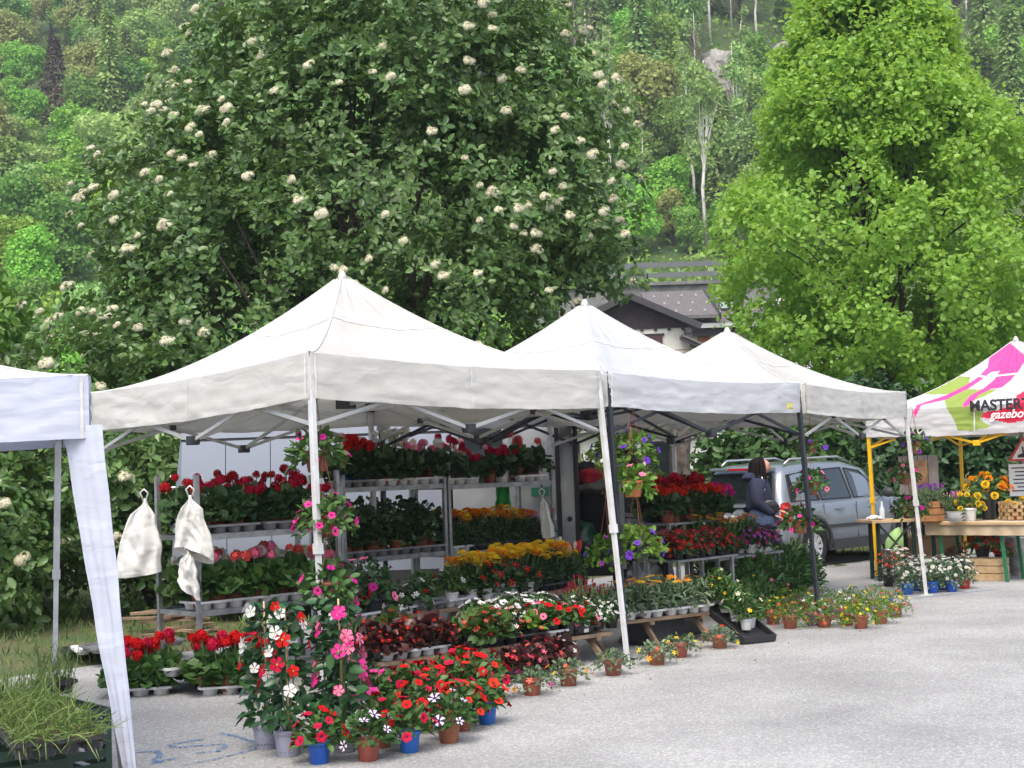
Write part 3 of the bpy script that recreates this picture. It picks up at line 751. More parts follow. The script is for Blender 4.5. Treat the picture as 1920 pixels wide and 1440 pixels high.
# ------------------------------------------------------------------ hedge shrubs behind the car, bushes, spruce branch
def bush(name, label, cat, loc, lumps, n, k, size, m, seed, group=None, leaf=LEAF, stem=True, **kw):
    r_ = np.random.default_rng(seed); e = thing(name, label, cat, loc, 0, group); nb = NB()
    ll = [(tuple(np.array(c) + np.array(loc)), r) for c, r in lumps]
    p, _ = crown(nb, r_, ll, n, k, size, leaf=leaf, keep=lambda q: q[:, 2] > loc[2] + .02, **kw); nb.obj('crown', m, e, kind='stuff')
    if stem:
        ids = r_.choice(len(p), min(14, len(p)), replace=False); limbs(r_, (loc[0], loc[1], loc[2] - .05), [tuple(p[i]) for i in ids], .05).obj('trunk', BARK_D, e, True)
    return e
for i, (x, y, w, h, m) in enumerate(((4.6, 26.5, 1.5, 2.6, G2), (6.3, 26.8, 1.7, 3.0, G3), (8.2, 26.4, 1.7, 2.8, G3), (10.0, 26.6, 1.6, 3.1, G2), (11.8, 26.0, 1.6, 2.8, G3), (8.9, 24.6, .9, 1.7, G3))):
    bush('hedge_shrub', ['mid green leafy shrub behind the roof of the silver car', 'tall dark green shrub behind the bonnet of the silver car', 'dark green shrub between the car and the printed tent', 'mid green shrub behind the bouquets under the printed tent', 'dark shrub behind the warning sign', 'low dark shrub behind the flower table'][i], 'shrub', (x, y, 0),
         [((0, 0, h * .5), (w * .8, w * .7, h * .5)), ((w * .4, -.2, h * .62), (w * .6, w * .5, h * .34)), ((-w * .45, .1, h * .45), (w * .6, w * .6, h * .36)), ((0, -.3, h * .3), (w * .7, w * .6, h * .3))], 1700, 6, .15, m, 20 + i, 'shrubs of the hedge behind the car', depth=.5)
bush('garden_bush', 'low yellow-green bush by the pale wall behind the cut trunk', 'bush', (4.0, 28.5, 0), [((-.6, 0, .7), (1.1, .8, .75)), ((.5, .1, .85), (1.0, .8, .8)), ((1.3, 0, .7), (.7, .7, .6))], 1500, 5, .11, G_YEL, 31, depth=.5)
bush('garden_bush', 'pale green bush seen through the cab of the van', 'bush', (1.6, 24.4, 0), [((-.2, 0, 1.0), (.75, .6, .9)), ((.35, .1, .8), (.6, .6, .8))], 1000, 5, .10, G_YEL, 32, depth=.5)
bush('undergrowth_bush', 'bright green bush at the foot of the hedge left of the van', 'bush', (-6.5, 17.0, 0), [((0, 0, .9), (.9, .9, 1.0)), ((-.9, .3, 1.5), (1.0, .9, 1.3))], 1100, 5, .12, G1, 33, depth=.5)
bush('undergrowth_bush', 'tall yellow-green bush at the left end of the hedge', 'bush', (-8.6, 21.5, 0), [((0, 0, 2.2), (1.5, 1.3, 2.2)), ((.6, .2, 3.6), (1.1, 1.1, 1.3)), ((-1, 0, 3.0), (1.3, 1.2, 1.6))], 2200, 5, .15, G1, 34, depth=.5)
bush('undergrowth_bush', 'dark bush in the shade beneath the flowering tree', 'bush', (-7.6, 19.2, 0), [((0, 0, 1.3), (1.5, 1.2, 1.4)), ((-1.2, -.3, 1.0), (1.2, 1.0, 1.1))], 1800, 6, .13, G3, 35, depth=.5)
for i, (x, y, w, h) in enumerate(((-12.6, 37, 2.4, 3.2), (-15.5, 43, 2.6, 4.0), (-10.4, 33, 1.8, 2.6), (-17.5, 50, 2.6, 4.4))):
    bush('meadow_bush', ['large green bush beyond the tall yellow-green one', 'tall green bush at the foot of the wooded slope', 'rounded green bush just behind the flowering tree', 'pale bush highest at the foot of the slope'][i], 'bush', (x, y, hill_z(x, y)), [((0, 0, h * .5), (w * .9, w * .8, h * .52)), ((w * .6, 0, h * .4), (w * .6, w * .6, h * .4)), ((-w * .6, .2, h * .45), (w * .7, w * .6, h * .42))], 2000, 5, .2, (G1, G2, G1, G_YEL)[i], 60 + i, 'bushes before the slope', depth=.5)
# spruce: needle sprays on drooping boughs, tree stands left of the frame
rng = np.random.default_rng(8); sx, sy = -7.0, 16.6
se = thing('spruce_tree', 'spruce with drooping needle boughs and hanging brown cones at the left edge', 'tree', (sx, sy, 0))
b = MB().tube([(sx, sy, -.05), (sx + .05, sy, 4), (sx, sy, 9)], [.2, .15, .04], 10); b.obj('trunk', BARK, se, True)
nb = NB(); bb = MB(); cones = []
for z in np.arange(2.2, 8.2, .28):
    for k in range(5):
        a = rng.random() * 6.283; L = (9.2 - z) * .26 * rng.uniform(.75, 1.2)
        pts = [Vector((sx + math.cos(a) * L * s, sy + math.sin(a) * L * s, z - .55 * L * s + .45 * L * s * s)) for s in np.linspace(0, 1, 7)]
        bb.tube(pts, [.022 - .018 * i / 6 for i in range(7)], 5, 0, False)
        for i in range(1, 7):
            for _ in range(4):
                o = pts[i].lerp(pts[i - 1], rng.random()); dn = Vector((rng.normal() * .5 + math.cos(a) * .5, rng.normal() * .5 + math.sin(a) * .5, -.7)).normalized(); ln = rng.uniform(.15, .4)
                nn = 26; t = rng.random(nn); pos = np.array(o)[None] + np.outer(t * ln, np.array(dn)); xd = np.array(dn)[None] * .6 + rng.normal(size=(nn, 3)) * .6
                nb.add(*QUAD, pos, frames(xd, rng.normal(size=(nn, 3))), np.stack([np.full(nn, .05), np.full(nn, .014), np.full(nn, .02)], -1), 0, np.clip(rng.random(nn) * .5 + .5 * (t > .8), 0, 1))
                if rng.random() < .05: cones.append(o + dn * ln)
bb.obj('bough', BARK_D, se, True)
nb.obj('needles', mat('spruce_needle', (.04, .075, .02), .6, (.13, .17, .03), leaf=True, transl=.15), se, kind='stuff')
CONE = MB().lathe([(.004, 0), (.018, -.02), (.022, -.05), (.018, -.09), (.003, -.125)], 9).mesh('cone', mat('cone_brown', (.22, .09, .045), .8, (.12, .05, .03), 60), True)
for c in cones[:40]: link('cone', CONE, se, True, loc=c)
# ------------------------------------------------------------------ trees on the hillside: shared meshes, each tree its own object
rng = np.random.default_rng(21)
def far_broad(seed, m, tall=1., n=2600, size=.31, k=3):
    r_ = np.random.default_rng(seed); lum = []
    for i in range(13):
        a = r_.random() * 6.283; rr = r_.random() ** .6 * 1.9; z = r_.uniform(2.6, 6.6) * tall
        s = r_.uniform(.9, 1.6); lum.append(((rr * math.cos(a), rr * math.sin(a), z), (s, s, s * .8)))
    lum.append(((0, 0, 4.6 * tall), (1.9, 1.9, 2.4 * tall)))
    nb = NB(); p, _ = crown(nb, r_, lum, n, k, size, leaf=QUAD, depth=.55, up=.5)
    tr = MB().tube([(0, 0, -.8), (.1, 0, 2), (0, .1, 5 * tall)], [.2, .15, .05], 6)
    s = limbs(r_, (0, 0, 1.6), [tuple(p[i]) for i in r_.choice(len(p), 10)], .07, .02, 4); tr.add(s.v, s.f)
    return [('trunk', tr.mesh('trunk', BARK_D, True)), ('crown', nb.mesh('crown', m))]
def far_birch(seed, m, n=430):
    r_ = np.random.default_rng(seed); lum = []; H = 11.
    for i in range(9):
        z = r_.uniform(5.5, 10.5); a = r_.random() * 6.283; rr = r_.random() * (1.5 - abs(z - 7.5) * .25)
        lum.append(((rr * math.cos(a), rr * math.sin(a), z), (.7, .7, 1.0)))
    nb = NB(); p, _ = crown(nb, r_, lum, n, 4, .26, leaf=QUAD, depth=.2, up=-.1, droop=.5)
    tr = MB().tube([(0, 0, -.8), (.15 * r_.normal(), 0, 3.5), (.25 * r_.normal(), .1, 7), (.2 * r_.normal(), 0, H)], [.13, .11, .08, .02], 6)
    s = limbs(r_, (0, 0, 4.4), [tuple(p[i]) for i in r_.choice(len(p), 14)], .04, .012, 4); tr.add(s.v, s.f)
    return [('trunk', tr.mesh('trunk', BIRCH, True)), ('crown', nb.mesh('crown', m))]
def far_bare(seed, col):
    r_ = np.random.default_rng(seed); tips = []
    for i in range(60):
        z = r_.uniform(3.5, 10); a = r_.random() * 6.283; rr = (1.9 - abs(z - 6) * .3) * r_.uniform(.5, 1); tips.append((rr * math.cos(a), rr * math.sin(a), z))
    b = MB()
    for t in tips: s = limbs(r_, (0, 0, max(1.5, t[2] - 2.4)), [t], .035, .012, 4); b.add(s.v, s.f)
    for t in tips:
        for _ in range(3): b.tube([t, (t[0] + r_.normal() * .3, t[1] + r_.normal() * .3, t[2] + .5 * r_.random())], [.018, .01], 3, 0, False)
    tr = MB().tube([(0, 0, -.8), (.1, 0, 4), (0, 0, 10)], [.14, .11, .02], 6)
    return [('trunk', tr.mesh('trunk', BIRCH, True)), ('twigs', b.mesh('twigs', col))]
def far_conifer(seed, m, r0=2.7, H=13., n=2200, twig=BARK_D, ln=.75):
    r_ = np.random.default_rng(seed); z = 1.0 + (H - 1) * r_.random(n) ** 1.15; rmax = r0 * (1 - (z - 1) / (H - .6)) * (.85 + .3 * np.sin(z * 5.5) * .5) + .1
    a = r_.random(n) * 6.283; q = .25 + .75 * np.sqrt(r_.random(n)); p = np.stack([rmax * q * np.cos(a), rmax * q * np.sin(a), z - .35 * q * rmax], -1)
    xd = np.stack([np.cos(a), np.sin(a), -.55 + .2 * r_.normal(size=n)], -1) + r_.normal(size=(n, 3)) * .25
    nb = NB().add(*QUAD, p, frames(xd, r_.normal(size=(n, 3)) * .3 + np.array([0, 0, 1.])), np.stack([ln * (.6 + .6 * r_.random(n)), np.full(n, ln * .5), np.full(n, .3)], -1))
    tr = MB().tube([(0, 0, -.8), (0, 0, H)], [.2, .02], 6)
    for _ in range(40):
        zz = 1.5 + (H - 2) * r_.random(); aa = r_.random() * 6.283; l = r0 * (1 - (zz - 1) / H) * .9; tr.tube([(0, 0, zz), (l * math.cos(aa), l * math.sin(aa), zz - .4 * l)], [.04, .012], 4, 0, False)
    return [('trunk', tr.mesh('trunk', twig, True)), ('crown', nb.mesh('crown', m))]
FB = mat('far_leaf_bright', (.19, .40, .035), .7, (.33, .55, .08), leaf=True, transl=.3, objrand=.22)
FM = mat('far_leaf_mid', (.14, .30, .04), .7, (.25, .43, .08), leaf=True, transl=.3, objrand=.22)
FP = mat('far_leaf_pale', (.23, .38, .10), .7, (.35, .50, .16), leaf=True, transl=.3, objrand=.2)
FY = mat('far_leaf_yellowish', (.25, .31, .07), .7, (.36, .40, .13), leaf=True, transl=.3, objrand=.15)
FD = mat('far_needle_dark', (.06, .12, .045), .8, (.11, .18, .07), leaf=True, transl=.1, objrand=.2)
FW = mat('far_needle_dead', (.085, .055, .042), .9, (.14, .10, .075), leaf=True)
TW = mat('far_twig', (.17, .13, .11), .9)
KIND = {'bright': [far_broad(40 + i, FB) for i in range(3)], 'mid': [far_broad(50 + i, FM, 1.1) for i in range(3)], 'pale': [far_broad(60 + i, FP, 1.25) for i in range(2)], 'yellow': [far_broad(64 + i, FY, 1.2, 1900) for i in range(2)],
        'birch': [far_birch(70 + i, FP) for i in range(3)], 'bare': [far_bare(80 + i, TW) for i in range(2)], 'fir': [far_conifer(90 + i, FD) for i in range(2)], 'larch': [far_conifer(95, FP, 1.7, 13, 1500)], 'dead': [far_conifer(97, FW, 2.9, 12, 2300, TW, .6)]}
LAB = {'bright': ('broadleaf_tree', 'bright green rounded tree on the wooded hillside'), 'mid': ('broadleaf_tree', 'mid green rounded tree on the wooded hillside'), 'pale': ('broadleaf_tree', 'pale grey-green tall tree on the wooded hillside'),
       'yellow': ('broadleaf_tree', 'yellowish green airy tree on the wooded hillside'), 'birch': ('birch_tree', 'slender birch with white trunk and thin pale leaves on the hillside'), 'bare': ('bare_tree', 'leafless grey-brown tree with pale trunk on the hillside'),
       'fir': ('fir_tree', 'dark green pointed conifer on the wooded hillside'), 'larch': ('larch_tree', 'pale green feathery conifer on the wooded hillside'), 'dead': ('dead_spruce_tree', 'dead brown spruce standing among the green hillside trees')}
def far_tree(kind, px, y, s=1., x=None, dz=0.):
    x = (px - 960) / FPX * y if x is None else x
    nm, lb = LAB[kind]; e = thing(nm, lb, 'tree', (x, y, hill_z(x, y) - .1 + dz), rng.random() * 6.28, None if kind == 'dead' else kind + ' trees on the hillside', s)
    e.scale = (s * rng.uniform(.9, 1.1), s * rng.uniform(.9, 1.1), s * rng.uniform(.9, 1.12))
    for nm, me in KIND[kind][rng.integers(len(KIND[kind]))]:
        o = link(nm, me, e, False)
        if nm in ('crown', 'twigs'): o['kind'] = 'stuff'
def at_pix(px, py):
    """where the sight line through a pixel meets the hillside"""
    d = ray(px, py)
    for y in np.arange(102, 400, 1.5):
        t = y / d.y
        if CAM_H + d.z * t <= hill_z(d.x * t, y): return d.x * t, y
    return d.x * t, 400
spots = []
def scatter_trees(x0, x1, y0, y1, step, mix):
    for py in np.arange(y1, y0, -step * .55):
        for px in np.arange(x0, x1, step):
            x, y = at_pix(px + rng.normal() * step * .3, py + rng.normal() * step * .2)
            if y > 395: continue
            qx, qy = project((x, y, hill_z(x, y)))
            if (1300 < qx < 1392 and 105 < qy < 345) or (1440 < qx < 1505 and 95 < qy < 270) or (62 < qx < 150 and 95 < qy < 345): continue
            if min([(x - a) ** 2 + (y - b) ** 2 for a, b in spots] or [99]) < 6: continue
            spots.append((x, y)); k = mix[rng.integers(len(mix))]
            far_tree(k, 0, y, rng.uniform(.8, 1.3) * (.75 if y < 130 else 1.02), x)
ML = ['bright', 'bright', 'bright', 'mid', 'mid', 'pale', 'pale', 'yellow', 'mid', 'bright', 'larch']
MR = ['mid', 'mid', 'bright', 'bright', 'birch', 'birch', 'yellow', 'pale', 'larch', 'bare', 'mid', 'bright']
x, y = at_pix(104, 232); spots.append((x, y)); far_tree('dead', 0, y, 1.0, x)
for k, px, py, s in (('bare', 1236, 192, 1.0), ('bare', 1308, 215, .95), ('bare', 1372, 350, .9), ('bare', 1406, 345, .8), ('birch', 1302, 432, 1.25), ('birch', 1326, 470, 1.3), ('birch', 1290, 300, 1.0), ('birch', 1402, 290, 1.0),
                     ('yellow', 1245, 330, 1.1), ('bright', 1180, 215, 1.0), ('bright', 1272, 235, .9), ('mid', 1432, 245, .85), ('birch', 1390, 352, 1.1), ('fir', 1130, 60, 1.1), ('larch', 1160, 120, 1.1), ('larch', 1120, 150, 1.2), ('mid', 1290, 480, .45), ('yellow', 1262, 470, .5),
                     ('bright', 300, 120, 1.0), ('bright', 205, 150, 1.1), ('yellow', 95, 70, 1.0), ('bare', 150, 190, .8), ('pale', 235, 100, 1.1), ('larch', 250, 60, 1.1), ('bright', 40, 330, .8), ('mid', 90, 400, .8)):
    x, y = at_pix(px, py); spots.append((x, y)); far_tree(k, 0, y, s, x)
scatter_trees(-90, 470, -120, 470, 62, ML)
scatter_trees(1010, 1560, -110, 470, 58, MR)
scatter_trees(1790, 2060, -100, 330, 75, MR)
scatter_trees(480, 1000, -60, 380, 120, ML)
scatter_trees(1570, 1780, -90, 380, 110, MR)
# nearer trees and bushes between the parking place and the slope
for k, x, y, s in (('bright', -19, 62, .8), ('mid', -24, 66, .9), ('mid', -15.5, 58, .6), ('bright', -28, 72, .95), ('pale', -22, 80, 1.0), ('mid', -32, 84, 1.1), ('bright', -27, 92, 1.0), ('mid', -18, 74, .8), ('yellow', -36, 96, 1.1), ('mid', -14, 50, .5), ('bright', -17.5, 52, .6), ('mid', -12.5, 44, .45), ('mid', -21, 55, .75), ('bright', -23.5, 60, .8), ('mid', -29, 66, .9), ('bright', -34, 76, 1.0), ('mid', -26.5, 78, 1.0), ('bright', -35.7, 105, .9), ('mid', -37.2, 110, 1.0), ('bright', -33.2, 101, .8), ('pale', -39.5, 116, 1.0), ('mid', -36.2, 113, .9), ('mid', -31.6, 97, .8), ('bright', -40.5, 108, .9), ('mid', -33, 108, 1.0), ('bright', -26, 106, .9),
                    ('mid', 30, 84, .8), ('bright', 34, 90, .9), ('mid', 27, 92, .8), ('yellow', 38, 96, 1.0), ('mid', 25, 76, .6), ('mid', 8.5, 95, .5), ('bright', 12.6, 96, .42)):
    far_tree(k, 0, y, s, x)
# scrub between the trees
n = 42000; u = rng.random(n); py_ = rng.random(n); yy = np.where(u < .12, 52 + 60 * py_, 104 + 260 * py_ ** 1.2); xx = np.where(u < .12, -yy * (.22 + 1.6 * u), (u - .5) * yy * .86)
zz = np.array([hill_z(a, b) for a, b in zip(xx, yy)]); P_ = np.stack([xx, yy, zz + rng.random(n) * .9], -1)
NB().add(*QUAD, P_, frames(rng.normal(size=(n, 3)) + np.array([0, 0, .4]), rng.normal(size=(n, 3)) + np.array([0, -.4, .9])), rng.uniform(.3, .75, n)).obj('hillside_scrub', FM, label='green scrub covering the slope between the trees', cat='undergrowth', kind='stuff')
scatter_trees(-560, -95, -120, 420, 95, ML)
scatter_trees(2080, 2450, -100, 330, 95, MR)
for k, x, y, s in (('mid', -4, 62, .8), ('bright', 0, 70, .8), ('mid', -9, 66, .8), ('bright', -13, 74, .9), ('mid', -6, 84, 1.0), ('bright', -1, 92, .9)): far_tree(k, 0, y, s, x)
# pale rock faces
ROCK = mat('grey_rock', (.42, .40, .37), .9, (.15, .14, .13), .5, 6, bump=1., bscale=2.5)
import bmesh
def rock(loc, size, seed, label):
    bm = bmesh.new(); bmesh.ops.create_icosphere(bm, subdivisions=4, radius=1)
    for v in bm.verts:
        p = v.co * 1.7 + Vector((seed * 9.1, 0, 0)); n = noise.noise(p) * .35 + abs(noise.noise(p * 2.7)) * .3 + noise.noise(p * 6) * .08
        v.co = Vector((v.co.x * size[0], v.co.y * size[1], v.co.z * size[2])) * (1 + n)
        v.co.z = round(v.co.z / (size[2] * .3)) * size[2] * .3 * .6 + v.co.z * .4
    me = bpy.data.meshes.new('rock_face'); bm.to_mesh(me); bm.free(); me.materials.append(ROCK)
    link('rock_face', me, loc=loc, label=label, cat='rock', group='rock faces on the hillside')
for i, (px, py, s, lb) in enumerate(((1347, 172, (1.9, 1.8, 2.7), 'largest pale grey rock face among the hillside birches'), (1338, 128, (1.6, 1.4, 1.3), 'pale rock ledge just above the largest rock face'), (1476, 130, (1.7, 1.7, 2.0), 'grey rock face beside the crown of the lime tree'), (1440, 140, (1.5, 1.5, .7), 'low rock ledge between two rock faces'), (1395, 108, (.9, .9, .5), 'small rock on the grassy shelf'), (348, 4, (2.4, 2, 1.8), 'grey crag high above the flowering tree'))):
    x, y = at_pix(px, py); rock((x, y, hill_z(x, y) + s[2] * .3), s, i, lb)

# ------------------------------------------------------------------ stone road wall with railing
STONE = mat('wall_stone', (.20, .20, .19), .9, (.11, .11, .105), 1.6, 6, bump=.8, bscale=6)
e = thing('stone_road_wall', 'grey stone retaining wall with railing above the chalet', 'wall', (13, 99, 9))
MB().box((13, 99.5, 10.8), (26, .9, 5.2)).obj('masonry', STONE, e)
MB().box((13, 99.4, 13.5), (26.4, 1.2, .22)).obj('coping', STONE, e)
for z in (14.1, 14.8): MB().box((13, 99.1, z), (26, .06, .34)).obj('rail', mat('rail_grey', (.11, .12, .125), .7), e)
for i in range(12): MB().box((.6 + i * 2.2, 99.2, 14.2), (.12, .1, 1.3)).obj('post', GREY_MET, e)

# ------------------------------------------------------------------ chalet
PLASTER = mat('plaster', (.74, .73, .68), .9, (.66, .64, .59), .9, 6, bump=.1)
DARKWOOD = mat('dark_boards', (.040, .022, .026), .8, (.022, .013, .015), 3, 5)
BEAM = mat('roof_beam', (.030, .028, .030), .6)
ROOFT = mat('roof_slate', (.15, .135, .13), .85, (.10, .09, .088), 5, 5, bump=.7, bscale=12)
SHUT = mat('shutter_brown', (.085, .028, .03), .7, (.06, .02, .02), 4)
SHUTO = mat('shutter_orange', (.30, .11, .035), .7, (.22, .08, .03), 4)
GUARD = mat('snow_guard', (.42, .44, .44), .4, metal=.3)
ch = thing('chalet', 'alpine chalet with dark boarded gable, slate roof and brown shutters', 'house', (6.5, 84, 0))
AX, AZ, EX, EZ, Y0 = 6.5, 10.55, 3.85, 8.80, 80.
MB().box((AX, 86, 4.4), (6.7, 11, 8.85)).obj('wall', PLASTER, ch)
MB().prism([(AX - 3.35, Y0 + .38, 8.82), (AX + 3.35, Y0 + .38, 8.82), (AX, Y0 + .38, AZ - .25)], (0, .12, 0)).obj('gable_boards', DARKWOOD, ch)
for i in range(9):      # board tips under the gable
    MB().box((AX - 3.0 + i * .75, Y0 + .42, 8.76), (.16, .1, .14)).obj('board_tip', DARKWOOD, ch)
for s in (-1, 1):
    rf = MB().prism([(AX, Y0 - .5, AZ + .16), (AX, Y0 - .5, AZ - .04), (AX + s * EX, Y0 - .5, EZ - .08), (AX + s * EX, Y0 - .5, EZ + .12)], (0, 12.5, 0)).obj('roof', ROOFT, ch)
    MB().bar((AX, Y0 - .53, AZ + .04), (AX + s * (EX + .05), Y0 - .53, EZ - .02), .1, .34).obj('barge_board', BEAM, rf)
for x, z in ((AX + 3.2, 8.55), (AX + 3.25, 8.25)): MB().box((x, Y0 + .1, z), (.3, 1.2, .26)).obj('beam_end', BEAM, ch)
for k in range(2): MB().box((7.20 + .29 + k * .58, Y0 + .44, 7.72), (.56, .1, 1.4)).obj('shutter', SHUT, ch)
MB().box((7.78, Y0 + .46, 8.47), (1.36, .16, .12)).obj('window_lintel', DARKWOOD, ch)
for i in range(4): MB().box((9.05, Y0 - .6, 6.85 + i * .22), (1.5, .06, .07)).obj('balcony_rail', WOOD, ch)
MB().box((9.85, Y0 - .6, 7.1), (.12, .12, 1.2)).obj('balcony_post', WOOD, ch)
MB().box((8.6, Y0 - .1, 6.6), (3.0, 1.1, .14)).obj('balcony_floor', WOOD, ch)
MB().lathe([(.02, 0), (.13, .03), (.13, .1), (.02, .13)], 10, (6.0, Y0 + .3, 8.35), axis=(0, -1, .2)).obj('wall_lamp', GREY_BAR, ch)
MB().bar((9.3, Y0 - 1.0, 8.15), (11.6, Y0 - 1.0, 7.0), .18, .3).obj('porch_beam', BEAM, ch)
MB().prism([(9.3, Y0 - 1.2, 8.32), (11.7, Y0 - 1.2, 7.15), (11.7, Y0 - 1.2, 7.02), (9.3, Y0 - 1.2, 8.19)], (0, 3, 0)).obj('porch_roof', ROOFT, ch)
MB().prism([(9.0, Y0 - 2.0, 5.2), (12.2, Y0 - 2.0, 7.15), (12.2, Y0 - 2.0, 6.95), (9.0, Y0 - 2.0, 5.0)], (0, 2.4, 0)).obj('stair_roof', ROOFT, ch)
MB().bar((9.0, Y0 - 2.05, 5.0), (12.3, Y0 - 2.05, 7.0), .1, .3).obj('stair_beam', BEAM, ch)
# wing behind: two roof planes facing the stalls
w1 = MB().prism([(8.2, 84.6, 9.9), (8.2, 91, 12.05), (8.2, 91, 11.85), (8.2, 84.6, 9.7)], (3.9, 0, 0)).obj('wing_roof', ROOFT, ch)
MB().bar((12.16, 84.4, 9.75), (12.16, 91.1, 11.95), .12, .36).obj('wing_barge_board', BEAM, ch)
w2 = MB().prism([(10.6, 85.0, 9.45), (10.6, 92, 11.62), (10.6, 92, 11.42), (10.6, 85.0, 9.25)], (8.6, 0, 0)).obj('side_roof', ROOFT, ch)
MB().box((14.9, 84.95, 9.28), (8.7, .18, .26)).obj('gutter', GREY_BAR, ch)
MB().box((14.9, 85.6, 9.0), (8.5, .3, .5)).obj('eave_shade_strip', BEAM, ch)  # dark strip standing in for the shade under the eave
MB().box((14.6, 89, 4.4), (8, 6, 8.9)).obj('side_wall', PLASTER, ch)
MB().box((11.35, 85.95, 8.3), (.72, .1, 1.3)).obj('shutter', SHUTO, ch)
MB().box((13.0, 85.3, 7.6), (3, .08, .08)).obj('balcony_rail', WOOD, ch)
for (rx, y0, z0, sl, nr, nc, dx) in ((8.8, 85.4, 10.2, .336, 3, 4, .85), (11.2, 85.7, 9.72, .31, 2, 8, .95)):
    for r_ in range(nr):
        for c in range(nc):
            yy = y0 + r_ * 2.0; MB().prism([(rx + c * dx + .4 * (r_ % 2), yy, z0 + (yy - y0) * sl), (rx + c * dx + .17 + .4 * (r_ % 2), yy, z0 + (yy - y0) * sl), (rx + c * dx + .085 + .4 * (r_ % 2), yy, z0 + (yy - y0) * sl + .14)], (0, .12, .03)).obj('snow_guard', GUARD, ch)
for x in (12.6, 15.3):
    q = MB().prism([(x, 88.0, 10.42), (x + 1.0, 88.0, 10.42), (x + 1.2, 89.6, 10.93), (x + .2, 89.6, 10.93)], (0, -.02, .14)).obj('skylight', BEAM, ch)
    MB().prism([(x + .1, 88.1, 10.6), (x + .9, 88.1, 10.6), (x + 1.1, 89.5, 11.04), (x + .3, 89.5, 11.04)], (0, 0, .03)).obj('pane', mat('skylight_glass', (.35, .42, .42), .1, spec=.8), q)
cm = MB().box((16.2, 87.5, 10.9), (.5, .5, 1.3)).obj('chimney', PLASTER, ch)
MB().box((16.2, 87.45, 10.45), (.8, .7, .16)).obj('chimney_flashing', SHUTO, cm)
# second house, seen through the lime tree
h2 = thing('far_house', 'slate-roofed house half hidden behind the lime tree', 'house', (19.5, 96, 3))
MB().box((20.5, 98, 6.2), (6, 6, 8)).obj('wall', PLASTER, h2)
MB().prism([(17.2, 94.4, 10.2), (17.2, 98, 12.2), (17.2, 98, 11.9), (17.2, 94.4, 9.9)], (6.6, 0, 0)).obj('roof', ROOFT, h2)
MB().prism([(18.6, 95.6, 11.05), (19.6, 95.6, 11.05), (19.6, 96.6, 11.6), (18.6, 96.6, 11.6)], (0, 0, .12)).obj('skylight', GUARD, h2)
MB().box((16.9, 94.9, 7.6), (.9, .12, 1.5)).obj('shutter', SHUTO, h2)
# long low pale building behind the stalls
lb = thing('low_building', 'long low pale building with grey concrete fascia behind the tents', 'building', (2.5, 46, 0))
MB().box((2.5, 48, 1.25), (15, 4, 2.6)).obj('wall', PLASTER, lb)
MB().box((2.5, 47.8, 2.85), (15.4, 4.6, .62)).obj('fascia', mat('concrete', (.30, .29, .27), .9, (.22, .21, .2), 3, 6, bump=.3), lb)
for x in (4.55, 1.6, 7.2):
    w = MB().box((x, 45.96, 1.5), (.9, .12, 1.4)).obj('window', DARKWOOD, lb)
    MB().box((x, 45.88, 1.5), (.76, .06, 1.26)).obj('pane', GLASS_D, w)
# cut trunk, road sign posts
b = MB(); rg = np.random.default_rng(2); p0 = D(1278, 868, 24.0); p0.z = -.05
prof = [Vector((p0.x + .03 * math.sin(i), p0.y, z)) for i, z in enumerate(np.linspace(-.05, 2.55, 9))]
b.tube(prof, [.26, .22, .19, .18, .175, .17, .17, .175, .17], 14)
b.v = [tuple(Vector(v) + Vector((v[0] - p0.x, v[1] - p0.y, 0)) * .18 * noise.noise(Vector(v) * 5)) for v in b.v]
t = thing('cut_tree_trunk', 'bare grey-brown tree trunk cut off just below the tent roof', 'tree trunk', (p0.x, p0.y, 0)); b.obj('trunk', BARK, t, True)
p = D(1362, 845, 30.0); e = thing('road_sign', 'white road sign on a grey post behind the stalls', 'sign', (p.x, 30, 0))
MB().tube([(p.x + .17, 30.03, 0), (p.x + .17, 30.03, 2.45)], .035, 10).obj('post', GREY_MET, e); MB().box((p.x, 29.96, 2.05), (.36, .03, .72)).obj('plate', mat('sign_white', (.75, .76, .76), .4), e)
MB().box((p.x, 29.94, 2.16), (.22, .012, .1)).obj('symbol', mat('sign_grey', (.3, .32, .34), .5), e)
p = D(1376, 845, 29.5); e = thing('yellow_post', 'yellow post beside the white road sign', 'post', (p.x, 29.5, 0)); MB().tube([(p.x, 29.5, 0), (p.x, 29.5, 2.2)], .06, 10).obj('shaft', YELLOW_MET, e); MB().lathe([(.07, 0), (.07, .03), (.03, .06)], 10, (p.x, 29.5, 2.2)).obj('cap', YELLOW_MET, e)
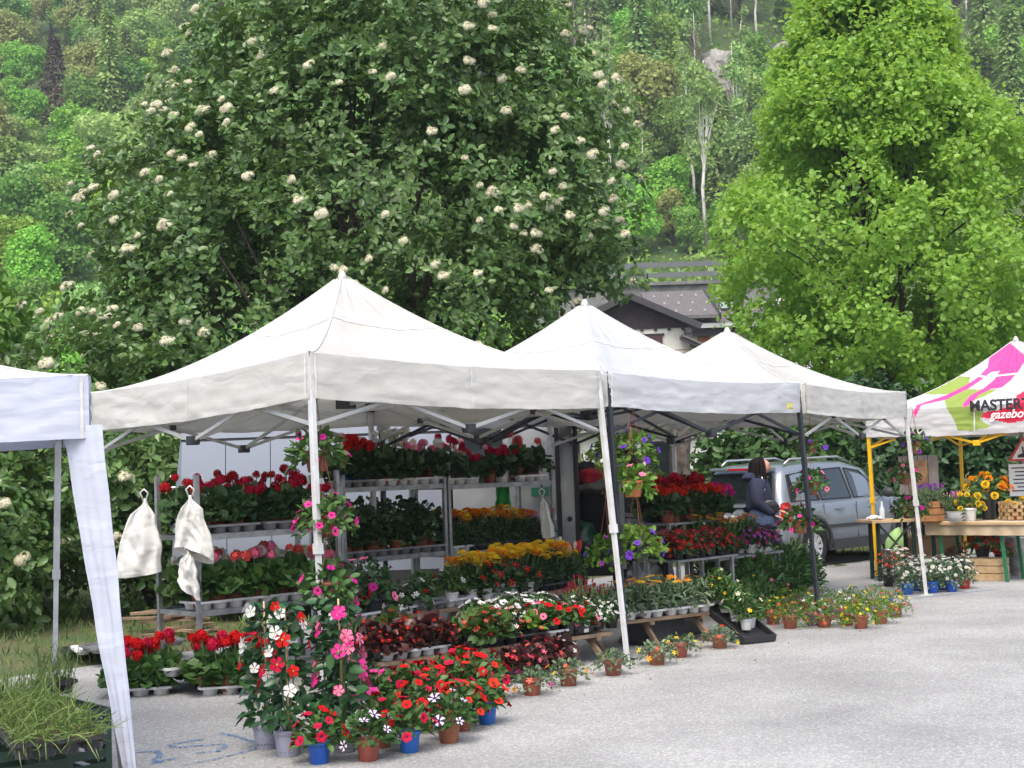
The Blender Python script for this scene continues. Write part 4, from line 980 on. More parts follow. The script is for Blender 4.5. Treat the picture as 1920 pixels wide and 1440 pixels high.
# ------------------------------------------------------------------ pop-up tents
Ud, Vd = Vector((.7071, .7071, 0)), Vector((-.7071, .7071, 0))
SEAM = mat('seam', (.58, .58, .565), .7, (.50, .50, .485), 20)
def nz3(p, s, o=0.): return noise.noise(Vector(p) * s + Vector((o, o * 1.7, -o)))
def tent(label, corners, eave, peak, val, canvas, legm, barm, legoff, group='pop-up tents', legw=.042, skip_legs=(), roofmats=None, roofm=None, jointm=None, nm='market_tent', fineside=None, seed=0., g=1.65, lo=-.50):
    C = [Vector((*c, 0)) for c in corners]; cen = sum(C, Vector()) / 4; jointm = jointm or BLACK_PL
    e = thing(nm, label, 'tent', cen, 0, group)
    mats = roofmats or [canvas]
    for i in range(4):
        a, b = C[i], C[(i + 1) % 4]; ea, eb = eave[i], eave[(i + 1) % 4]; out = (b - a).normalized().cross(Vector((0, 0, 1)))
        if out.dot((a + b) / 2 - cen) < 0: out = -out
        L = (b - a).length
        def eaveline(s, w=0.): return (ea + (eb - ea) * s) - .035 * math.sin(math.pi * s) - w
        def roof(s, t):
            p = a.lerp(b, s).lerp(cen, t); z0 = eaveline(s); edge = math.sin(math.pi * s)
            z = z0 + (peak - z0) * t ** g - .05 * edge * math.sin(math.pi * t) * (1 - t) * 1.6
            wr = (nz3((s * 9, t * 2.2, i + seed), 1) * .010 + nz3((s * 26, t * 5, i * 3 + seed), 1) * .005) * edge ** .3 * min(1, (1 - t) * 6) * min(1, t * 5 + .15)
            fan = .012 * math.sin(s * 37 + i) * max(0, t - .55) * 2 * (1 - t) * 4 * edge
            return (p.x, p.y, z + wr * 1.4 + fan)
        fine = fineside == i
        mb = MB(); mb.grid(roof, 240 if fine else 34, 90 if fine else 20, 0, roofm if fine else None)
        mb.obj('roof_panel', mats if fine else canvas, e, True)
        for ts, wd in ((.62, .02), (.04, .014)):
            sm_ = MB(); sm_.grid(lambda s, t: tuple(Vector(roof(s, ts + wd * t)) + Vector((0, 0, .005))), 34, 1); sm_.obj('seam', SEAM, e, True)
        hp_ = MB(); hp_.tube([tuple(Vector(roof(0, t)) + Vector((0, 0, .003))) for t in np.linspace(.0, .97, 24)], .007, 6, 0, False); hp_.obj('hip_seam', SEAM, e, True)
        def valf(s, t):
            p = a.lerp(b, s); c = min(s, 1 - s)
            z = eaveline(s) - val * t * (1 + .025 * nz3((s * 7, 0, i + seed), 1)) + .006 * nz3((s * 22, t * 2, seed + 2), 1)
            cr = math.exp(-c * 14)
            w = .018 + .016 * nz3((s * 5, t * 3, i + seed), 1) * t ** .5 + .010 * nz3((s * 16, t * 7, i + 9 + seed), 1) * min(1, 3 * t) + cr * .006 * math.sin(t * 34 + 5 * nz3((s * 40, t * 3, seed), 1)) + .012 * t * math.sin(math.pi * s)
            w *= min(1, c * 25 + .25)
            q = p + out * w; return (q.x, q.y, z)
        mb = MB(); mb.grid(valf, 240 if fine else 60, 24 if fine else 12, 0, roofm if fine else None)
        v = mb.obj('valance', mats if fine else canvas, e, True)
        hem = MB(); hem.grid(lambda s, t: tuple(Vector(valf(s, .9 + .1 * t)) + out * .004), 60, 1); hem.obj('hem', canvas, v, True)
        for sc_ in (.012, .5, .988): MB().grid(lambda s, t: tuple(Vector(valf(sc_ + .006 * (s - .5), t)) + out * .004), 1, 12).obj('stitched_seam', SEAM, v, True)
        # scissor truss along the side
        ai, bi = a.lerp(cen, .012), b.lerp(cen, .012); hi = -.10
        A = lambda s, dz: Vector((*ai.lerp(bi, s).xy, (ea + (eb - ea) * s) + dz))
        w = .026
        for s0, s1 in ((0, .5), (1, .5)):
            MB().bar(A(s0, hi), A(s1, lo), .016, w).obj('truss_bar', barm, e)
            MB().bar(A(s0, lo) + (cen - ai).normalized() * .02, A(s1, hi) + (cen - ai).normalized() * .02, .016, w).obj('truss_bar', barm, e)
            MB().box(A((s0 + s1) / 2, (hi + lo) / 2), (.06, .06, .045), math.atan2((b - a).y, (b - a).x)).obj('joint', jointm, e, bevel=.006)
        for dz in (hi, lo): MB().box(A(.5, dz), (.085, .075, .07), math.atan2((b - a).y, (b - a).x)).obj('joint', jointm, e, bevel=.008)
        hub = Vector((cen.x, cen.y, ea - .28)); MB().bar(A(.5, lo), Vector((cen.x, cen.y, ea + .02)), .016, w).obj('truss_bar', barm, e); MB().bar(A(.5, hi), hub, .016, w).obj('truss_bar', barm, e)
        MB().box(A(0, -.14).lerp(Vector((cen.x, cen.y, A(0, -.14).z)), .03), (.07, .07, .09), math.atan2((b - a).y, (b - a).x)).obj('corner_bracket', jointm, e, bevel=.008)
        # legs: upper tube, thinner lower tube, collar and foot
        if i not in skip_legs:
            top = Vector((a.x, a.y, ea - .03)).lerp(Vector((cen.x, cen.y, ea - .03)), .012); o = Vector((*legoff[i], 0)); base = Vector((top.x, top.y, 0)) + o
            mid = base.lerp(top, .46); lg = MB().bar(mid, top, legw, legw, up=(b - a).normalized()); lo_ = lg.obj('leg', legm, e, bevel=.004)
            MB().bar(base + Vector((0, 0, .012)), mid + (top - mid) * .01, legw * .78, legw * .78, up=(b - a).normalized()).obj('lower_leg', legm, lo_)
            MB().bar(base.lerp(top, .445), base.lerp(top, .475), legw * 1.25, legw * 1.25, up=(b - a).normalized()).obj('collar', legm, lo_)
            MB().box(base + Vector((0, 0, .008)), (.11, .11, .012), .78).obj('foot_plate', legm, lo_)
    MB().tube([(cen.x, cen.y, eave[0] - .30), (cen.x, cen.y, peak - .03)], .022, 8).obj('centre_mast', barm, e)
    MB().box((cen.x, cen.y, eave[0] - .27), (.12, .12, .08), .78).obj('hub', jointm, e)
    MB().lathe([(.05, -.05), (.036, -.015), (.026, .012), (.018, .024), (.002, .03)], 12, (cen.x, cen.y, peak)).obj('peak_cap', canvas, e, True)
    return e
A1 = Vector((-1.385, 10.05, 0)); cT1 = [A1, A1 + 3 * Ud, A1 + 3 * Ud + 3 * Vd, A1 + 3 * Vd]
tent('white pop-up tent over the red geranium shelves with white legs', [c.xy for c in cT1], (2.465, 2.40, 2.38, 2.36), 3.28, .315, CANVAS, WHITE_MET, GREY_BAR, ((.045, -.06), (.15, -.12), (0, .05), (.17, -.05)))
A2 = Vector((.80, 12.24, 0)); B2 = Vector((2.80, 14.27, 0))
tent('white pop-up tent on black legs over the tiered flower display', [A2.xy, B2.xy, (B2 + 3 * Vd).xy, (A2 + 3 * Vd).xy], (2.385, 2.34, 2.34, 2.36), 3.21, .285, CANVAS_B, BLACK_MET, BLACK_MET, ((.07, -.05), (.10, -.05), (0, 0), (0, .05)), seed=4)
tent('white pop-up tent over the silver car side, hung with baskets at its corner', [(2.87, 14.36), (4.50, 16.77), (2.0, 18.46), (.37, 16.05)], (2.33, 2.31, 2.30, 2.33), 3.07, .285, CANVAS, WHITE_MET, GREY_BAR, ((.06, 0), (.12, -.08), (0, 0), (0, 0)), seed=8, skip_legs=(0,))
# small yellow maker's tag sewn to the valance of the black-legged tent
p = D(1473, 762, 14.0); q = Vector((.7071, -.7071, 0)); t = thing('valance_tag', 'small yellow tag at the valance corner of the black-legged tent', 'tag', p + q * .05)
MB().box(p + q * .05, (.09, .008, .055), R(45)).obj('cloth', mat('tag_yellow', (.62, .50, .06), .6, (.35, .38, .05), 40), t); MB().box(p + q * .056, (.07, .006, .028), R(45)).obj('print', mat('tag_white', (.7, .66, .4), .6, (.4, .42, .1), 60), t)

# printed tent on yellow legs
def Z(pts): return [(1580 + x / 2.88, 620 + y / 2.88) for x, y in pts]
POLY = [(1, Z([(880, 45), (979, 130), (985, 165), (945, 225), (905, 270), (858, 308), (800, 316), (740, 345), (690, 395), (655, 420), (648, 395), (690, 350), (760, 312), (822, 262), (850, 215), (800, 225), (740, 272), (680, 312), (560, 372), (425, 402), (392, 470), (378, 445), (400, 402), (560, 348), (655, 300), (722, 258), (782, 200), (795, 130), (850, 85)])),
        (3, Z([(990, 320), (990, 480), (905, 502), (820, 482), (748, 468), (765, 440), (840, 430), (925, 395), (940, 350)])),
        (2, Z([(372, 340), (480, 290), (600, 248), (692, 248), (680, 290), (640, 315), (835, 318), (770, 352), (700, 380), (692, 420), (765, 440), (740, 480), (805, 518), (700, 540), (622, 540), (600, 480), (562, 420), (550, 372), (585, 342), (480, 345)]))]
def pip(x, y, poly):
    c = False; j = len(poly) - 1
    for i in range(len(poly)):
        (x1, y1), (x2, y2) = poly[i], poly[j]
        if (y1 > y) != (y2 > y) and x < (x2 - x1) * (y - y1) / (y2 - y1) + x1: c = not c
        j = i
    return c
def printm(p):
    x, y = project(p)
    for k, poly in POLY:
        if pip(x, y, poly): return k
    return 0
Lc, Nc, Rc, Fc = Vector((4.68, 19.5, 0)), Vector((6.98, 17.57, 0)), Vector((8.91, 19.87, 0)), Vector((6.61, 21.8, 0))
mt = tent('white tent printed with pink and green paint splashes on yellow legs', [Lc.xy, Nc.xy, Rc.xy, Fc.xy], (2.20, 2.22, 2.2, 2.18), 3.1, .36, CANVAS_P, YELLOW_MET, YELLOW_MET, ((.03, 0), (0, 0), (0, 0), (0, 0)), roofmats=[CANVAS_P, PINK_P, GREEN_P, RED_P], roofm=printm, fineside=0, seed=12, jointm=YELLOW_MET)
def text_part(txt, p, size, rz, m, parent, shear=0., name='lettering', rx=R(90)):
    cu = bpy.data.curves.new(name, 'FONT'); cu.body = txt; cu.size = size; cu.extrude = .002; cu.shear = shear; cu.offset = .006 if not shear else .002
    o = bpy.data.objects.new('t', cu); COL.objects.link(o); dg = bpy.context.evaluated_depsgraph_get(); dg.update()
    me = bpy.data.meshes.new_from_object(o.evaluated_get(dg)); bpy.data.objects.remove(o); me.materials.clear(); me.materials.append(m)
    r = link(name, me, parent, True, loc=p, rot=(rx, 0, rz)); return r
dirLN = (Nc - Lc).normalized(); rzt = math.atan2(dirLN.y, dirLN.x); outn = Vector((dirLN.y, -dirLN.x, 0))
def on_face(px, py, off):   # sight line meets the valance plane
    d = ray(px, py); o = Vector((0, 0, CAM_H)); pl = Lc + outn * off; t = (pl - o).dot(outn) / d.dot(outn); return o + d * t
INK = mat('print_black', (.02, .02, .025), .6); INKW = mat('print_white', (.82, .8, .8), .6)
text_part('MASTERTENT', on_face(1818, 771, .062), .185, rzt, INK, mt)
text_part('gazebo professionali', on_face(1856, 785, .066), .15, rzt, INKW, mt, .35)

# near left tent, pale lavender, with a cloth leg sleeve
c1 = Vector((-2.14, 7.4, 0)); sv_ = Vector((-1.02, 2.86, 0)); fv_ = Vector((-2.86, -1.02, 0))
lt_ = tent('pale lavender-white tent above the chive trays with cloth leg sleeve', [c1.xy, (c1 + sv_).xy, (c1 + sv_ + fv_).xy, (c1 + fv_).xy], (2.17, 2.19, 2.2, 2.2), 2.85, .315, CANVAS_L, WHITE_MET, GREY_BAR, ((.16, -.02), (-.08, .03), (0, 0), (0, 0)), seed=21, skip_legs=(0, 2, 3), lo=-.26)
top = Vector((c1.x, c1.y, 1.9)); bot = Vector((c1.x + .19, c1.y - .02, .02))
MB().bar(bot + Vector((-.05, .07, 0)), top + Vector((-.05, .07, .1)), .034, .034).obj('leg', mat('grey_leg', (.12, .125, .14), .5), lt_)
def sleeve(s, t):
    z = top.z + .02 - t * 1.9; w = .165 * (1 - t) ** .75 + .05
    x = top.x + .025 + (bot.x - top.x) * t + (s - .78) * w + .010 * nz3((s * 3, t * 6, 3), 1); y = top.y - .035 + (bot.y - top.y) * t + .06 * abs(s - .85) + .022 * nz3((s * 5, t * 5, 7), 1) * (1 - abs(s - .8))
    return (x, y, z)
MB().grid(sleeve, 14, 50).obj('leg_sleeve', CANVAS_L, lt_, True)
MB().grid(lambda s, t: tuple(Vector(sleeve(0, t)) + Vector((.012 * s, -.004 - .003 * s, 0))), 1, 50).obj('sleeve_hem', CANVAS_L, lt_, True)
# ------------------------------------------------------------------ van: long side towards the stalls, side door open
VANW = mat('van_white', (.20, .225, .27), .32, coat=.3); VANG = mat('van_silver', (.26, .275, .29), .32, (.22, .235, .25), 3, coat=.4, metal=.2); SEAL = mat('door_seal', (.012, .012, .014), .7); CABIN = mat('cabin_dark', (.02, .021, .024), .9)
VX0, VY, VH = -3.85, 16.35, 2.5       # rear end, near side, roof height
def vy(z):  # the side leans in above the belt line
    return VY + (0 if z < 1.25 else .16 * ((z - 1.25) / 1.25) ** 1.6) + (.03 if z < .7 else 0)
def van_side(x0, x1, z0, z1, nz=10):
    mb = MB(); mb.grid(lambda u, v: (x0 + (x1 - x0) * u, vy(z0 + (z1 - z0) * v), z0 + (z1 - z0) * v), 4, nz); return mb
van = thing('delivery_van', 'white and silver panel van with open side door behind the shelves', 'van', (VX0 + 2.7, VY + 1, 0))
# rear pillar leans with the tapering body
rear = MB(); rear.grid(lambda u, v: (VX0 + .16 * v ** 1.3 - .02 + u * (.14 - .05 * v), vy(.5 + 2 * v) + .10 * (1 - u), .5 + 2 * v), 4, 10); rear.obj('rear_pillar', VANW, van, True)
for z in (1.62, 1.5): MB().tube([(VX0 + .03, VY + .02, z), (VX0 + .03, VY - .035, z + .02), (VX0 + .1, VY - .03, z + .02)], .014, 8).obj('door_hinge', CHROME, van)
for a, b in ((VX0 + .13, VX0 + .62), (VX0 + .628, VX0 + 1.12), (VX0 + 1.128, VX0 + 3.13)): van_side(a, b, .48, 2.02).obj('side_panel', VANW, van, True)
van_side(VX0 + .12, VX0 + 3.13, 2.05, 2.14, 2).obj('side_moulding', VANW, van, True)
van_side(VX0 + .12, VX0 + 3.13, 2.16, 2.5, 4).obj('roof_side', VANW, van, True)
van_side(VX0 + .12, VX0 + 3.13, 2.0, 2.2, 2).obj('moulding_gap', SEAL, van, True).location.y = .012
MB().box((VX0 + 2.5, VY + 1.15, 2.52), (4.8, 1.9, .06)).obj('roof', VANW, van, bevel=.02)
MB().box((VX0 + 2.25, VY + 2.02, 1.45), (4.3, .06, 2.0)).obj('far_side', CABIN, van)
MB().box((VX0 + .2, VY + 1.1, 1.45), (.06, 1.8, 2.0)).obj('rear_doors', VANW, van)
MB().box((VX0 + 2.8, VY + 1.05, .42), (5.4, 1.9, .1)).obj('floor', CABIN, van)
MB().box((VX0 + 2.0, VY + .06, .40), (3.3, .1, .24)).obj('sill', SEAL, van)
# the slid-back door: silver inner skin with slots, window
dr = van_side(VX0 + 3.15, VX0 + 4.30, .5, 2.28).obj('sliding_door', VANG, van, True)
MB().prism([(VX0 + 3.23, vy(1.6) - .03, 1.45), (VX0 + 3.76, vy(1.6) - .03, 1.45), (VX0 + 3.70, vy(2.1) - .03, 2.15), (VX0 + 3.23, vy(2.1) - .03, 2.15)], (0, .02, 0)).obj('window', GLASS_D, dr)
MB().tube([(VX0 + 3.83, vy(2.1) - .05, 2.12), (VX0 + 3.78, vy(1.7) - .05, 1.7), (VX0 + 3.84, vy(1.3) - .05, 1.3)], .03, 6).obj('window_frame', VANG, dr)
for z in (1.85, 1.62, 1.36): MB().box((VX0 + 4.14, vy(z) - .012, z), (.018, .02, .11)).obj('slot', SEAL, dr)
MB().bar((VX0 + 3.8, vy(2.15) - .03, 2.12), (VX0 + 4.08, vy(2.15) - .03, 2.2), .05, .06).obj('handle_recess', VANW, dr)
MB().box((VX0 + 4.12, VY - .04, 1.33), (.2, .03, .1)).obj('green_box', mat('tool_green', (.02, .16, .09), .6), dr)
MB().box((VX0 + 4.325, VY + .03, 1.4), (.05, .1, 1.85)).obj('door_seal', SEAL, van)
van_side(VX0 + 4.355, VX0 + 4.50, .5, 2.3).obj('door_pillar', VANG, van, True)
MB().lathe([(.0, 0), (.03, .004), (.03, .02), (.0, .024)], 10, (VX0 + 4.44, VY - .03, 1.02), axis=(0, -1, 0)).obj('lock', SEAL, van)
MB().box((VX0 + 4.52, VY + .03, 1.4), (.03, .08, 1.85)).obj('door_seal', SEAL, van)
# cab: dark interior, arched door frame, front door, bonnet
MB().box((VX0 + 4.95, VY + 1.9, .85), (1.1, .05, .9)).obj('cab_far_door', CABIN, van)
MB().box((VX0 + 4.8, VY + 1.2, .9), (.5, .6, .9)).obj('seat', CABIN, van, bevel=.08)
MB().box((VX0 + 4.7, VY + 1.2, 1.35), (.2, .5, .6)).obj('seat', CABIN, van, bevel=.06)
arch = MB().tube([(VX0 + 4.52, VY + .05, 2.13), (VX0 + 4.66, VY + .05, 2.13), (VX0 + 4.80, VY + .03, 2.04), (VX0 + 4.88, VY, 1.88), (VX0 + 4.92, VY, 1.66)], .04, 8).obj('door_arch', SEAL, van, True)
MB().tube([(VX0 + 4.5, VY + .1, 2.26), (VX0 + 4.7, VY + .1, 2.24), (VX0 + 4.9, VY + .06, 2.12), (VX0 + 5.0, VY + .04, 1.8)], .05, 8).obj('roof_edge', VANG, van, True)
fd = MB(); fd.grid(lambda u, v: (VX0 + 4.93 + .12 * u, VY - .04 + .03 * math.sin(3 * v), .45 + 1.3 * v), 4, 8); fd.obj('front_door', VANW, van, True)
bn = MB(); bn.grid(lambda u, v: (VX0 + 5.06 + .75 * u, VY + .02 + .35 * u * u, .5 + (.5 - .25 * u * u) * v), 10, 6); bn.obj('front_wing', VANW, van, True)
MB().grid(lambda u, v: (VX0 + 5.0 + .8 * u, VY + .1 + .3 * u * u + 1.6 * v, 1.02 - .27 * u * u), 6, 4).obj('bonnet', VANW, van, True)
def wheel(parent, c, r, w, rz, ax, spokes=7, rimm=None):
    """tyre and spoked rim; ax points out of the visible face"""
    c = Vector(c); ax = Vector(ax).normalized(); x, y, z = frame_from(ax)
    t = MB().lathe([(r * .62, -w / 2), (r * .93, -w / 2), (r, -w * .3), (r, w * .3), (r * .93, w / 2), (r * .66, w / 2), (r * .62, w * .36)], 28, c, 0, False, False, ax).obj('wheel', RUBBER, parent, True)
    b = MB().lathe([(r * .63, w * .38), (r * .60, w * .46), (r * .56, w * .40), (r * .55, w * .1)], 24, c, 0, False, True, ax)
    for k in range(spokes):
        a = 6.283 * k / spokes; d = x * math.cos(a) + y * math.sin(a)
        b.bar(c + d * r * .1 + z * w * .36, c + d * r * .58 + z * w * .42, r * .16, w * .16, up=z)
    b.lathe([(r * .17, w * .2), (r * .16, w * .48), (.001, w * .5)], 12, c, 0, False, False, ax)
    link('rim', b.mesh('rim', rimm or CHROME), t); return t
WR = mat('rim_grey', (.30, .31, .32), .4, metal=.5)
for x in (VX0 + 1.2, VX0 + 5.24): wheel(van, (x, VY + .1, .34), .34, .22, 0, (0, -1, 0), 9, WR)
# clothes and bag lying in the cab
t = thing('red_clothing_pile', 'crumpled red garment on the seat of the van cab', 'clothing', (VX0 + 4.68, VY + .6, 1.3))
def blob(c, s, sd, k=.45, n=3):
    bm = bmesh.new(); bmesh.ops.create_icosphere(bm, subdivisions=n, radius=1); b = MB()
    for v in bm.verts:
        q = 1 + k * noise.noise(v.co * 1.8 + Vector((sd, 0, 0))) + k * .5 * noise.noise(v.co * 4 + Vector((sd, 3, 0)))
        v.co = Vector((c[0] + v.co.x * s[0] * q, c[1] + v.co.y * s[1] * q, c[2] + v.co.z * s[2] * q))
    bm.verts.index_update(); b.add([v.co.copy() for v in bm.verts], [tuple(v.index for v in f.verts) for f in bm.faces]); bm.free(); return b
blob((VX0 + 4.68, VY + .55, 1.46), (.18, .2, .1), 3).obj('cloth', mat('cloth_red', (.35, .015, .03), .9), t, True)
blob((VX0 + 4.74, VY + .5, 1.36), (.2, .2, .08), 5).obj('lining', mat('cloth_grey', (.18, .17, .16), .9), t, True)
t = thing('dark_jacket', 'dark coat hanging over the van seat below the red garment', 'clothing', (VX0 + 4.72, VY + .5, .6)); blob((VX0 + 4.72, VY + .5, .95), (.17, .16, .42), 9, .25).obj('cloth', mat('cloth_black', (.012, .013, .018), .95), t, True)
t = thing('green_sack', 'dark green plastic sack in the van doorway', 'sack', (VX0 + 4.6, VY + .25, .5)); blob((VX0 + 4.6, VY + .22, .78), (.16, .13, .2), 12, .3).obj('sack', mat('sack_green', (.012, .06, .035), .35), t, True)

# ------------------------------------------------------------------ silver-blue car, seen from its right rear
CARP = mat('car_paint', (.20, .228, .262), .28, coat=.8, metal=.35); CARPL = mat('car_plastic', (.035, .037, .04), .6); LAMP = mat('lamp_red', (.45, .008, .008), .15, coat=1.)
def car():
    th = R(44); e = thing('parked_car', 'silver-blue compact car with roof rails parked behind the stalls', 'car', (4.60, 22.7, 0), th, None, .94)
    def o(mb, name, m, parent=None, smooth=False, bevel=0): return mb.obj(name, m, parent or e, smooth, bevel, world_space=False)
    belt = lambda x: .98 + .02 * (x + 2) / 4
    def top(x):     # bonnet and roof outline of the body shell
        return float(np.interp(x, [-2.08, -2.03, -1.5, .75, 1.2, 1.9, 2.08], [.70, .97, 1.0, 1.04, 1.0, .90, .62]))
    def hw(x): return float(np.interp(x, [-2.08, -1.9, -1.2, 1.2, 1.8, 2.08], [.78, .86, .885, .885, .84, .66]))
    xs = np.linspace(-2.08, 2.08, 44); mb = MB(); n = 12; vs = []
    for x in xs:
        w, t = hw(x), top(x); zb = .30
        if abs(x + 1.3) < .40: zb = max(zb, .34 + math.sqrt(max(0, .40 ** 2 - (x + 1.3) ** 2)) * .98)
        if abs(x - 1.28) < .40: zb = max(zb, .34 + math.sqrt(max(0, .40 ** 2 - (x - 1.28) ** 2)) * .98)
        zb = min(zb, t - .06)
        pr = [(w - .10, zb - .0), (w - .02, zb + .005), (w + .0, zb + .06 * (t - zb)), (w + .02, zb + .35 * (t - zb)), (w + .012, zb + .6 * (t - zb)), (w - .005, zb + .86 * (t - zb)), (w - .05, t - .015), (w - .2, t)]
        vs += [(x, -a, z) for a, z in pr] + [(x, a, z) for a, z in reversed(pr)]
    k = 16; mb.add(vs, [(i * k + j, (i + 1) * k + j, (i + 1) * k + j + 1, i * k + j + 1) for i in range(len(xs) - 1) for j in range(k - 1)] + [tuple(range(k)), tuple((len(xs) - 1) * k + j for j in range(k - 1, -1, -1))])
    body = o(mb, 'body', CARP, smooth=True)
    # cabin shell: sections across, with a near-upright tail
    def roofz(x): return float(np.interp(x, [-2.02, -1.86, -1.6, -.9, -.1, .45, 1.02], [1.0, 1.50, 1.60, 1.645, 1.63, 1.52, 1.03]))
    def cw(x, f): return float(np.interp(x, [-2.02, -1.5, .4, 1.02], [.80, .84, .83, .78])) * (1 - .20 * f)
    mb = MB(); vs = []; xs = np.linspace(-2.02, 1.02, 30)
    for x in xs:
        z1 = roofz(x); z0 = .96
        pr = [(cw(x, 0), z0), (cw(x, .35), z0 + .35 * (z1 - z0)), (cw(x, .8), z0 + .82 * (z1 - z0)), (cw(x, 1) - .03, z0 + .95 * (z1 - z0)), (cw(x, 1) - .14, z1)]
        vs += [(x, -a, z) for a, z in pr] + [(x, a, z) for a, z in reversed(pr)]
    k = 10; mb.add(vs, [(i * k + j, (i + 1) * k + j, (i + 1) * k + j + 1, i * k + j + 1) for i in range(len(xs) - 1) for j in range(k - 1)] + [tuple(range(k))])
    o(mb, 'cabin', CARP, smooth=True)
    def side_pt(x, z, s, off=.008):
        z1 = roofz(x); f = min(1, max(0, (z - .96) / (z1 - .96))); return (x, s * (cw(x, f * 1.0 if f < .8 else .8) + off), z)
    for s in (-1, 1):
        for (nm, pl) in (('rear_quarter_window', [(-1.78, 1.04), (-1.74, 1.44), (-1.12, 1.50), (-1.06, 1.04)]), ('rear_side_window', [(-1.0, 1.04), (-1.04, 1.50), (-.30, 1.52), (-.18, 1.04)]), ('front_side_window', [(-.10, 1.04), (-.20, 1.51), (.22, 1.46), (.80, 1.08), (.80, 1.04)])):
            P = [side_pt(x, z, s) for x, z in pl]; mb = MB(); mb.add(P, [tuple(range(len(P)))]); w = o(mb, nm, GLASS_D)
            for a, b in zip(P, P[1:] + P[:1]): o(MB().bar(a, b, .022, .014), 'window_trim', SEAL, w)
        for x in (-1.03, -.13, .86): o(MB().bar((x, s * (hw(x) + .016), .42), (x - .02, s * (hw(x) + .008), .98), .006, .012), 'door_gap', SEAL)
        o(MB().bar((-.95, s * (hw(0) + .03), .62), (.8, s * (hw(0) + .03), .62), .02, .055), 'door_moulding', CARPL)
        for x in (-.72, .22): o(MB().bar((x, s * (hw(x) + .03), .88), (x + .19, s * (hw(x) + .03), .885), .022, .03), 'door_handle', CARP, bevel=.006)
        o(MB().tube([(-1.65, s * .60, 1.60), (-1.5, s * .60, 1.68), (-.2, s * .60, 1.695), (.15, s * .58, 1.60)], .018, 6), 'roof_rail', mat('rail_silver', (.45, .46, .47), .35, metal=.6), smooth=True)
        o(MB().bar((-.92, s * (hw(0) - .0), .33), (.9, s * (hw(0) - .0), .33), .06, .16), 'sill', CARPL)
        mr = MB(); bl = blob((.62, s * 1.0, 1.09), (.07, .10, .08), 1, .05); mr.add(bl.v, bl.f); mr.bar((.66, s * .84, 1.04), (.64, s * .95, 1.06), .05, .04); o(mr, 'wing_mirror', CARPL, smooth=True)
        o(MB().prism([(-2.07, s * .80, .74), (-2.055, s * .80, 1.02), (-1.95, s * .875, 1.04), (-1.86, s * .893, .92), (-1.92, s * .89, .74)], (-.012, s * .014, 0)), 'tail_lamp', LAMP)
        for x in (-1.3, 1.28):
            arc = [(x + .42 * math.cos(a), s * (hw(x) + .022), .34 + .42 * math.sin(a)) for a in np.linspace(-.1, 3.24, 14)]
            o(MB().tube(arc, .032, 6), 'arch_trim', CARPL, smooth=True)
            w = wheel(e, (x, s * (hw(x) - .10), .33), .33, .20, 0, (0, s, 0), 9, mat('rim_silver', (.55, .56, .57), .35, metal=.4)); w.matrix_parent_inverse = Matrix.Identity(4)
            o(MB().lathe([(.39, -.1), (.39, .06)], 20, (x, s * (hw(x) - .12), .34), axis=(0, s, 0)), 'wheel_well', SEAL)
    P = [(-2.005, -.66, 1.06), (-1.885, -.58, 1.47), (-1.885, .58, 1.47), (-2.005, .66, 1.06)]; P = [(x - .022, y, z) for x, y, z in P]; mb = MB(); mb.add(P, [(0, 1, 2, 3)]); w = o(mb, 'rear_window', GLASS_D)
    for a, b in zip(P, P[1:] + P[:1]): o(MB().bar(a, b, .03, .02), 'window_trim', SEAL, w)
    o(MB().bar((-1.95, -.2, 1.10), (-1.955, .35, 1.12), .02, .02), 'wiper', SEAL)
    o(MB().box((-1.90, 0, 1.545), (.16, 1.16, .05)), 'roof_spoiler', CARP, bevel=.015); o(MB().box((-1.988, 0, 1.545), (.02, .4, .028)), 'high_brake_lamp', LAMP)
    o(MB().box((-2.06, 0, .42), (.14, 1.62, .26)), 'rear_bumper', CARPL, bevel=.04)
    for s in (-1, 1): o(MB().box((-2.135, s * .62, .40), (.012, .26, .07)), 'bumper_reflector', LAMP)
    pl = o(MB().box((-2.105, 0, .78), (.02, .52, .115)), 'number_plate', WHITE_POT, bevel=.004)
    text_part('GL', (0, 0, 0), .115, 0, INK, e, name='plate_lettering'); t = bpy.context.scene.collection.objects[-1]
    t.matrix_parent_inverse = Matrix.Identity(4); t.location = (-2.119, -.05, .742); t.rotation_euler = (R(90), 0, R(-90)); t.scale = (.72, 1, 1)
    o(MB().lathe([(.001, 0), (.055, .004), (.06, .012), (.045, .016), (.001, .016)], 18, (-2.092, .42, .87), axis=(-1, 0, 0)), 'badge', CARPL)
    return e
car()
# ------------------------------------------------------------------ woman browsing the flowers, seen from behind her left shoulder, facing right
def skinned(name, verts, edges, rad, m, parent, sub=2, root=0):
    me = bpy.data.meshes.new(name); me.from_pydata(verts, edges, []); me.materials.append(m)
    o = link(name, me, parent, False); o.modifiers.new('skin', 'SKIN'); 
    for i, r in enumerate(rad):
        sv = me.skin_vertices[0].data[i]; sv.radius = r if hasattr(r, '__len__') else (r, r); sv.use_root = i == root
    o.modifiers['skin'].use_smooth_shade = True
    s = o.modifiers.new('sub', 'SUBSURF'); s.levels = s.render_levels = sub; return o
SKINM = mat('skin', (.50, .27, .19), .5, spec=.4); HAIR = mat('dark_hair', (.006, .004, .004), .75, (.012, .008, .007), 50, bump=.5, bscale=120, spec=.15)
NAVY = mat('navy_cloth', (.012, .016, .04), .85, (.02, .026, .06), 20, bump=.3, bscale=60); DENIM = mat('denim', (.03, .05, .10), .9, (.05, .08, .15), 25, bump=.3, bscale=80); JEANS = mat('jeans', (.016, .03, .065), .9, (.025, .045, .09), 25)
pw = D(1428, 1000, 19.6)
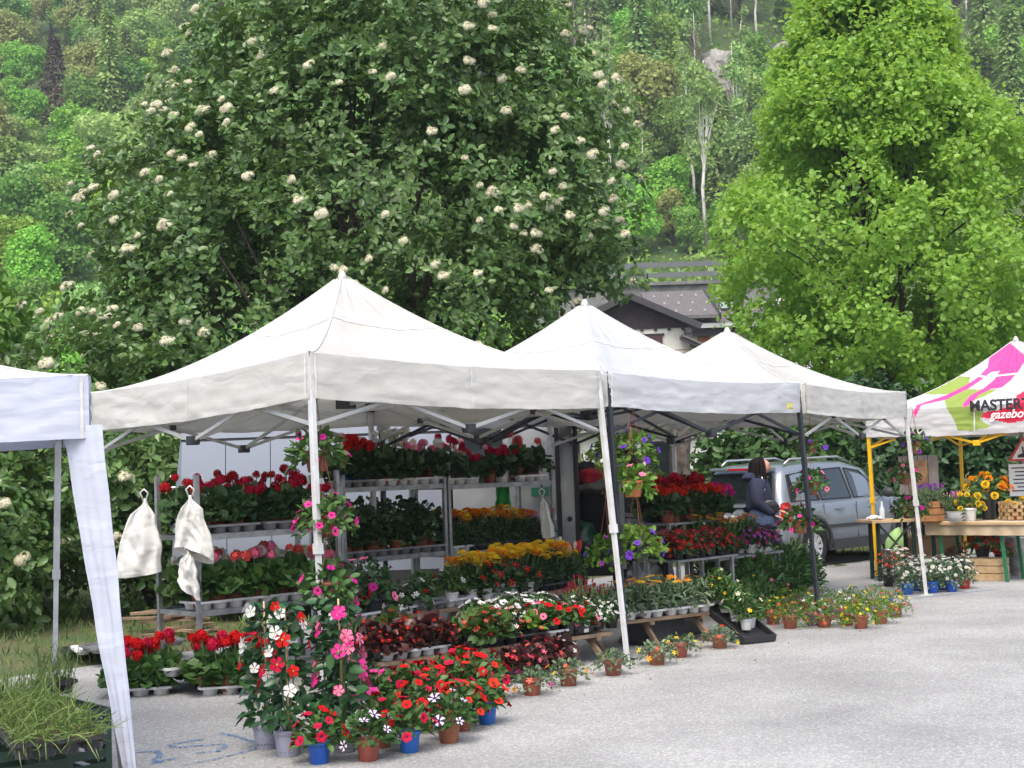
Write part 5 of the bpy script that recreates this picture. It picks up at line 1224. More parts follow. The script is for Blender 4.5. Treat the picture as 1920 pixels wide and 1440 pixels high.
per = thing('person', 'person with dark shoulder-length hair in navy jacket with black shoulder bag', 'person', (pw.x, 19.6, 0), R(-18))   # local +x: the way she faces
H_ = dict(pel=(0, 0, .82), wai=(.0, 0, 1.0), che=(.0, 0, 1.18), nek=(.0, 0, 1.36), hd0=(.02, 0, 1.43), hd1=(.03, 0, 1.50),
          sL=(.0, .17, 1.28), eL=(-.02, .25, 1.03), wL=(.17, .23, .90), sR=(0, -.17, 1.28), eR=(-.0, -.235, 1.02), wR=(.17, -.16, .86),
          hL=(0, .09, .80), kL=(.05, .10, .44), aL=(0, .10, .09), tL=(.13, .11, .04), hR=(0, -.09, .80), kR=(.01, -.10, .44), aR=(-.05, -.10, .09), tR=(.09, -.11, .04))
per.scale = (1.2, 1.2, 1.0)
K = list(H_); ix = {k: i for i, k in enumerate(K)}
E = [(ix[a], ix[b]) for a, b in (('pel', 'wai'), ('wai', 'che'), ('che', 'nek'), ('nek', 'hd0'), ('hd0', 'hd1'), ('che', 'sL'), ('sL', 'eL'), ('eL', 'wL'), ('che', 'sR'), ('sR', 'eR'), ('eR', 'wR'), ('pel', 'hL'), ('hL', 'kL'), ('kL', 'aL'), ('aL', 'tL'), ('pel', 'hR'), ('hR', 'kR'), ('kR', 'aR'), ('aR', 'tR'))]
RD = dict(pel=(.13, .15), wai=(.11, .13), che=(.12, .15), nek=.052, hd0=.07, hd1=.08, sL=.06, eL=.042, wL=.026, sR=.06, eR=.042, wR=.026, hL=.085, kL=.058, aL=.038, tL=.03, hR=.085, kR=.058, aR=.038, tR=.03)
skinned('body', [H_[k] for k in K], E, [RD[k] for k in K], SKINM, per)
J = ['wai', 'che', 'nek', 'sL', 'eL', 'wL', 'sR', 'eR', 'wR']; jv = [(0, 0, .86)] + [H_[k] for k in J]; jv[3] = (0, 0, 1.33); ji = {k: i + 1 for i, k in enumerate(J)}
skinned('jacket', jv, [(0, 1), (1, 2), (2, 3), (2, ji['sL']), (ji['sL'], ji['eL']), (ji['eL'], ji['wL']), (2, ji['sR']), (ji['sR'], ji['eR']), (ji['eR'], ji['wR'])], [(.185, .22), (.175, .205), (.18, .205), .09, .095, .08, .058, .095, .08, .058], NAVY, per)
blob((-.09, 0, 1.36), (.10, .17, .075), 2, .2).obj('hood', NAVY, per, True, world_space=False)
skinned('jeans', [(0, 0, .84), H_['hL'], H_['kL'], (0, .10, .06), H_['hR'], H_['kR'], (-.05, -.10, .06)], [(0, 1), (1, 2), (2, 3), (0, 4), (4, 5), (5, 6)], [(.145, .165), .10, .075, .06, .10, .075, .06], JEANS, per)
mb = MB()
def wrap(u, v):
    a = u * 6.283; r = .205 + .05 * v + .018 * math.sin(a * 7 + v * 3) * v; return (r * .92 * math.cos(a), r * 1.12 * math.sin(a), .95 - .27 * v - .03 * math.sin(a * 2))
mb.grid(wrap, 36, 8); mb.obj('tied_denim_jacket', DENIM, per, True, world_space=False)
# hair: shell with strand ridges, open at the face (+x)
mb = MB()
def hair(u, v):
    a = .95 + u * (6.283 - 1.9); ph = v * 2.35; r = .118 + .02 * math.sin(a * 17) * v + .01 * math.sin(a * 5)
    z = 1.515 + .118 * math.cos(min(ph, 1.57)) - max(0, ph - 1.2) * .20
    q = math.sin(min(ph, 1.57)) * (1 + .22 * max(0, v - .5)); return (.015 + r * q * math.cos(a) * 1.0, r * q * math.sin(a) * .96, z)
mb.grid(hair, 44, 14); mb.obj('hair', HAIR, per, True, world_space=False)
# face
fc = blob((.035, 0, 1.50), (.092, .075, .105), 1, .03); fc.obj('head', SKINM, per, True, world_space=False)
fm = MB(); fm.add([(.118, 0, 1.52), (.148, 0, 1.478), (.12, .018, 1.475), (.12, -.018, 1.475)], [(0, 2, 1), (0, 1, 3), (1, 2, 3)]); fm.obj('nose', SKINM, per, True, world_space=False)
for s in (-1, 1):
    MB().lathe([(.001, 0), (.011, .004), (.001, .008)], 8, (.115, s * .032, 1.515), axis=(1, s * .3, 0)).obj('eye', INK, per, world_space=False)
    blob((.02, s * .078, 1.50), (.02, .012, .03), 4, .05, 2).obj('ear', SKINM, per, True, world_space=False)
MB().tube([(.118, -.02, 1.452), (.124, 0, 1.452), (.118, .02, 1.452)], .006, 6).obj('mouth', mat('lips', (.35, .10, .09), .5), per, world_space=False)
# hands: palm and five fingers each
for s, w, dr in ((1, H_['wL'], Vector((.9, -.1, -.35))), (-1, H_['wR'], Vector((.85, .1, -.5)))):
    dr.normalize(); w = Vector(w); x, y, z = frame_from(dr, (0, 1, 0)); V_ = [tuple(w), tuple(w + dr * .045), tuple(w + dr * .085)]; Ed = [(0, 1), (1, 2)]; Rr = [.022, (.03, .016), (.034, .014)]
    for k, (off, ln) in enumerate(((-.027, .05), (-.009, .062), (.009, .066), (.026, .058))):
        b0 = w + dr * .088 + x * off; n0 = len(V_); V_ += [tuple(b0), tuple(b0 + dr * ln * .55 + Vector((0, 0, -.012))), tuple(b0 + dr * ln * .8 + Vector((0, 0, -.035)))]; Ed += [(2, n0), (n0, n0 + 1), (n0 + 1, n0 + 2)]; Rr += [.0095, .0085, .007]
    n0 = len(V_); b0 = w + dr * .03 - x * s * .03; V_ += [tuple(b0), tuple(b0 + dr * .03 - x * s * .022), tuple(b0 + dr * .058 - x * s * .026)]; Ed += [(1, n0), (n0, n0 + 1), (n0 + 1, n0 + 2)]; Rr += [.012, .0095, .008]
    skinned('hand', V_, Ed, Rr, SKINM, per, 1)
for s, a in ((1, 'aL'), (-1, 'aR')):
    x0, y0, _ = H_[a]; blob((x0 + .05, y0, .04), (.14, .05, .042), 6, .08).obj('shoe', mat('shoe', (.03, .03, .035), .6), per, True, world_space=False)
# shoulder bag on a chain
bg_ = thing('shoulder_bag', 'black leather bag with chain strap on the person’s hip', 'bag', (pw.x + .2, 19.38, .74))
q = Matrix.Rotation(R(-18), 3, 'Z'); LOCB = Vector((pw.x, 19.6, 0))
blob(LOCB + q @ Vector((.17, -.21, .95)), (.11, .045, .10), 8, .12).obj('bag_body', mat('black_leather', (.016, .016, .018), .35), bg_, True)
blob(LOCB + q @ Vector((.17, -.25, 1.0)), (.10, .016, .06), 5, .1).obj('flap', mat('leather_flap', (.022, .02, .022), .3), bg_, True)
MB().tube([LOCB + q @ Vector(p) for p in ((.05, -.2, 1.05), (.10, -.22, 1.2), (.06, -.14, 1.36), (-.06, -.1, 1.39), (.1, .1, 1.36))], .010, 6).obj('chain_strap', CHROME, bg_, True)
# ------------------------------------------------------------------ flower trolleys, benches and everything standing on them
random.seed(77)
RZ = R(45)
def rack(label, p0, length, depth, shelves, post_h, rz=RZ):
    p0 = Vector((*p0, 0)); u = Vector((math.cos(rz), math.sin(rz), 0)); v = Vector((-math.sin(rz), math.cos(rz), 0)); e = thing('flower_trolley', label, 'trolley', p0 + u * length / 2 + v * depth / 2, rz, 'galvanised plant trolleys')
    for a in (0, length):
        for b in (0, depth):
            q = p0 + u * a + v * b; po = MB(); po.box(q + Vector((0, 0, post_h / 2 + .06)), (.034, .034, post_h - .06), rz); po.obj('post', GREY_MET, e)
            for k in range(8): pass
            MB().lathe([(.045, -.016), (.05, -.01), (.05, .01), (.045, .016)], 12, q + Vector((0, 0, .051)), axis=v).obj('castor', RUBBER, e)
    for z in shelves:
        c = p0 + u * length / 2 + v * depth / 2 + Vector((0, 0, z))
        s = MB().box(c + Vector((0, 0, -.012)), (length - .04, depth - .02, .014), rz).obj('shelf', GREY_MET, e)
        for b in (0, depth): MB().box(p0 + u * length / 2 + v * b + Vector((0, 0, z - .012)), (length - .036, .02, .046), rz).obj('shelf_rail', GREY_MET, s)
        for a in (0, length): MB().box(p0 + u * a + v * depth / 2 + Vector((0, 0, z - .014)), (.02, depth - .036, .036), rz).obj('shelf_end', GREY_MET, s)
    MB().box(p0 + u * length / 2 + v * depth / 2 + Vector((0, 0, .13)), (length, depth, .03), rz).obj('base', GREY_MET, e)
    def at(a, b, z): return p0 + u * a + v * b + Vector((0, 0, z))
    return at
def many(kind, pts, pot, cols, name, label, group, cat='flower pot', s=(.95, 1.3), nvar=4, **kw):
    for i, p in enumerate(pts):
        place(proto(kind, pot, cols, i % nvar, **kw), name, p + Vector((random.uniform(-.022, .022), random.uniform(-.022, .022), 0)), label, cat, group, s=random.uniform(*s))
# left trolley
at = rack('galvanised plant trolley with two white bags on its end posts', (-2.45, 11.28), 1.36, .56, (1.18, .60), 1.62)
for k in range(2): tray(at(.30 + k * .62, .2, 1.19), RZ, 4, 3, .14, TRAY_G, 'grey carrier tray under the dark red geraniums on the upper shelf', 'trays on the upper shelf of the left trolley')
many('geranium_dark', [at(.12 + i * .165, .12 + .02 * (i % 2), 1.21) for i in range(8)], 'terra', ('darkred', 'crimson'), 'potted_geranium', 'dark red geranium on the front of the upper shelf of the left trolley', 'dark red geraniums on the left trolley', 'potted geranium', nf=4)
many('geranium_dark', [at(.10 + i * .17, .36, 1.21) for i in range(8)], 'black', ('darkred',), 'potted_geranium', 'dark red geranium in black pot at the back of the upper shelf', 'dark red geraniums in black pots', 'potted geranium', nf=4)
for k in range(3): tray(at(.22 + k * .44, .13, .61), RZ, 3, 2, .145, TRAY_W, 'pale carrier tray on the lower shelf of the left trolley', 'trays on the lower shelf of the left trolley')
many('geranium', [at(.10 + i * .15, .10, .63) for i in range(9)], 'terra', ('coral', 'pink'), 'potted_geranium', 'pink geranium on the lower shelf of the left trolley', 'pink geraniums on the left trolley', 'potted geranium', nf=3, lmat=G2)
many('geranium', [at(.12 + i * .17, .34, .63) for i in range(7)], 'black', ('white', 'cream'), 'potted_geranium', 'white geranium behind the pink ones on the left trolley', 'white geraniums on the left trolley', 'potted geranium', nf=6)
# middle and right trolleys along the back line
T1o = Vector((-1.62, 13.78, 0))
at = rack('galvanised plant trolley with red and white geraniums on its top shelf', T1o.xy, 1.28, .5, (1.47, .80), 1.58)
for k in range(3): tray(at(.22 + k * .42, .13, 1.48), RZ, 3, 2, .14, (TRAY_G, TRAY_W, TRAY_W)[k], 'carrier tray on the top shelf of the middle trolley', 'trays on the top shelf of the middle trolley')
many('geranium_dark', [at(.08 + i * .13, .12, 1.50) for i in range(3)], 'blue', ('red',), 'potted_geranium', 'red geranium in blue pot on the top shelf of the middle trolley', 'red geraniums in blue pots', 'potted geranium', fs=.1, nf=4)
many('geranium_dark', [at(.44 + i * .13, .10, 1.50) for i in range(4)], 'terra', ('white', 'cream'), 'potted_geranium', 'tall white geranium on the top shelf of the middle trolley', 'white geraniums on the middle trolley', 'potted geranium', stalk=.17, nf=6, h=.2)
many('geranium_dark', [at(.92 + i * .14, .12, 1.50) for i in range(3)], 'terra', ('palepink', 'pink', 'white'), 'potted_geranium', 'pale pink geranium on the top shelf of the middle trolley', 'pale pink geraniums on the middle trolley', 'potted geranium', nf=4, stalk=.06)
for k in range(3): tray(at(.22 + k * .42, .13, .81), RZ, 3, 2, .14, TRAY_G, 'dark carrier tray on the lower shelf of the middle trolley', 'trays on the lower shelf of the middle trolley', name='plant_tray')
many('ivy', [at(.1 + i * .155, .12 + .05 * (i % 2), .83) for i in range(8)], 'terra', ('white',), 'potted_ivy_geranium', 'leafy green climbing plant in terracotta pot on the middle trolley', 'climbing pot plants on the middle trolley', 'pot plant', fl=None)
many('ivy', [at(.18 + i * .19, .36, .83) for i in range(6)], 'black', ('white',), 'potted_ivy_geranium', 'leafy green climbing plant in black pot on the middle trolley', 'climbing pot plants in black pots', 'pot plant', fl=None, h=.38)
many('geranium_dark', [at(.32, .35, 1.485)], 'black', ('burgundy',), 'potted_geranium', 'dark burgundy geranium at the back of the middle trolley', None, 'potted geranium')
T2o = T1o + Ud * 1.34
at = rack('galvanised plant trolley with marigolds, beside the open van door', T2o.xy, 1.5, .5, (1.45, .77), 1.66)
for k, a in enumerate((.2, 1.22)): tray(at(a, .13, 1.46), RZ, 3, 2, .14, TRAY_W, 'white carrier tray on the top shelf of the right trolley', 'trays on the top shelf of the right trolley')
many('geranium_dark', [at(.1, .1, 1.48), at(.26, .1, 1.48), at(.18, .3, 1.48), at(.4, .3, 1.46)], 'terra', ('crimson', 'palepink'), 'potted_geranium', 'crimson geranium on the top shelf of the right trolley', 'crimson geraniums on the right trolley', 'potted geranium', stalk=.12, nf=4)
many('geranium_dark', [at(.48, .12, 1.46), at(.88, .12, 1.46)], 'white', ('crimson', 'darkred'), 'potted_geranium', 'crimson geranium in white pot on the top shelf', 'crimson geraniums in white pots', 'potted geranium', stalk=.03)
many('geranium_dark', [at(.68, .14, 1.46)], 'terra', ('palepink', 'crimson'), 'potted_geranium', 'pink geranium with dark eyes between the two white pots', None, 'potted geranium', stalk=.06)
many('geranium_dark', [at(1.08, .12, 1.48), at(1.22, .12, 1.48), at(1.36, .12, 1.48), at(1.2, .34, 1.48)], 'terra', ('coral',), 'potted_geranium', 'coral geranium at the right end of the top shelf', 'coral geraniums on the right trolley', 'potted geranium', stalk=.15, nf=2)
tray(at(.17, .13, .78), RZ, 2, 2, .14, TRAY_W, 'white carrier tray beside the orange marigolds on the trolley', 'trays under the marigolds')
for k in range(3): tray(at(.5 + k * .38, .14, .78), RZ, 3, 2, .125, BLACK_PL, 'black carrier tray under the marigolds on the right trolley', 'trays under the marigolds on the right trolley')
many('marigold', [at(.10 + i * .125, .08 + .10 * j, .80) for j in range(3) for i in range(9)], 'black', ('orange', 'orange', 'yellow'), 'potted_marigold', 'orange marigold on the shelf of the right trolley', 'orange marigolds on the right trolley', 'potted marigold', s=(1.15, 1.5))
many('marigold', [at(1.2 + i * .12, .08 + .14 * j, .80) for j in range(2) for i in range(3)], 'black', ('crimson', 'pink'), 'potted_dahlia', 'crimson flower beside the orange marigolds on the trolley', 'crimson flowers on the right trolley', 'flower pot', nf=3, fs=.05, s=(1.1, 1.3))

# ------------------------------------------------------------------ plank benches
def bench(label, a, b, z, w=.28, ends=True, planks=2):
    a, b = Vector((*a, z)), Vector((*b, z)); d = (b - a).normalized(); n = Vector((-d.y, d.x, 0)); rz = math.atan2(d.y, d.x); e = thing('plank_bench', label, 'bench', Vector((*((a + b) / 2).xy, 0)), 0, 'plank benches under the tents')
    for k in range(planks): MB().box((a + b) / 2 + n * (w / planks * (k + .5)) + Vector((0, 0, -.016)), ((b - a).length, w / planks - .008, .03), rz).obj('plank', WOOD, e, bevel=.003)
    for t in (.07, .5, .93):
        c = a.lerp(b, t)
        for s in (0, 1): MB().bar(c + n * (w * s + (.05 if s else -.05) * 1.6) + Vector((0, 0, -z + .0)), c + n * (w * (.35 + .3 * s)) + Vector((0, 0, -.032)), .045, .03, up=d).obj('leg', WOOD, e)
        MB().bar(c + n * 0 + Vector((0, 0, -.045)), c + n * w + Vector((0, 0, -.045)), .045, .03, up=(0, 0, 1)).obj('cross_bar', WOOD, e)
    return lambda s, o, h=0.: a.lerp(b, s) + n * o + Vector((0, 0, h)), rz
# back bench, below the trolleys
BA, BB = G(660, 1172, .45), G(1112, 1096, .45)
at, rz = bench('rear plank bench carrying marigolds and dark potted plants', BA.xy, BB.xy, .45, .5, planks=3)
for k, (s, m) in enumerate(((.06, TRAY_W), (.19, TRAY_W), (.31, TRAY_G), (.42, TRAY_W), (.58, TRAY_W), (.71, BLACK_PL), (.83, BLACK_PL), (.94, BLACK_PL))):
    tray(at(s, .16), rz, 3, 2, .125, m, ['pale tray under the white flowers on the rear bench', 'grey tray between pale ones on the rear bench', 'black tray under the marigolds on the rear bench'][0 if m == TRAY_W else 1 if m == TRAY_G else 2], 'trays on the rear bench ' + m.name)
many('petunia', [at(.03 + .04 * i, .12 + .12 * (i % 2), .02) for i in range(3)], 'black', ('magenta', 'pink', 'darkred'), 'potted_dipladenia', 'dark leafy plant with magenta flowers at the left of the rear bench', 'dark plants on the rear bench', 'flower pot', lmat=G3, nf=7, h=.28)
many('impatiens', [at(.15 + .05 * i, .10 + .10 * (i % 2), .02) for i in range(4)], 'grey', ('white',), 'potted_diascia', 'white-flowered trailing plant on the rear bench', 'white trailing plants on the rear bench', nf=11, fs=.05, drop=.08, r=.15)
many('chili', [at(.30 + .05 * i, .12 + .14 * (i % 2), .02) for i in range(5)], 'white', ('white', 'red'), 'potted_dipladenia', 'glossy leafy plant with few white trumpet flowers on the rear bench', 'glossy plants on the rear bench', 'pot plant', fl='pinwheel', nf=2, fs=.07, n=170, separate=True)
many('impatiens', [at(.53 + .045 * i, .07 + .02 * (i % 2), .02) for i in range(5)], 'white', ('darkred', 'red'), 'potted_dianthus', 'dark red flower in white pot at the front of the rear bench', 'dark red flowers in white pots', nf=7, fs=.05)
mg = [at(.50 + .036 * i, .17 + .105 * j, .02) for j in range(3) for i in range(13)]
many('marigold', mg[0::2], 'black', ('yellow',), 'potted_marigold', 'yellow marigold on the rear bench', 'yellow marigolds on the rear bench', 'potted marigold', s=(1.15, 1.5), nf=5)
many('marigold', mg[1::2], 'black', ('orange', 'yellow'), 'potted_marigold', 'orange marigold mixed among the yellow ones on the rear bench', 'orange marigolds on the rear bench', 'potted marigold', s=(1.15, 1.5), nf=5)
many('snapdragon', [at(.92, .2, .02), at(.95, .12, .02)], 'black', ('cream',), 'potted_snapdragon', 'cream snapdragon beside the marigolds', 'cream snapdragons', s=(1.1, 1.3))
many('snapdragon', [at(1.0, .15, .02), at(.985, .28, .02)], 'black', ('coral', 'pink'), 'potted_snapdragon', 'pink snapdragon at the right end of the rear bench', 'pink snapdragons', s=(1.1, 1.3))
# front bench
FA, FB_ = G(716, 1243, .24), G(1150, 1184, .24)
at, rz = bench('front plank bench with begonias and petunias', FA.xy, FB_.xy, .24, .42, planks=3)
tray(at(.15, .14), rz, 5, 2, .125, TRAY_W, 'white tray under the dark-leaved begonias', None)
for k, s in enumerate((.40, .52, .64, .76, .88)):
    m = TRAY_W if k in (3,) else BLACK_PL; tray(at(s, .14), rz, 2, 2, .125, m, 'black tray on the front bench' if m == BLACK_PL else 'small white tray among black ones on the front bench', 'black trays on the front bench' if m == BLACK_PL else None)
many('begonia', [at(.02 + .052 * i, .08 + .12 * j, .02) for j in range(2) for i in range(6)], 'black', ('red', 'scarlet'), 'potted_begonia', 'bronze-leaved begonia with red flowers in the white tray', 'bronze begonias on the front bench', 'potted begonia')
many('begonia_green', [at(.02 + .055 * i, .31, .02) for i in range(5)], 'black', ('red',), 'potted_begonia', 'red begonia in the row behind the bronze-leaved ones', 'red begonias behind the bronze ones', 'potted begonia', nf=26, h=.18)
many('begonia_green', [at(.37 + .055 * i, .08 + .12 * j, .02) for j in range(2) for i in range(3)], 'black', ('red', 'coral'), 'potted_begonia', 'green-leaved begonia with red flowers on the front bench', 'green begonias on the front bench', 'potted begonia')
many('petunia', [at(.50 + .065 * i, .33 + .02 * (i % 2), .02) for i in range(6)], 'black', ('white',), 'potted_petunia', 'white petunia at the back of the front bench', 'white petunias on the front bench', 'potted petunia', nf=24, s=(.95, 1.1), separate=False)
many('impatiens', [at(.56, .1, .02), at(.61, .2, .02), at(.56, .26, .02)], 'black', ('red', 'coral', 'white'), 'potted_impatiens', 'red and white impatiens in the middle of the front bench', 'impatiens on the front bench')
many('chili', [at(.64, .07, .02), at(.67, .14, .02)], 'black', ('pink', 'coral'), 'potted_primrose', 'broad-leaved bright green plant on the front bench', 'broad-leaved plants on the front bench', 'pot plant', leaf='leaf', lmat=G1, size=.09, n=60, h=.13)
many('petunia', [at(.70 + .05 * i, .07 + .11 * j, .02) for j in range(2) for i in range(4)], 'black', ('red', 'pink', 'red'), 'potted_petunia', 'red and pink petunia on the front bench', 'mixed petunias on the front bench', 'potted petunia', nf=8, s=(.75, .9), fs=.075)
many('petunia', [at(.88, .06, .02)], 'white', ('pink',), 'potted_petunia', 'pink petunia trailing over the white tray on the front bench', None, 'potted petunia', nf=9, s=(.8, .85), drop=.1)
many('impatiens', [at(.92 + .05 * i, .10 + .13 * j, .02) for j in range(2) for i in range(3)], 'black', ('white',), 'potted_alyssum', 'white alyssum mound at the right end of the front bench', 'white alyssum on the front bench', n=120, nf=45, fs=.03, r=.12, h=.12)
many('lavender', [at(.90 + .05 * i, .36, .02) for i in range(4)], 'black', ('burgundy',), 'potted_herb', 'dark purple-leaved plant behind the white alyssum', 'purple-leaved plants', 'pot plant', lmat=BRONZE)
# low bench to the right, under the black-legged tent
RA, RB = G(1105, 1172, .26), G(1335, 1146, .26)
at, rz = bench('low plank bench with gazanias under the black-legged tent', RA.xy, RB.xy, .26, .4, planks=3)
for k, s in enumerate((.08, .30, .52, .73, .92)): tray(at(s, .12), rz, 2, 2, .13, TRAY_W if k else TRAY_G, 'pale tray of gazanias on the low bench', 'trays on the low gazania bench')
many('gazania', [at(.02 + .1 * i, .07 + .13 * j, .02) for j in range(2) for i in range(5)], 'grey', ('coral', 'yellow', 'palepink'), 'potted_gazania', 'small grey-green plant with coral buds on the low bench', 'coral gazanias on the low bench', nf=2, s=(1, 1.2))
many('gazania', [at(.45 + .105 * i, .08 + .13 * j, .02) for j in range(3) for i in range(6)], 'grey', ('yellow', 'orange'), 'potted_gazania', 'grey-green gazania with yellow daisy flower on the low bench', 'yellow gazanias on the low bench', nf=2, s=(1.15, 1.4))
# crates under the right bench
for i, (px, py) in enumerate(((1225, 1205), (1262, 1192))):
    p = G(px, py); e = thing('plastic_crate', 'black plastic crate under the gazania bench', 'crate', p, R(45), 'crates under the gazania bench')
    for s, sz in (((0, -.15, .12), (.5, .02, .22)), ((0, .15, .12), (.5, .02, .22)), ((-.24, 0, .12), (.02, .3, .22)), ((.24, 0, .12), (.02, .3, .22)), ((0, 0, .015), (.5, .3, .02))): MB().box(s, sz).obj('panel', BLACK_PL, e, world_space=False)
# sloping black tray of chilies sliding to the ground
p1, p2 = D(1336, 1132, 13.6), G(1418, 1200, .03); d = p2 - p1; e = thing('seed_tray', 'long black tray sloping from the bench to the asphalt', 'tray', (p1 + p2) / 2)
x_, y_, z_ = frame_from(Vector((-d.y, d.x, 0)).cross(d) * -1, d); q = Matrix((x_, y_, z_)).transposed(); mid = (p1 + p2) / 2
if z_.z < 0: q = Matrix((x_, -y_, -z_)).transposed()
Ld = d.length + .08
MB().box(mid, (Ld, .34, .012), rot=q).obj('floor', BLACK_PL, e)
for s in (-1, 1): MB().box(mid + q @ Vector((0, s * .17, .03)), (Ld, .014, .06), rot=q).obj('side', BLACK_PL, e); MB().box(mid + q @ Vector((s * Ld / 2, 0, .03)), (.014, .35, .06), rot=q).obj('end', BLACK_PL, e)
for i in range(8):
    c = p1.lerp(p2, .06 + .24 * (i // 2)) + q @ Vector((0, 0, .02)) + Vector((.05, .12, 0)) * (1 if i % 2 else -.1); place(proto('chili', 'white', ('yellow', 'cream'), i % 3), 'potted_chili', c, 'chili plant with yellow fruit in the sloping black tray', 'pot plant', 'chili plants in the sloping tray', s=1.15)

# ------------------------------------------------------------------ tiered display under the black-legged tent
def stand(label, px, py, dep, w, d, z, rz=RZ):
    p = D(px, py, dep); p.z = 0; e = thing('display_table', label, 'table', p, rz, 'slatted display tables')
    for k in range(5): MB().box((0, -d / 2 + d / 5 * (k + .5), z - .012), (w, d / 5 - .012, .022)).obj('slat', GREY_MET, e, world_space=False)
    for sx in (-1, 1):
        for sy in (-1, 1): MB().box((sx * (w / 2 - .05), sy * (d / 2 - .05), z / 2 - .012), (.035, .035, z - .024)).obj('leg', GREY_MET, e, world_space=False)
        MB().box((sx * (w / 2 - .05), 0, z * .3), (.025, d - .1, .025)).obj('brace', GREY_MET, e, world_space=False)
    q = Matrix.Rotation(rz, 3, 'Z'); return lambda a, b, h=0.: p + q @ Vector((a, b, z + h))
at = stand('slatted table with red impatiens under the black-legged tent', 1292, 1000, 15.4, 1.0, .5, .62)
many('impatiens', [at(-.42 + .14 * i, -.16 + .13 * j) for j in range(3) for i in range(7)], 'black', ('crimson', 'red'), 'potted_impatiens', 'red impatiens on the slatted table', 'red impatiens on the slatted table', s=(1.0, 1.2), fs=.055)
at2 = stand('taller slatted table behind the red impatiens', 1275, 1000, 16.5, 1.1, .6, .95)
many('geranium_dark', [at2(-.46 + .18 * i, -.2 + .05 * (i % 2)) for i in range(5)], 'terra', ('scarlet', 'scarlet'), 'potted_kalanchoe', 'orange-red geranium on the tall slatted table', 'orange-red geraniums', nf=7, stalk=.05, s=(1.1, 1.25))
many('geranium_dark', [at2(-.4 + .19 * i, .08) for i in range(5)], 'black', ('crimson', 'darkred'), 'potted_geranium', 'crimson flower heads at the back of the tall slatted table', 'crimson geraniums on the tall table', 'potted geranium', nf=8, stalk=.12, s=(1.2, 1.4))
many('geranium_dark', [at2(.45, -.05), at2(.5, -.2), at2(.42, -.25)], 'terra', ('magenta', 'hotpink'), 'potted_hydrangea', 'magenta flower heads on the right of the tall table', 'magenta heads on the tall table', nf=6, stalk=.04, fs=.11)
many('dark_bush', [at2(-.1 + .26 * i, .36) for i in range(3)], 'black', ('white',), 'potted_heather', 'dark green bushy plant behind the crimson geraniums', 'dark bushy plants', 'pot plant', fl=None, poth=.34, s=(1.1, 1.2))
at3 = stand('long slatted table with daisies and purple petunias beside the silver car', 1375, 1040, 16.6, 1.4, .5, .55, R(50))
many('daisy', [at3(-.62 + .15 * i, .16) for i in range(4)], 'black', ('yellow',), 'potted_daisy', 'pale yellow daisy behind the impatiens', 'pale yellow daisies', s=(1.25, 1.4), nf=14)
many('daisy', [at3(-.25 + .13 * i, -.02 + .08 * (i % 2)) for i in range(6)], 'black', ('yellow', 'orange', 'coral'), 'potted_daisy', 'yellow and orange daisy on the long slatted table', 'yellow and orange daisies', s=(1.1, 1.25), nf=20, fs=.05)
many('impatiens', [at3(.18 + .13 * i, -.12 + .13 * j) for j in range(3) for i in range(4)], 'white', ('violet', 'magenta'), 'potted_petunia', 'purple-pink petunia on the long slatted table', 'purple-pink petunias', 'potted petunia', s=(1.15, 1.3), nf=30)
# plants on the ground in front of the long table
for kind, pot, cols, lab, grp, sp, s in (
        ('daisy', 'white', ('yellow',), 'yellow daisy in white tub in front of the long table', 'yellow daisies in tubs', ((1372, 1112), (1352, 1106)), 1.5),
        ('daisy', 'black', ('white', 'palepink'), 'white daisy beside the yellow one in front of the long table', 'white daisies in front of the table', ((1330, 1110), (1345, 1098)), 1.45),
        ('grassy', 'black', ('violet', 'pink'), 'tall grassy plant with small pink flowers beside the black tent leg', 'grassy plants by the black leg', ((1400, 1140), (1425, 1130), (1450, 1122), (1420, 1112), (1448, 1104), (1475, 1118), (1498, 1110)), 1.55),
        ('grassy', 'terra', ('burgundy', 'violet'), 'leafy green plant with sparse dark flowers near the white stool', 'leafy plants near the stool', ((1470, 1098), (1495, 1090), (1440, 1086), (1512, 1098)), 1.5),
        ('grassy', 'terra', ('yellow', 'pink'), 'fine-leaved bright green plant behind the row of bell flowers', 'fine-leaved plants', ((1400, 1165), (1425, 1158)), 1.2)):
    many(kind, [G(*p) for p in sp], pot, cols, 'potted_plant', lab, grp, 'flower pot', s=(s * .92, s * 1.08))

# ------------------------------------------------------------------ hanging baskets
def basket(px, py, dep, cols, label, pot='terra', s=1., hang=.40, var=0, group=None, nf=11, lm=None):
    p = D(px, py, dep); return place(proto('basket', pot, cols, var, hang=hang, nf=nf, **({'lmat': lm} if lm else {})), 'hanging_basket', p, label, 'hanging basket', group, s=s)
basket(596, 884, 10.35, ('magenta', 'hotpink'), 'topmost hanging pot with deep pink petunias on the white front leg', s=1., nf=9, var=1)
basket(611, 1006, 10.2, ('hotpink', 'pink'), 'terracotta hanging pot with bright pink petunias, middle one on the white front leg', s=.98, hang=.45, nf=15)
basket(616, 1130, 10.1, ('magenta', 'hotpink'), 'lowest hanging pot with magenta petunias on the white front leg', s=.95, hang=.35, nf=7, var=2)
basket(1187, 932, 12.35, ('pink', 'coral'), 'orange hanging pot with pink petunias on the black leg', 'orange', .92, .45, 3, nf=8, lm=G1)
basket(1190, 872, 12.5, ('purple',), 'hanging pot with violet-blue petunias high on the black leg', 'black', .95, .35, 4, nf=13, lm=G1)
basket(1197, 1052, 12.35, ('purple',), 'lowest hanging pot with violet-blue petunias on the black leg', 'black', 1.05, .5, 5, nf=14, lm=G1)
basket(1140, 1062, 12.9, ('purple', 'violet'), 'hanging pot with pale violet petunias left of the black leg', 'black', .9, .5, 6, nf=9, lm=G1)
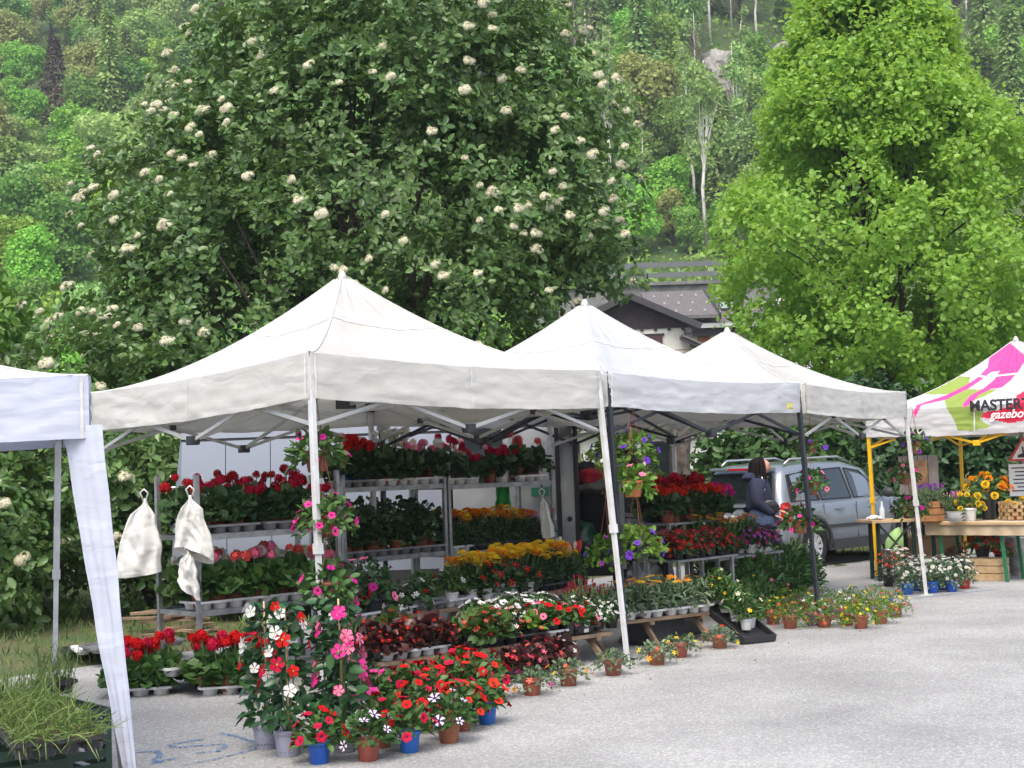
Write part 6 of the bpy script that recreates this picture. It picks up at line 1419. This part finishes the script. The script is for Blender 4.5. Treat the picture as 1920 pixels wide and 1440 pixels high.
basket(1147, 862, 13.2, ('purple',), 'hanging pot with dark violet flowers left of the white leg', 'black', .8, .4, 7, nf=9, lm=G1)
basket(1521, 850, 14.6, ('purple',), 'hanging pot with violet petunias above the pink one by the silver car', 'terra', .72, .3, 4, nf=6)
basket(1522, 928, 14.5, ('hotpink', 'pink'), 'hanging pot with pink petunias in front of the car windows', 'terra', .85, .35, 8, nf=9)
basket(1500, 1000, 14.4, ('magenta', 'hotpink'), 'hanging pot with magenta petunias in front of the car wheel', 'terra', .9, .35, 9, nf=8)
basket(1715, 852, 16.9, ('purple', 'violet'), 'hanging pot with violet petunias under the corner nearest the printed tent', 'terra', .95, .35, 5, nf=9)
basket(1697, 908, 17.0, ('hotpink', 'pink'), 'hanging pot with pink petunias beside the printed tent', 'terra', .85, .35, 8, nf=9)
basket(1706, 972, 17.0, ('magenta',), 'hanging pot with magenta petunias above the plank table', 'terra', .95, .4, 10, nf=7)

# ------------------------------------------------------------------ pots standing on the asphalt
def gp(kind, px, py, pot, cols, label, name='potted_petunia', cat='potted petunia', s=1., group=None, var=0, rz=None, **kw):
    return place(proto(kind, pot, cols, var, **kw), name, G(px, py), label, cat, group, s=s, rz=rz)
MV = dict(name='potted_mandevilla', cat='potted mandevilla')
gp('mandevilla', 500, 1404, 'lilac', ('white', 'white', 'white', 'red'), 'tall white mandevilla in lilac-grey pot', **MV, var=1, nf=14, s=1.0, rz=-.3)
gp('mandevilla', 541, 1418, 'lilac', ('red', 'red', 'crimson', 'white'), 'tall red and white mandevilla in lilac-grey pot', **MV, var=2, nf=14, s=1.02, rz=.2)
gp('mandevilla', 643, 1411, 'lilac', ('hotpink', 'pink', 'hotpink'), 'tall pink mandevilla in lilac-grey pot behind the white leg', **MV, var=3, nf=19, s=1.02, rz=.35)
gp('mandevilla', 622, 1392, 'lilac', ('white', 'red', 'pink'), 'dark-leaved mandevilla with white blooms against the white leg', **MV, var=4, nf=5, s=1.0)
gp('petunia', 599, 1432, 'blue', ('red', 'red', 'crimson'), 'red petunia in blue pot in front of the white leg', var=1, nf=18, s=1.0)
gp('starpetunia', 691, 1427, 'terra', ('white',), 'white and purple striped petunia in terracotta pot beside the blue pots', var=1, s=.98)
gp('petunia', 717, 1402, 'terra', ('red', 'crimson'), 'red petunia in terracotta pot behind the striped ones', var=2, s=1.0, nf=10)
gp('petunia', 768, 1411, 'blue', ('red', 'crimson'), 'red petunia in blue pot between two striped petunias', var=3, s=1.0, nf=11)
gp('starpetunia', 842, 1393, 'terra', ('white',), 'white and purple striped petunia in terracotta pot beside the outermost blue pot', var=2, s=1.02, nf=12)
gp('petunia', 866, 1371, 'terra', ('scarlet', 'red'), 'coral red petunia half hidden behind a striped petunia', var=4, s=1.0)
gp('petunia', 913, 1358, 'blue', ('red', 'scarlet'), 'coral red petunia in the outermost blue pot', var=5, s=1.02, nf=11)
many('petunia', [G(*p) for p in ((700, 1372), (738, 1362))], 'terra', ('magenta', 'crimson', 'hotpink'), 'potted_petunia', 'magenta petunia behind the striped petunia on the asphalt', 'magenta petunias on the asphalt', 'potted petunia', nf=14)
many('petunia', [G(*p) for p in ((780, 1372), (770, 1345), (812, 1352), (800, 1330), (842, 1340), (838, 1318), (880, 1326), (872, 1305), (908, 1315))], 'terra', ('red', 'red', 'crimson', 'scarlet'), 'potted_petunia', 'red petunia in the mass behind the striped petunias', 'red petunias massed on the asphalt', 'potted petunia', nf=18, s=(1.05, 1.2))
many('begonia', [G(*p) for p in ((968, 1278), (990, 1270), (1012, 1262), (1034, 1256))], 'black', ('pink', 'coral', 'crimson'), 'potted_begonia', 'dark begonia with pink flowers on the asphalt beneath the front bench', 'pink begonias beneath the front bench', 'potted begonia', s=(1.2, 1.4), nf=22)
gp('begonia', 1052, 1252, 'black', ('white',), 'dark begonia with white flowers beneath the front bench', 'potted_begonia', 'potted begonia', s=1.3)
for i, (px, py, cols, lb) in enumerate(((998, 1304, ('coral', 'orange', 'magenta'), 'spreading plant with coral and orange flowers beside the red petunias'), (1066, 1286, ('yellow', 'orange', 'coral'), 'spreading plant with yellow flowers between two flatter pots'), (1150, 1267, ('cream',), 'flowerless spreading grey-green plant by the foot of the white leg'),
        (1232, 1247, ('coral', 'orange', 'yellow'), 'spreading plant with few coral flowers just past the black leg'), (1275, 1233, ('yellow', 'cream'), 'spreading plant with yellow flowers in front of the crates'), (1350, 1216, ('coral', 'scarlet', 'yellow'), 'spreading plant with orange-red flowers beside the sloping tray'))):
    gp('portulaca', px, py, 'terra', cols, lb, 'potted_portulaca', 'flower pot', s=1.0, var=i, nf=9 if i != 2 else 1)
# bell flowers beside the third leg
CB = (((1450, 1171), 'terra', ('coral', 'yellow')), ((1482, 1179), 'terra', ('coral', 'burgundy')), ((1525, 1173), 'purple', ('white', 'white')), ((1546, 1177), 'terra', ('coral', 'burgundy', 'yellow')), ((1567, 1158), 'purple', ('white', 'white')), ((1588, 1173), 'terra', ('yellow', 'burgundy', 'white')), ((1615, 1179), 'terra', ('yellow', 'yellow')), ((1652, 1170), 'terra', ('yellow', 'purple', 'burgundy')), ((1679, 1157), 'terra', ('yellow', 'coral')), ((1508, 1150), 'terra', ('yellow', 'burgundy')), ((1540, 1146), 'terra', ('white', 'burgundy')), ((1600, 1148), 'terra', ('white', 'yellow')), ((1640, 1146), 'terra', ('yellow', 'coral')), ((1470, 1152), 'terra', ('yellow',)))
CL = ('coral and yellow bell flowers in the terracotta pot nearest the sloping tray', 'coral and burgundy bell flowers in terracotta pot left of a purple pot', 'white bell flowers in purple pot in the front row', 'coral, burgundy and yellow bell flowers between two purple pots', 'white bell flowers in purple pot in the back row', 'yellow, burgundy and white bell flowers right of the purple pots', 'all-yellow bell flowers trailing over a terracotta pot', 'yellow and purple bell flowers in terracotta pot near the mums', 'yellow and coral bell flowers in the terracotta pot nearest the mums', 'yellow and burgundy bell flowers in the back row behind the purple pot', 'white and burgundy bell flowers in the back row', 'white and yellow bell flowers in the back row', 'yellow and coral bell flowers in the back row', 'yellow bell flowers behind the coral ones near the sloping tray')
for i, ((p, pot, cols), lb) in enumerate(zip(CB, CL)): gp('calib', *p, pot, cols, lb, 'potted_bell_flower', 'flower pot', s=1.0, var=i % 4, group='bell flowers beside the third tent leg', nf=26 if 'white' in cols else 20)
# mums in blue and red pots
for i, (px, py, pot) in enumerate(((1702, 1115, 'blue'), (1719, 1108, 'blue'), (1749, 1112, 'blue'), (1785, 1110, 'blue'), (1767, 1106, 'blue'))): gp('mum', px, py, pot, ('white',), 'white chrysanthemum in blue pot in front of the plank table', 'potted_chrysanthemum', 'flower pot', s=1.15, var=i % 3, group='white chrysanthemums in blue pots')
for i, (px, py) in enumerate(((1809, 1104), (1733, 1104))): gp('mum', px, py, 'red', ('white',), 'white chrysanthemum in red pot among the blue pots', 'potted_chrysanthemum', 'flower pot', s=1.15, var=i, group='white chrysanthemums in red pots')
for i, (px, py) in enumerate(((1668, 1100), (1690, 1090), (1725, 1082), (1752, 1078), (1778, 1080), (1800, 1084))): gp('mum', px, py, 'black', ('burgundy', 'darkred', 'scarlet') if i != 1 else ('palepink', 'white'), 'dark red chrysanthemum behind the white ones' if i != 1 else 'pale pink chrysanthemum among the dark red ones', 'potted_chrysanthemum', 'flower pot', s=1.25, var=i % 3, group='dark red chrysanthemums' if i != 1 else None)
# geranium trays on the asphalt at the left
p = G(265, 1302); tray(p, R(12), 3, 2, .15, TRAY_W, 'white tray of red geraniums standing on the asphalt beside the cloth sleeve'); many('geranium', tray_spots(p, R(12), 3, 2, .15), 'black', ('red', 'crimson'), 'potted_geranium', 'red geranium in the tray beside the cloth sleeve', 'red geraniums in the tray beside the sleeve', 'potted geranium', nf=3, s=(1.0, 1.15), fs=.1, stalk=.12)
p = G(432, 1298); tray(p, R(10), 3, 2, .15, TRAY_W, 'white tray of red geraniums standing on the asphalt behind the mandevillas'); many('geranium', tray_spots(p, R(10), 3, 2, .15), 'terra', ('red', 'crimson'), 'potted_geranium', 'red geranium in the tray behind the mandevillas', 'red geraniums behind the mandevillas', 'potted geranium', nf=4, s=(1.0, 1.2), fs=.1, stalk=.12)
p = G(345, 1262, .14); tray(p, R(40), 3, 2, .14, TRAY_W, 'empty pale tray on the bottom deck of the left trolley')
p = G(693, 1290); tray(p, R(15), 3, 2, .15, TRAY_W, 'white tray holding one terracotta bowl behind the petunias'); place(proto('dark_bush', 'terra', ('white',), 1, lmat=G2, fl=None, r=.13, h=.13, potr=.1, poth=.09, n=240), 'potted_heather', G(690, 1286, .06), 'feathery green plant in low terracotta bowl on the white tray', 'pot plant', None)
# stack of empty trays and scrap wood behind, on the grass
for i in range(3):
    p = G(205 + i * 22, 1222 - i * 4, .03 + .05 * i); tray(p, R(15 + 9 * i), 6, 3, .14, (BLACK_PL, TRAY_W, TRAY_G)[i], ['black empty tray, lowest of the pile on the grass', 'white empty tray lying on the black one on the grass', 'grey empty tray on top of the pile on the grass'][i], 'empty trays piled on the grass', h=.05)
rngw = random.Random(5)
for i in range(9):
    p = G(300 + rngw.uniform(0, 60), 1186 + rngw.uniform(-6, 8), .0); e = thing('scrap_plank', 'loose scrap plank in the pile behind the left trolley', 'plank', p, 0, 'scrap planks'); a = rngw.uniform(-.5, .9)
    MB().box(p + Vector((0, 0, .03 + .028 * i)), (rngw.uniform(.5, .9), .09, .024), a).obj('plank', WOOD, e)

# ------------------------------------------------------------------ white carry bags hung on the trolley posts
def hung_bag(px, py, dep, w, h, label, seed, lean=0., waist=.0, fold=True):
    t = D(px, py, dep); e = thing('carry_bag', label, 'bag', t, 0, 'white tent bags'); n, m = 46, 32
    def f(u, v):
        a = u * 6.283; s = v; prof = float(np.interp(s, [0, .08, .22, .45, .62, .8, 1], [.07, .12, .62, .84, 1 - waist, 1.06 - waist * .3, 1.1]))
        rx = w / 2 * prof * (1 + .10 * nz3((math.cos(a) * 1.5, s * 3, seed), 1)); ry = .05 * prof ** .5 * (1 + .55 * nz3((math.cos(a) * 2.5, math.sin(a), s * 2.5 + seed), 1)) + min(1, s * 3) * (.075 * (.3 - abs(nz3((a * 1.3 + s * .9, s * 1.1, seed * 3), 1))) + .05 * (.25 - abs(nz3((a * 2.6 - s * 2.5, s * 3.2, seed), 1))))
        x = t.x + rx * math.cos(a) + lean * s * h + .02 * nz3((s * 4, seed, 0), 1); z = t.z - s * h + .05 * math.sin(a + seed) * s ** 3 - .03 * s * math.cos(a)
        return (x, t.y + ry * math.sin(a) - .02, z)
    mb = MB(); mb.grid(f, n, m); mb.obj('cloth', CLOTH_W, e, True)
    MB().tube([t + Vector((-.01, 0, -.02)), t + Vector((-.03, -.01, .045)), t + Vector((0, -.01, .07)), t + Vector((.03, -.01, .04)), t + Vector((.01, 0, -.02))], .007, 6).obj('loop', CLOTH_W, e, True)
    if fold and seed > 99:
        def fl_(u, v): a = .05 + .9 * u; return (t.x + lean * .3 * h + (u - .45) * w * .5 + .03 * v, t.y - .10 - .02 * math.sin(u * 3.1), t.z - h * (.30 + .22 * v + .06 * u))
        MB().grid(fl_, 8, 6).obj('flap', CLOTH_W, e, True)
hung_bag(271, 934, 11.5, .32, .59, 'white cloth bag hanging on the outer rear post of the left trolley', 1.3, -.08)
hung_bag(357, 928, 11.2, .27, .46, 'folded white cloth bag hanging on the outer front post of the left trolley', 3.7, .06, .0, True)
hung_bag(352, 1032, 11.17, .16, .30, 'narrow rolled white cloth below the folded bag', 5.1, .03, .1, False)
hung_bag(1016, 928, 15.3, .12, .42, 'narrow white cloth bag hanging beside the open van door', 7.2, .12, .0, False)
p = D(942, 900, 15.6); e = thing('green_cloth', 'crumpled bright green cloth hanging behind the right trolley', 'cloth', p); mb = MB(); mb.grid(lambda u, v: (p.x + (u - .5) * .13 * (1 + .3 * v) + .02 * nz3((u * 4, v * 4, 1), 1), p.y + .03 * math.sin(u * 12) * v, p.z - .30 * v + .02 * nz3((u * 3, v * 3, 4), 1)), 16, 12); mb.obj('cloth', mat('cloth_green', (.01, .28, .05), .6), e, True)
# white stool by the silver car
p = G(1514, 1076); e = thing('stool', 'small white stool beside the car', 'stool', p, R(20))
MB().box((0, 0, .2), (.34, .24, .03)).obj('seat', WHITE_POT, e, world_space=False, bevel=.01)
for sx in (-1, 1):
    for sy in (-1, 1): MB().bar((sx * .13, sy * .09, .186), (sx * .15, sy * .10, 0), .035).obj('leg', WHITE_POT, e, world_space=False)

# ------------------------------------------------------------------ chive trays on crates under the near left tent
def grass_tray(px, py, h, rz, nx, ny, blades, ln, label, lean, seed):
    p = G(px, py, h); e = tray(p, rz, nx, ny, .10, BLACK_PL, label, 'trays of chives', .075, 'chive_tray'); r_ = np.random.default_rng(seed)
    MB().box((0, 0, .06), (nx * .10 - .02, ny * .10 - .02, .03)).obj('soil', SOIL, e, world_space=False)
    q = tray_spots((0, 0, 0), 0, nx, ny, .10, .075); nb = NB(); pos = np.repeat(np.array(q), blades, 0); pos[:, :2] += r_.normal(size=(len(pos), 2)) * .024; n = len(pos)
    xd = r_.normal(size=(n, 3)) * .42 + np.array(lean); nb.add(*BLADE, pos, frames(xd, r_.normal(size=(n, 3))), np.stack([ln * r_.uniform(.5, 1.1, n), np.full(n, .09), np.full(n, ln * .9)], -1))
    nb.obj('chives', mat('chive_leaf', (.075, .17, .03), .5, (.24, .30, .09), leaf=True, transl=.2), e, world_space=False, kind='stuff')
    return p
_d = G(85, 1440, .42) - G(0, 1345, .42); _rz = math.atan2(_d.y, _d.x)
_c = G(0, 1345, .42) + _d.normalized() * .62 + Vector((-_d.y, _d.x, 0)).normalized() * .10; _cp = project(_c)
pc = grass_tray(_cp[0], _cp[1], .42, _rz, 14, 4, 20, .21, 'long black tray of chives nearest the cloth sleeve', (1.1, -.1, .42), 1)
grass_tray(22, 1330, .42, _rz, 3, 4, 20, .17, 'black tray of chives behind the long tray', (.2, .1, 1.), 2)
grass_tray(100, 1300, .42, R(-45), 2, 2, 26, .25, 'small black tray of tall upright chives at the corner', (.05, 0, 1.3), 3)
for i, (px, py) in enumerate(((70, 1520), (10, 1385), (96, 1322))):
    p = G(px, py, .42); p.z = 0; e = thing('green_crate', 'dark green slatted plastic crate under the chive trays', 'crate', p, R(-50), 'crates under the chive trays'); CG = mat('crate_green', (.010, .032, .02), .5)
    for k in range(6):
        z = .03 + .072 * k
        for sx, sz in (((0, -.2, z), (.6, .014, .045)), ((0, .2, z), (.6, .014, .045)), ((-.3, 0, z), (.014, .4, .045)), ((.3, 0, z), (.014, .4, .045))): MB().box(sx, sz).obj('slat', CG, e, world_space=False)
    for sx in (-1, 1):
        for sy in (-1, 1): MB().box((sx * .29, sy * .19, .205), (.035, .035, .41)).obj('corner_post', CG, e, world_space=False)

# ------------------------------------------------------------------ flower table under the printed tent
TZ = .74
a, b = D(1735, 985, 18.6), D(1960, 985, 17.6); a.z = b.z = 0; d = (b - a).normalized(); n = Vector((-d.y, d.x, 0)); L = (b - a).length; rz = math.atan2(d.y, d.x)
e = thing('market_table', 'folding table with beige cloth under the printed tent', 'table', (a + b) / 2); CLB = mat('cloth_beige', (.50, .40, .27), .9, (.43, .34, .22), 12)
MB().box((a + b) / 2 + n * .3 + Vector((0, 0, TZ - .02)), (L, .7, .03), rz).obj('table_top', WOOD_P, e)
tc = MB(); tc.grid(lambda u, v: tuple(a.lerp(b, u) + n * ((.66 * (v - .3) / .7) if v > .3 else -.02 - .012 * math.sin(u * 40) * (1 - v / .3)) + Vector((0, 0, TZ + .004 - (0 if v > .3 else (.3 - v) / .3 * .17)))), 70, 10); tc.obj('tablecloth', CLB, e, True)
GL = mat('leg_green', (.02, .14, .06), .5)
for t in (.1, .62): 
    c = a.lerp(b, t)
    for s in (.05, .55): MB().bar(c + n * s + d * .06 + Vector((0, 0, 0)), c + n * s + Vector((0, 0, TZ - .035)), .04, .03).obj('leg', GL, e)
e = thing('plank_table', 'narrow wooden beer table on dark folding legs beside the silver car', 'table', D(1690, 990, 18.9) * 1.0); p = D(1690, 990, 18.9); p.z = 0; e.location = p
MB().box(p + Vector((0, 0, .76)), (1.0, .5, .03), R(10)).obj('table_top', WOOD_P, e); GB = mat('leg_dark_green', (.012, .03, .022), .5)
for s in (-.35, .1, .35):
    MB().bar(p + Vector((s, -.2, 0)), p + Vector((s, -.2, .745)), .04).obj('leg', GB, e); MB().bar(p + Vector((s, .2, 0)), p + Vector((s, .2, .745)), .04).obj('leg', GB, e)
MB().bar(p + Vector((-.33, -.17, .25)), p + Vector((.08, -.17, .72)), .025).obj('brace', GB, e); MB().bar(p + Vector((.08, -.15, .25)), p + Vector((-.33, -.15, .72)), .025).obj('brace', GB, e)
p = D(1655, 985, 18.8); p.z = .776; e = thing('water_bottle', 'clear plastic bottle on the plank table', 'bottle', p); MB().lathe([(.03, 0), (.032, .01), (.032, .13), (.014, .18), (.013, .21), (.001, .21)], 12, p).obj('bottle', mat('clear_plastic', (.7, .75, .78), .15, transl=.3), e, True); MB().lathe([(.015, .205), (.015, .23), (.001, .23)], 10, p).obj('cap', WHITE_POT, e)
p = D(1640, 985, 18.8); p.z = .776; e = thing('paper_sheets', 'crumpled white paper on the plank table', 'paper', p); blob((p.x, p.y, p.z + .03), (.09, .06, .03), 4, .5).obj('paper', WHITE_POT, e)
def bouquet(px, dep, z, kind, cols, r, h, n, nf, fs, label, vessel, name='flower_bouquet'):
    p = D(px, 900, dep); p.z = z; pot, pr, ph = vessel
    return place(plant_proto(pot, pr, ph, leaf='leaf', lmat=G2, n=n, r=r, h=h, size=.08, fl=kind, cols=cols, col2='yel', nf=nf, fs=fs, top=.0, seed=int(px)), name, p, label, 'flowers')
bouquet(1850, 18.5, TZ + .006, 'pompon', ('orange', 'yellow'), .27, .26, 90, 16, .11, 'large bouquet of orange-yellow flowers in dark bucket on the beige table', ('black', .11, .32))
bouquet(1815, 18.3, TZ + .006, 'pompon', ('yellow',), .16, .22, 60, 11, .085, 'yellow tulips in pale wooden box on the beige table', ('white', .09, .16))
bouquet(1905, 18.2, TZ + .006, 'pompon', ('yellow', 'orange'), .14, .16, 50, 8, .08, 'yellow flowers in woven basket on the beige table', ('orange', .1, .1))
bouquet(1835, 18.7, .26, 'pompon', ('scarlet', 'coral'), .2, .14, 60, 14, .07, 'red-orange flowers standing in the wooden crate under the table', ('black', .1, .14))
bouquet(1868, 18.6, .22, 'pompon', ('scarlet', 'coral'), .12, .12, 40, 7, .08, 'single red-orange bunch beside the wooden crate under the table', ('black', .08, .12))
def wbox(px, py, dep, z, w, dp, h, label, m=WOOD_P, rows=3, nm='wooden_crate', group=None):
    p = D(px, py, dep); p.z = z; e = thing(nm, label, 'crate', p, rz, group)
    for k in range(rows):
        zz = h / rows * (k + .5)
        for s, sz in (((0, -dp / 2, zz), (w, .014, h / rows - .012)), ((0, dp / 2, zz), (w, .014, h / rows - .012)), ((-w / 2, 0, zz), (.014, dp - .016, h / rows - .012)), ((w / 2, 0, zz), (.014, dp - .016, h / rows - .012))): MB().box(s, sz).obj('slat', m, e, world_space=False)
    MB().box((0, 0, .012), (w - .03, dp - .03, .02)).obj('bottom', m, e, world_space=False); return p
wbox(1853, 1055, 18.4, 0, .40, .3, .28, 'pale wooden crate under the beige table')
p = wbox(1745, 955, 18.5, TZ + .006, .26, .22, .26, 'orange-brown wooden box of lavender on the beige table', mat('box_orange', (.42, .20, .08), .7, (.34, .15, .06), 8))
for i in range(6): place(proto('lavender', 'black', ('purple', 'violet'), i % 3), 'potted_lavender', p + Vector((-.1 + .09 * (i % 3), -.05 + .1 * (i // 3), .14)), 'lavender in the orange-brown wooden box', 'flower pot', 'lavender in the wooden box', s=1.0)
for i in range(3): place(proto('lavender', 'grey', ('violet', 'palepink'), i), 'potted_lavender', p + Vector((.26 + .1 * i, .05, 0)), 'pale purple flowers beside the wooden box', 'flower pot', 'pale purple flowers on the table', s=1.1)
# woven basket
p = D(1905, 960, 18.15); p.z = TZ + .008; e = thing('woven_basket', 'woven basket of wide splints on the beige table', 'basket', p, rz); BW = mat('splint', (.42, .27, .13), .7, (.28, .17, .08), 9)
for r_ in range(5):
    for c in range(12):
        an = 6.283 * (c + .5 * (r_ % 2)) / 12; q = .15 + .012 * (c % 2); MB().box((q * 1.3 * math.cos(an), q * math.sin(an), .03 + .045 * r_), (.07, .012, .04), an + 1.57).obj('splint', BW, e, world_space=False)
# enamel bowls, metal cylinder, waste bin
p = D(1790, 975, 18.1); p.z = TZ + .006; e = thing('bowl_stack', 'stack of white bowls on the beige table', 'bowls', p)
for k in range(3): MB().lathe([(.05, .03 * k), (.13 - .01 * k, .045 + .04 * k), (.14 - .01 * k, .05 + .04 * k), (.06, .04 + .03 * k)], 20, p, cap1=False).obj('bowl', WHITE_POT, e, True)
p = D(1664, 1030, 18.2); p.z = 0; e = thing('metal_cylinder', 'tall shiny metal cylinder vase on the asphalt', 'vase', p); MB().lathe([(.065, 0), (.07, .01), (.07, .43), (.075, .44), (.066, .44), (.064, .05)], 20, p, cap1=False).obj('wall', CHROME, e, True)
p = D(1912, 1040, 18.9); p.z = 0; e = thing('waste_bin', 'grey ribbed metal bin behind the beige table', 'bin', p); MB().lathe([(.15, 0)] + [(.15 + .03 * k / 8 + .005 * (k % 2), .06 * k) for k in range(9)] + [(.19, .5), (.17, .5)], 24, p, cap1=False).obj('wall', GREY_MET, e, True)
p = D(1722, 880, 19.3); p.z = TZ + .0; e = thing('display_board', 'grey weathered wooden panel standing behind the lavender', 'panel', p, rz); p2 = D(1722, 880, 19.3)
for k in range(4): MB().box((-.21 + .14 * k, 0, .36 - TZ * 0), (.13, .02, .95)).obj('board', mat('grey_board', (.22, .20, .18), .85, (.15, .13, .12), 8, 5), e, world_space=False)
MB().box((.02, -.02, .6), (.24, .02, .34)).obj('picture', mat('picture_brown', (.28, .17, .08), .7, (.14, .08, .04), 12), e, world_space=False)
for s in (-.2, .2): MB().box((s, .02, -.38), (.04, .04, .76)).obj('post', WOOD, e, world_space=False)
p = D(1680, 1000, 19.6); p.z = 0; e = thing('green_sack', 'pale lime-green sack under the plank table', 'sack', p); blob((p.x, p.y, .32), (.16, .14, .3), 3, .15).obj('sack', mat('sack_lime', (.30, .50, .18), .6), e, True)
p = D(1750, 1000, 19.2); p.z = 0; e = thing('cardboard_box', 'flattened brown cardboard box under the plank table', 'box', p, R(12)); MB().box((0, 0, .26), (.7, .2, .5)).obj('carton', mat('cardboard', (.36, .25, .14), .9), e, world_space=False)
for s in (-1, 1): MB().box((0, s * .12, .52), (.69, .1, .008), rot=Matrix.Rotation(s * .5, 3, 'X')).obj('flap', mat('cardboard', (.36, .25, .14), .9), e, world_space=False)
# warning sign with red-bordered triangle
p = D(1912, 860, 19.4); p.z = 0; e = thing('warning_sign', 'white triangular warning sign with red border above a text plate', 'sign', p, R(-6)); SR = mat('sign_red', (.55, .02, .02), .4)
MB().tube([(.05, .04, 0), (.05, .04, 2.1)], .03, 10).obj('post', GREY_MET, e, world_space=False)
zt = D(1912, 826, 19.4).z; tri = [(-.15, 0, zt - .27), (.25, 0, zt - .27), (.05, 0, zt + .05)]; MB().prism(tri, (0, .012, 0)).obj('border', SR, e, world_space=False)
MB().prism([(-.10, -.004, zt - .243), (.20, -.004, zt - .243), (.05, -.004, zt - .0)], (0, .004, 0)).obj('face', mat('sign_white', (.75, .76, .76), .4), e, world_space=False)
MB().prism([(-.03, -.008, zt - .225), (.13, -.008, zt - .225), (.12, -.008, zt - .19), (.06, -.008, zt - .16), (.05, -.008, zt - .08), (.03, -.008, zt - .08), (.04, -.008, zt - .17), (-.02, -.008, zt - .19)], (0, .003, 0)).obj('symbol', INK, e, world_space=False)
MB().box((.05, -.002, zt - .52), (.40, .012, .42)).obj('text_plate', mat('sign_white', (.75, .76, .76), .4), e, world_space=False)
for k in range(7): MB().box((.03 + .02 * (k % 2), -.010, zt - .36 - .05 * k), (.30 - .05 * (k % 3), .004, .016)).obj('text_line', INK, e, world_space=False)
# fallen petals, leaves and grit on the asphalt round the pots
rng = np.random.default_rng(17); n = 170; pp = []
for i in range(n):
    t_ = rng.random(); q = G(440 + 1250 * t_, 1425 - 270 * t_ ** .8 + abs(rng.normal()) * 22)
    pp.append((q.x, q.y, .010))
NB().add(*QUAD, np.array(pp), frames(rng.normal(size=(n, 3)) * np.array([1, 1, .1]), rng.normal(size=(n, 3)) * .25 + np.array([0, 0, 1.])), rng.uniform(.010, .026, n), 0, rng.random(n)).obj('fallen_litter', mat('litter', (.10, .07, .04), .9, (.30, .10, .07), leaf=True), label='scattered fallen petals and dry leaves on the asphalt', cat='litter', kind='stuff')
# faint printed band on the two front lilac pots
for px, py, sd in ((500, 1404, 1), (541, 1418, 2), (643, 1411, 3)):
    c = G(px, py); rg = random.Random(sd); a0 = -1.57 - .75
    root = min((o for o in COL.objects if o.name.startswith('potted_mandevilla') and o.parent is None), key=lambda o: (o.location - c).length)
    for k in range(11):
        a = a0 + k * .15; r = .0655 + .0002; z = .03 + rg.uniform(-.002, .002); h = rg.uniform(.008, .016)
        MB().box((c.x + r * math.cos(a), c.y + r * math.sin(a), z + h / 2), (rg.uniform(.003, .008), .003, h), a + 1.57).obj('print_mark', mat('pot_print', (.12, .12, .16), .6), root)
# ------------------------------------------------------------------ thin valley haze
hz = MB().box((0, 206, 100), (640, 430, 244)).obj('haze', [], kind='stuff', label='thin bluish haze in the valley air', cat='haze')
hm = bpy.data.materials.new('haze'); hm.use_nodes = True; _n = hm.node_tree.nodes; _n.remove(_n['Principled BSDF'])
pv = _n.new('ShaderNodeVolumePrincipled'); pv.inputs['Color'].default_value = (.86, .92, 1.0, 1); pv.inputs['Density'].default_value = .0005; pv.inputs['Anisotropy'].default_value = .2
hm.node_tree.links.new(pv.outputs[0], _n['Material Output'].inputs['Volume']); hz.data.materials.append(hm)
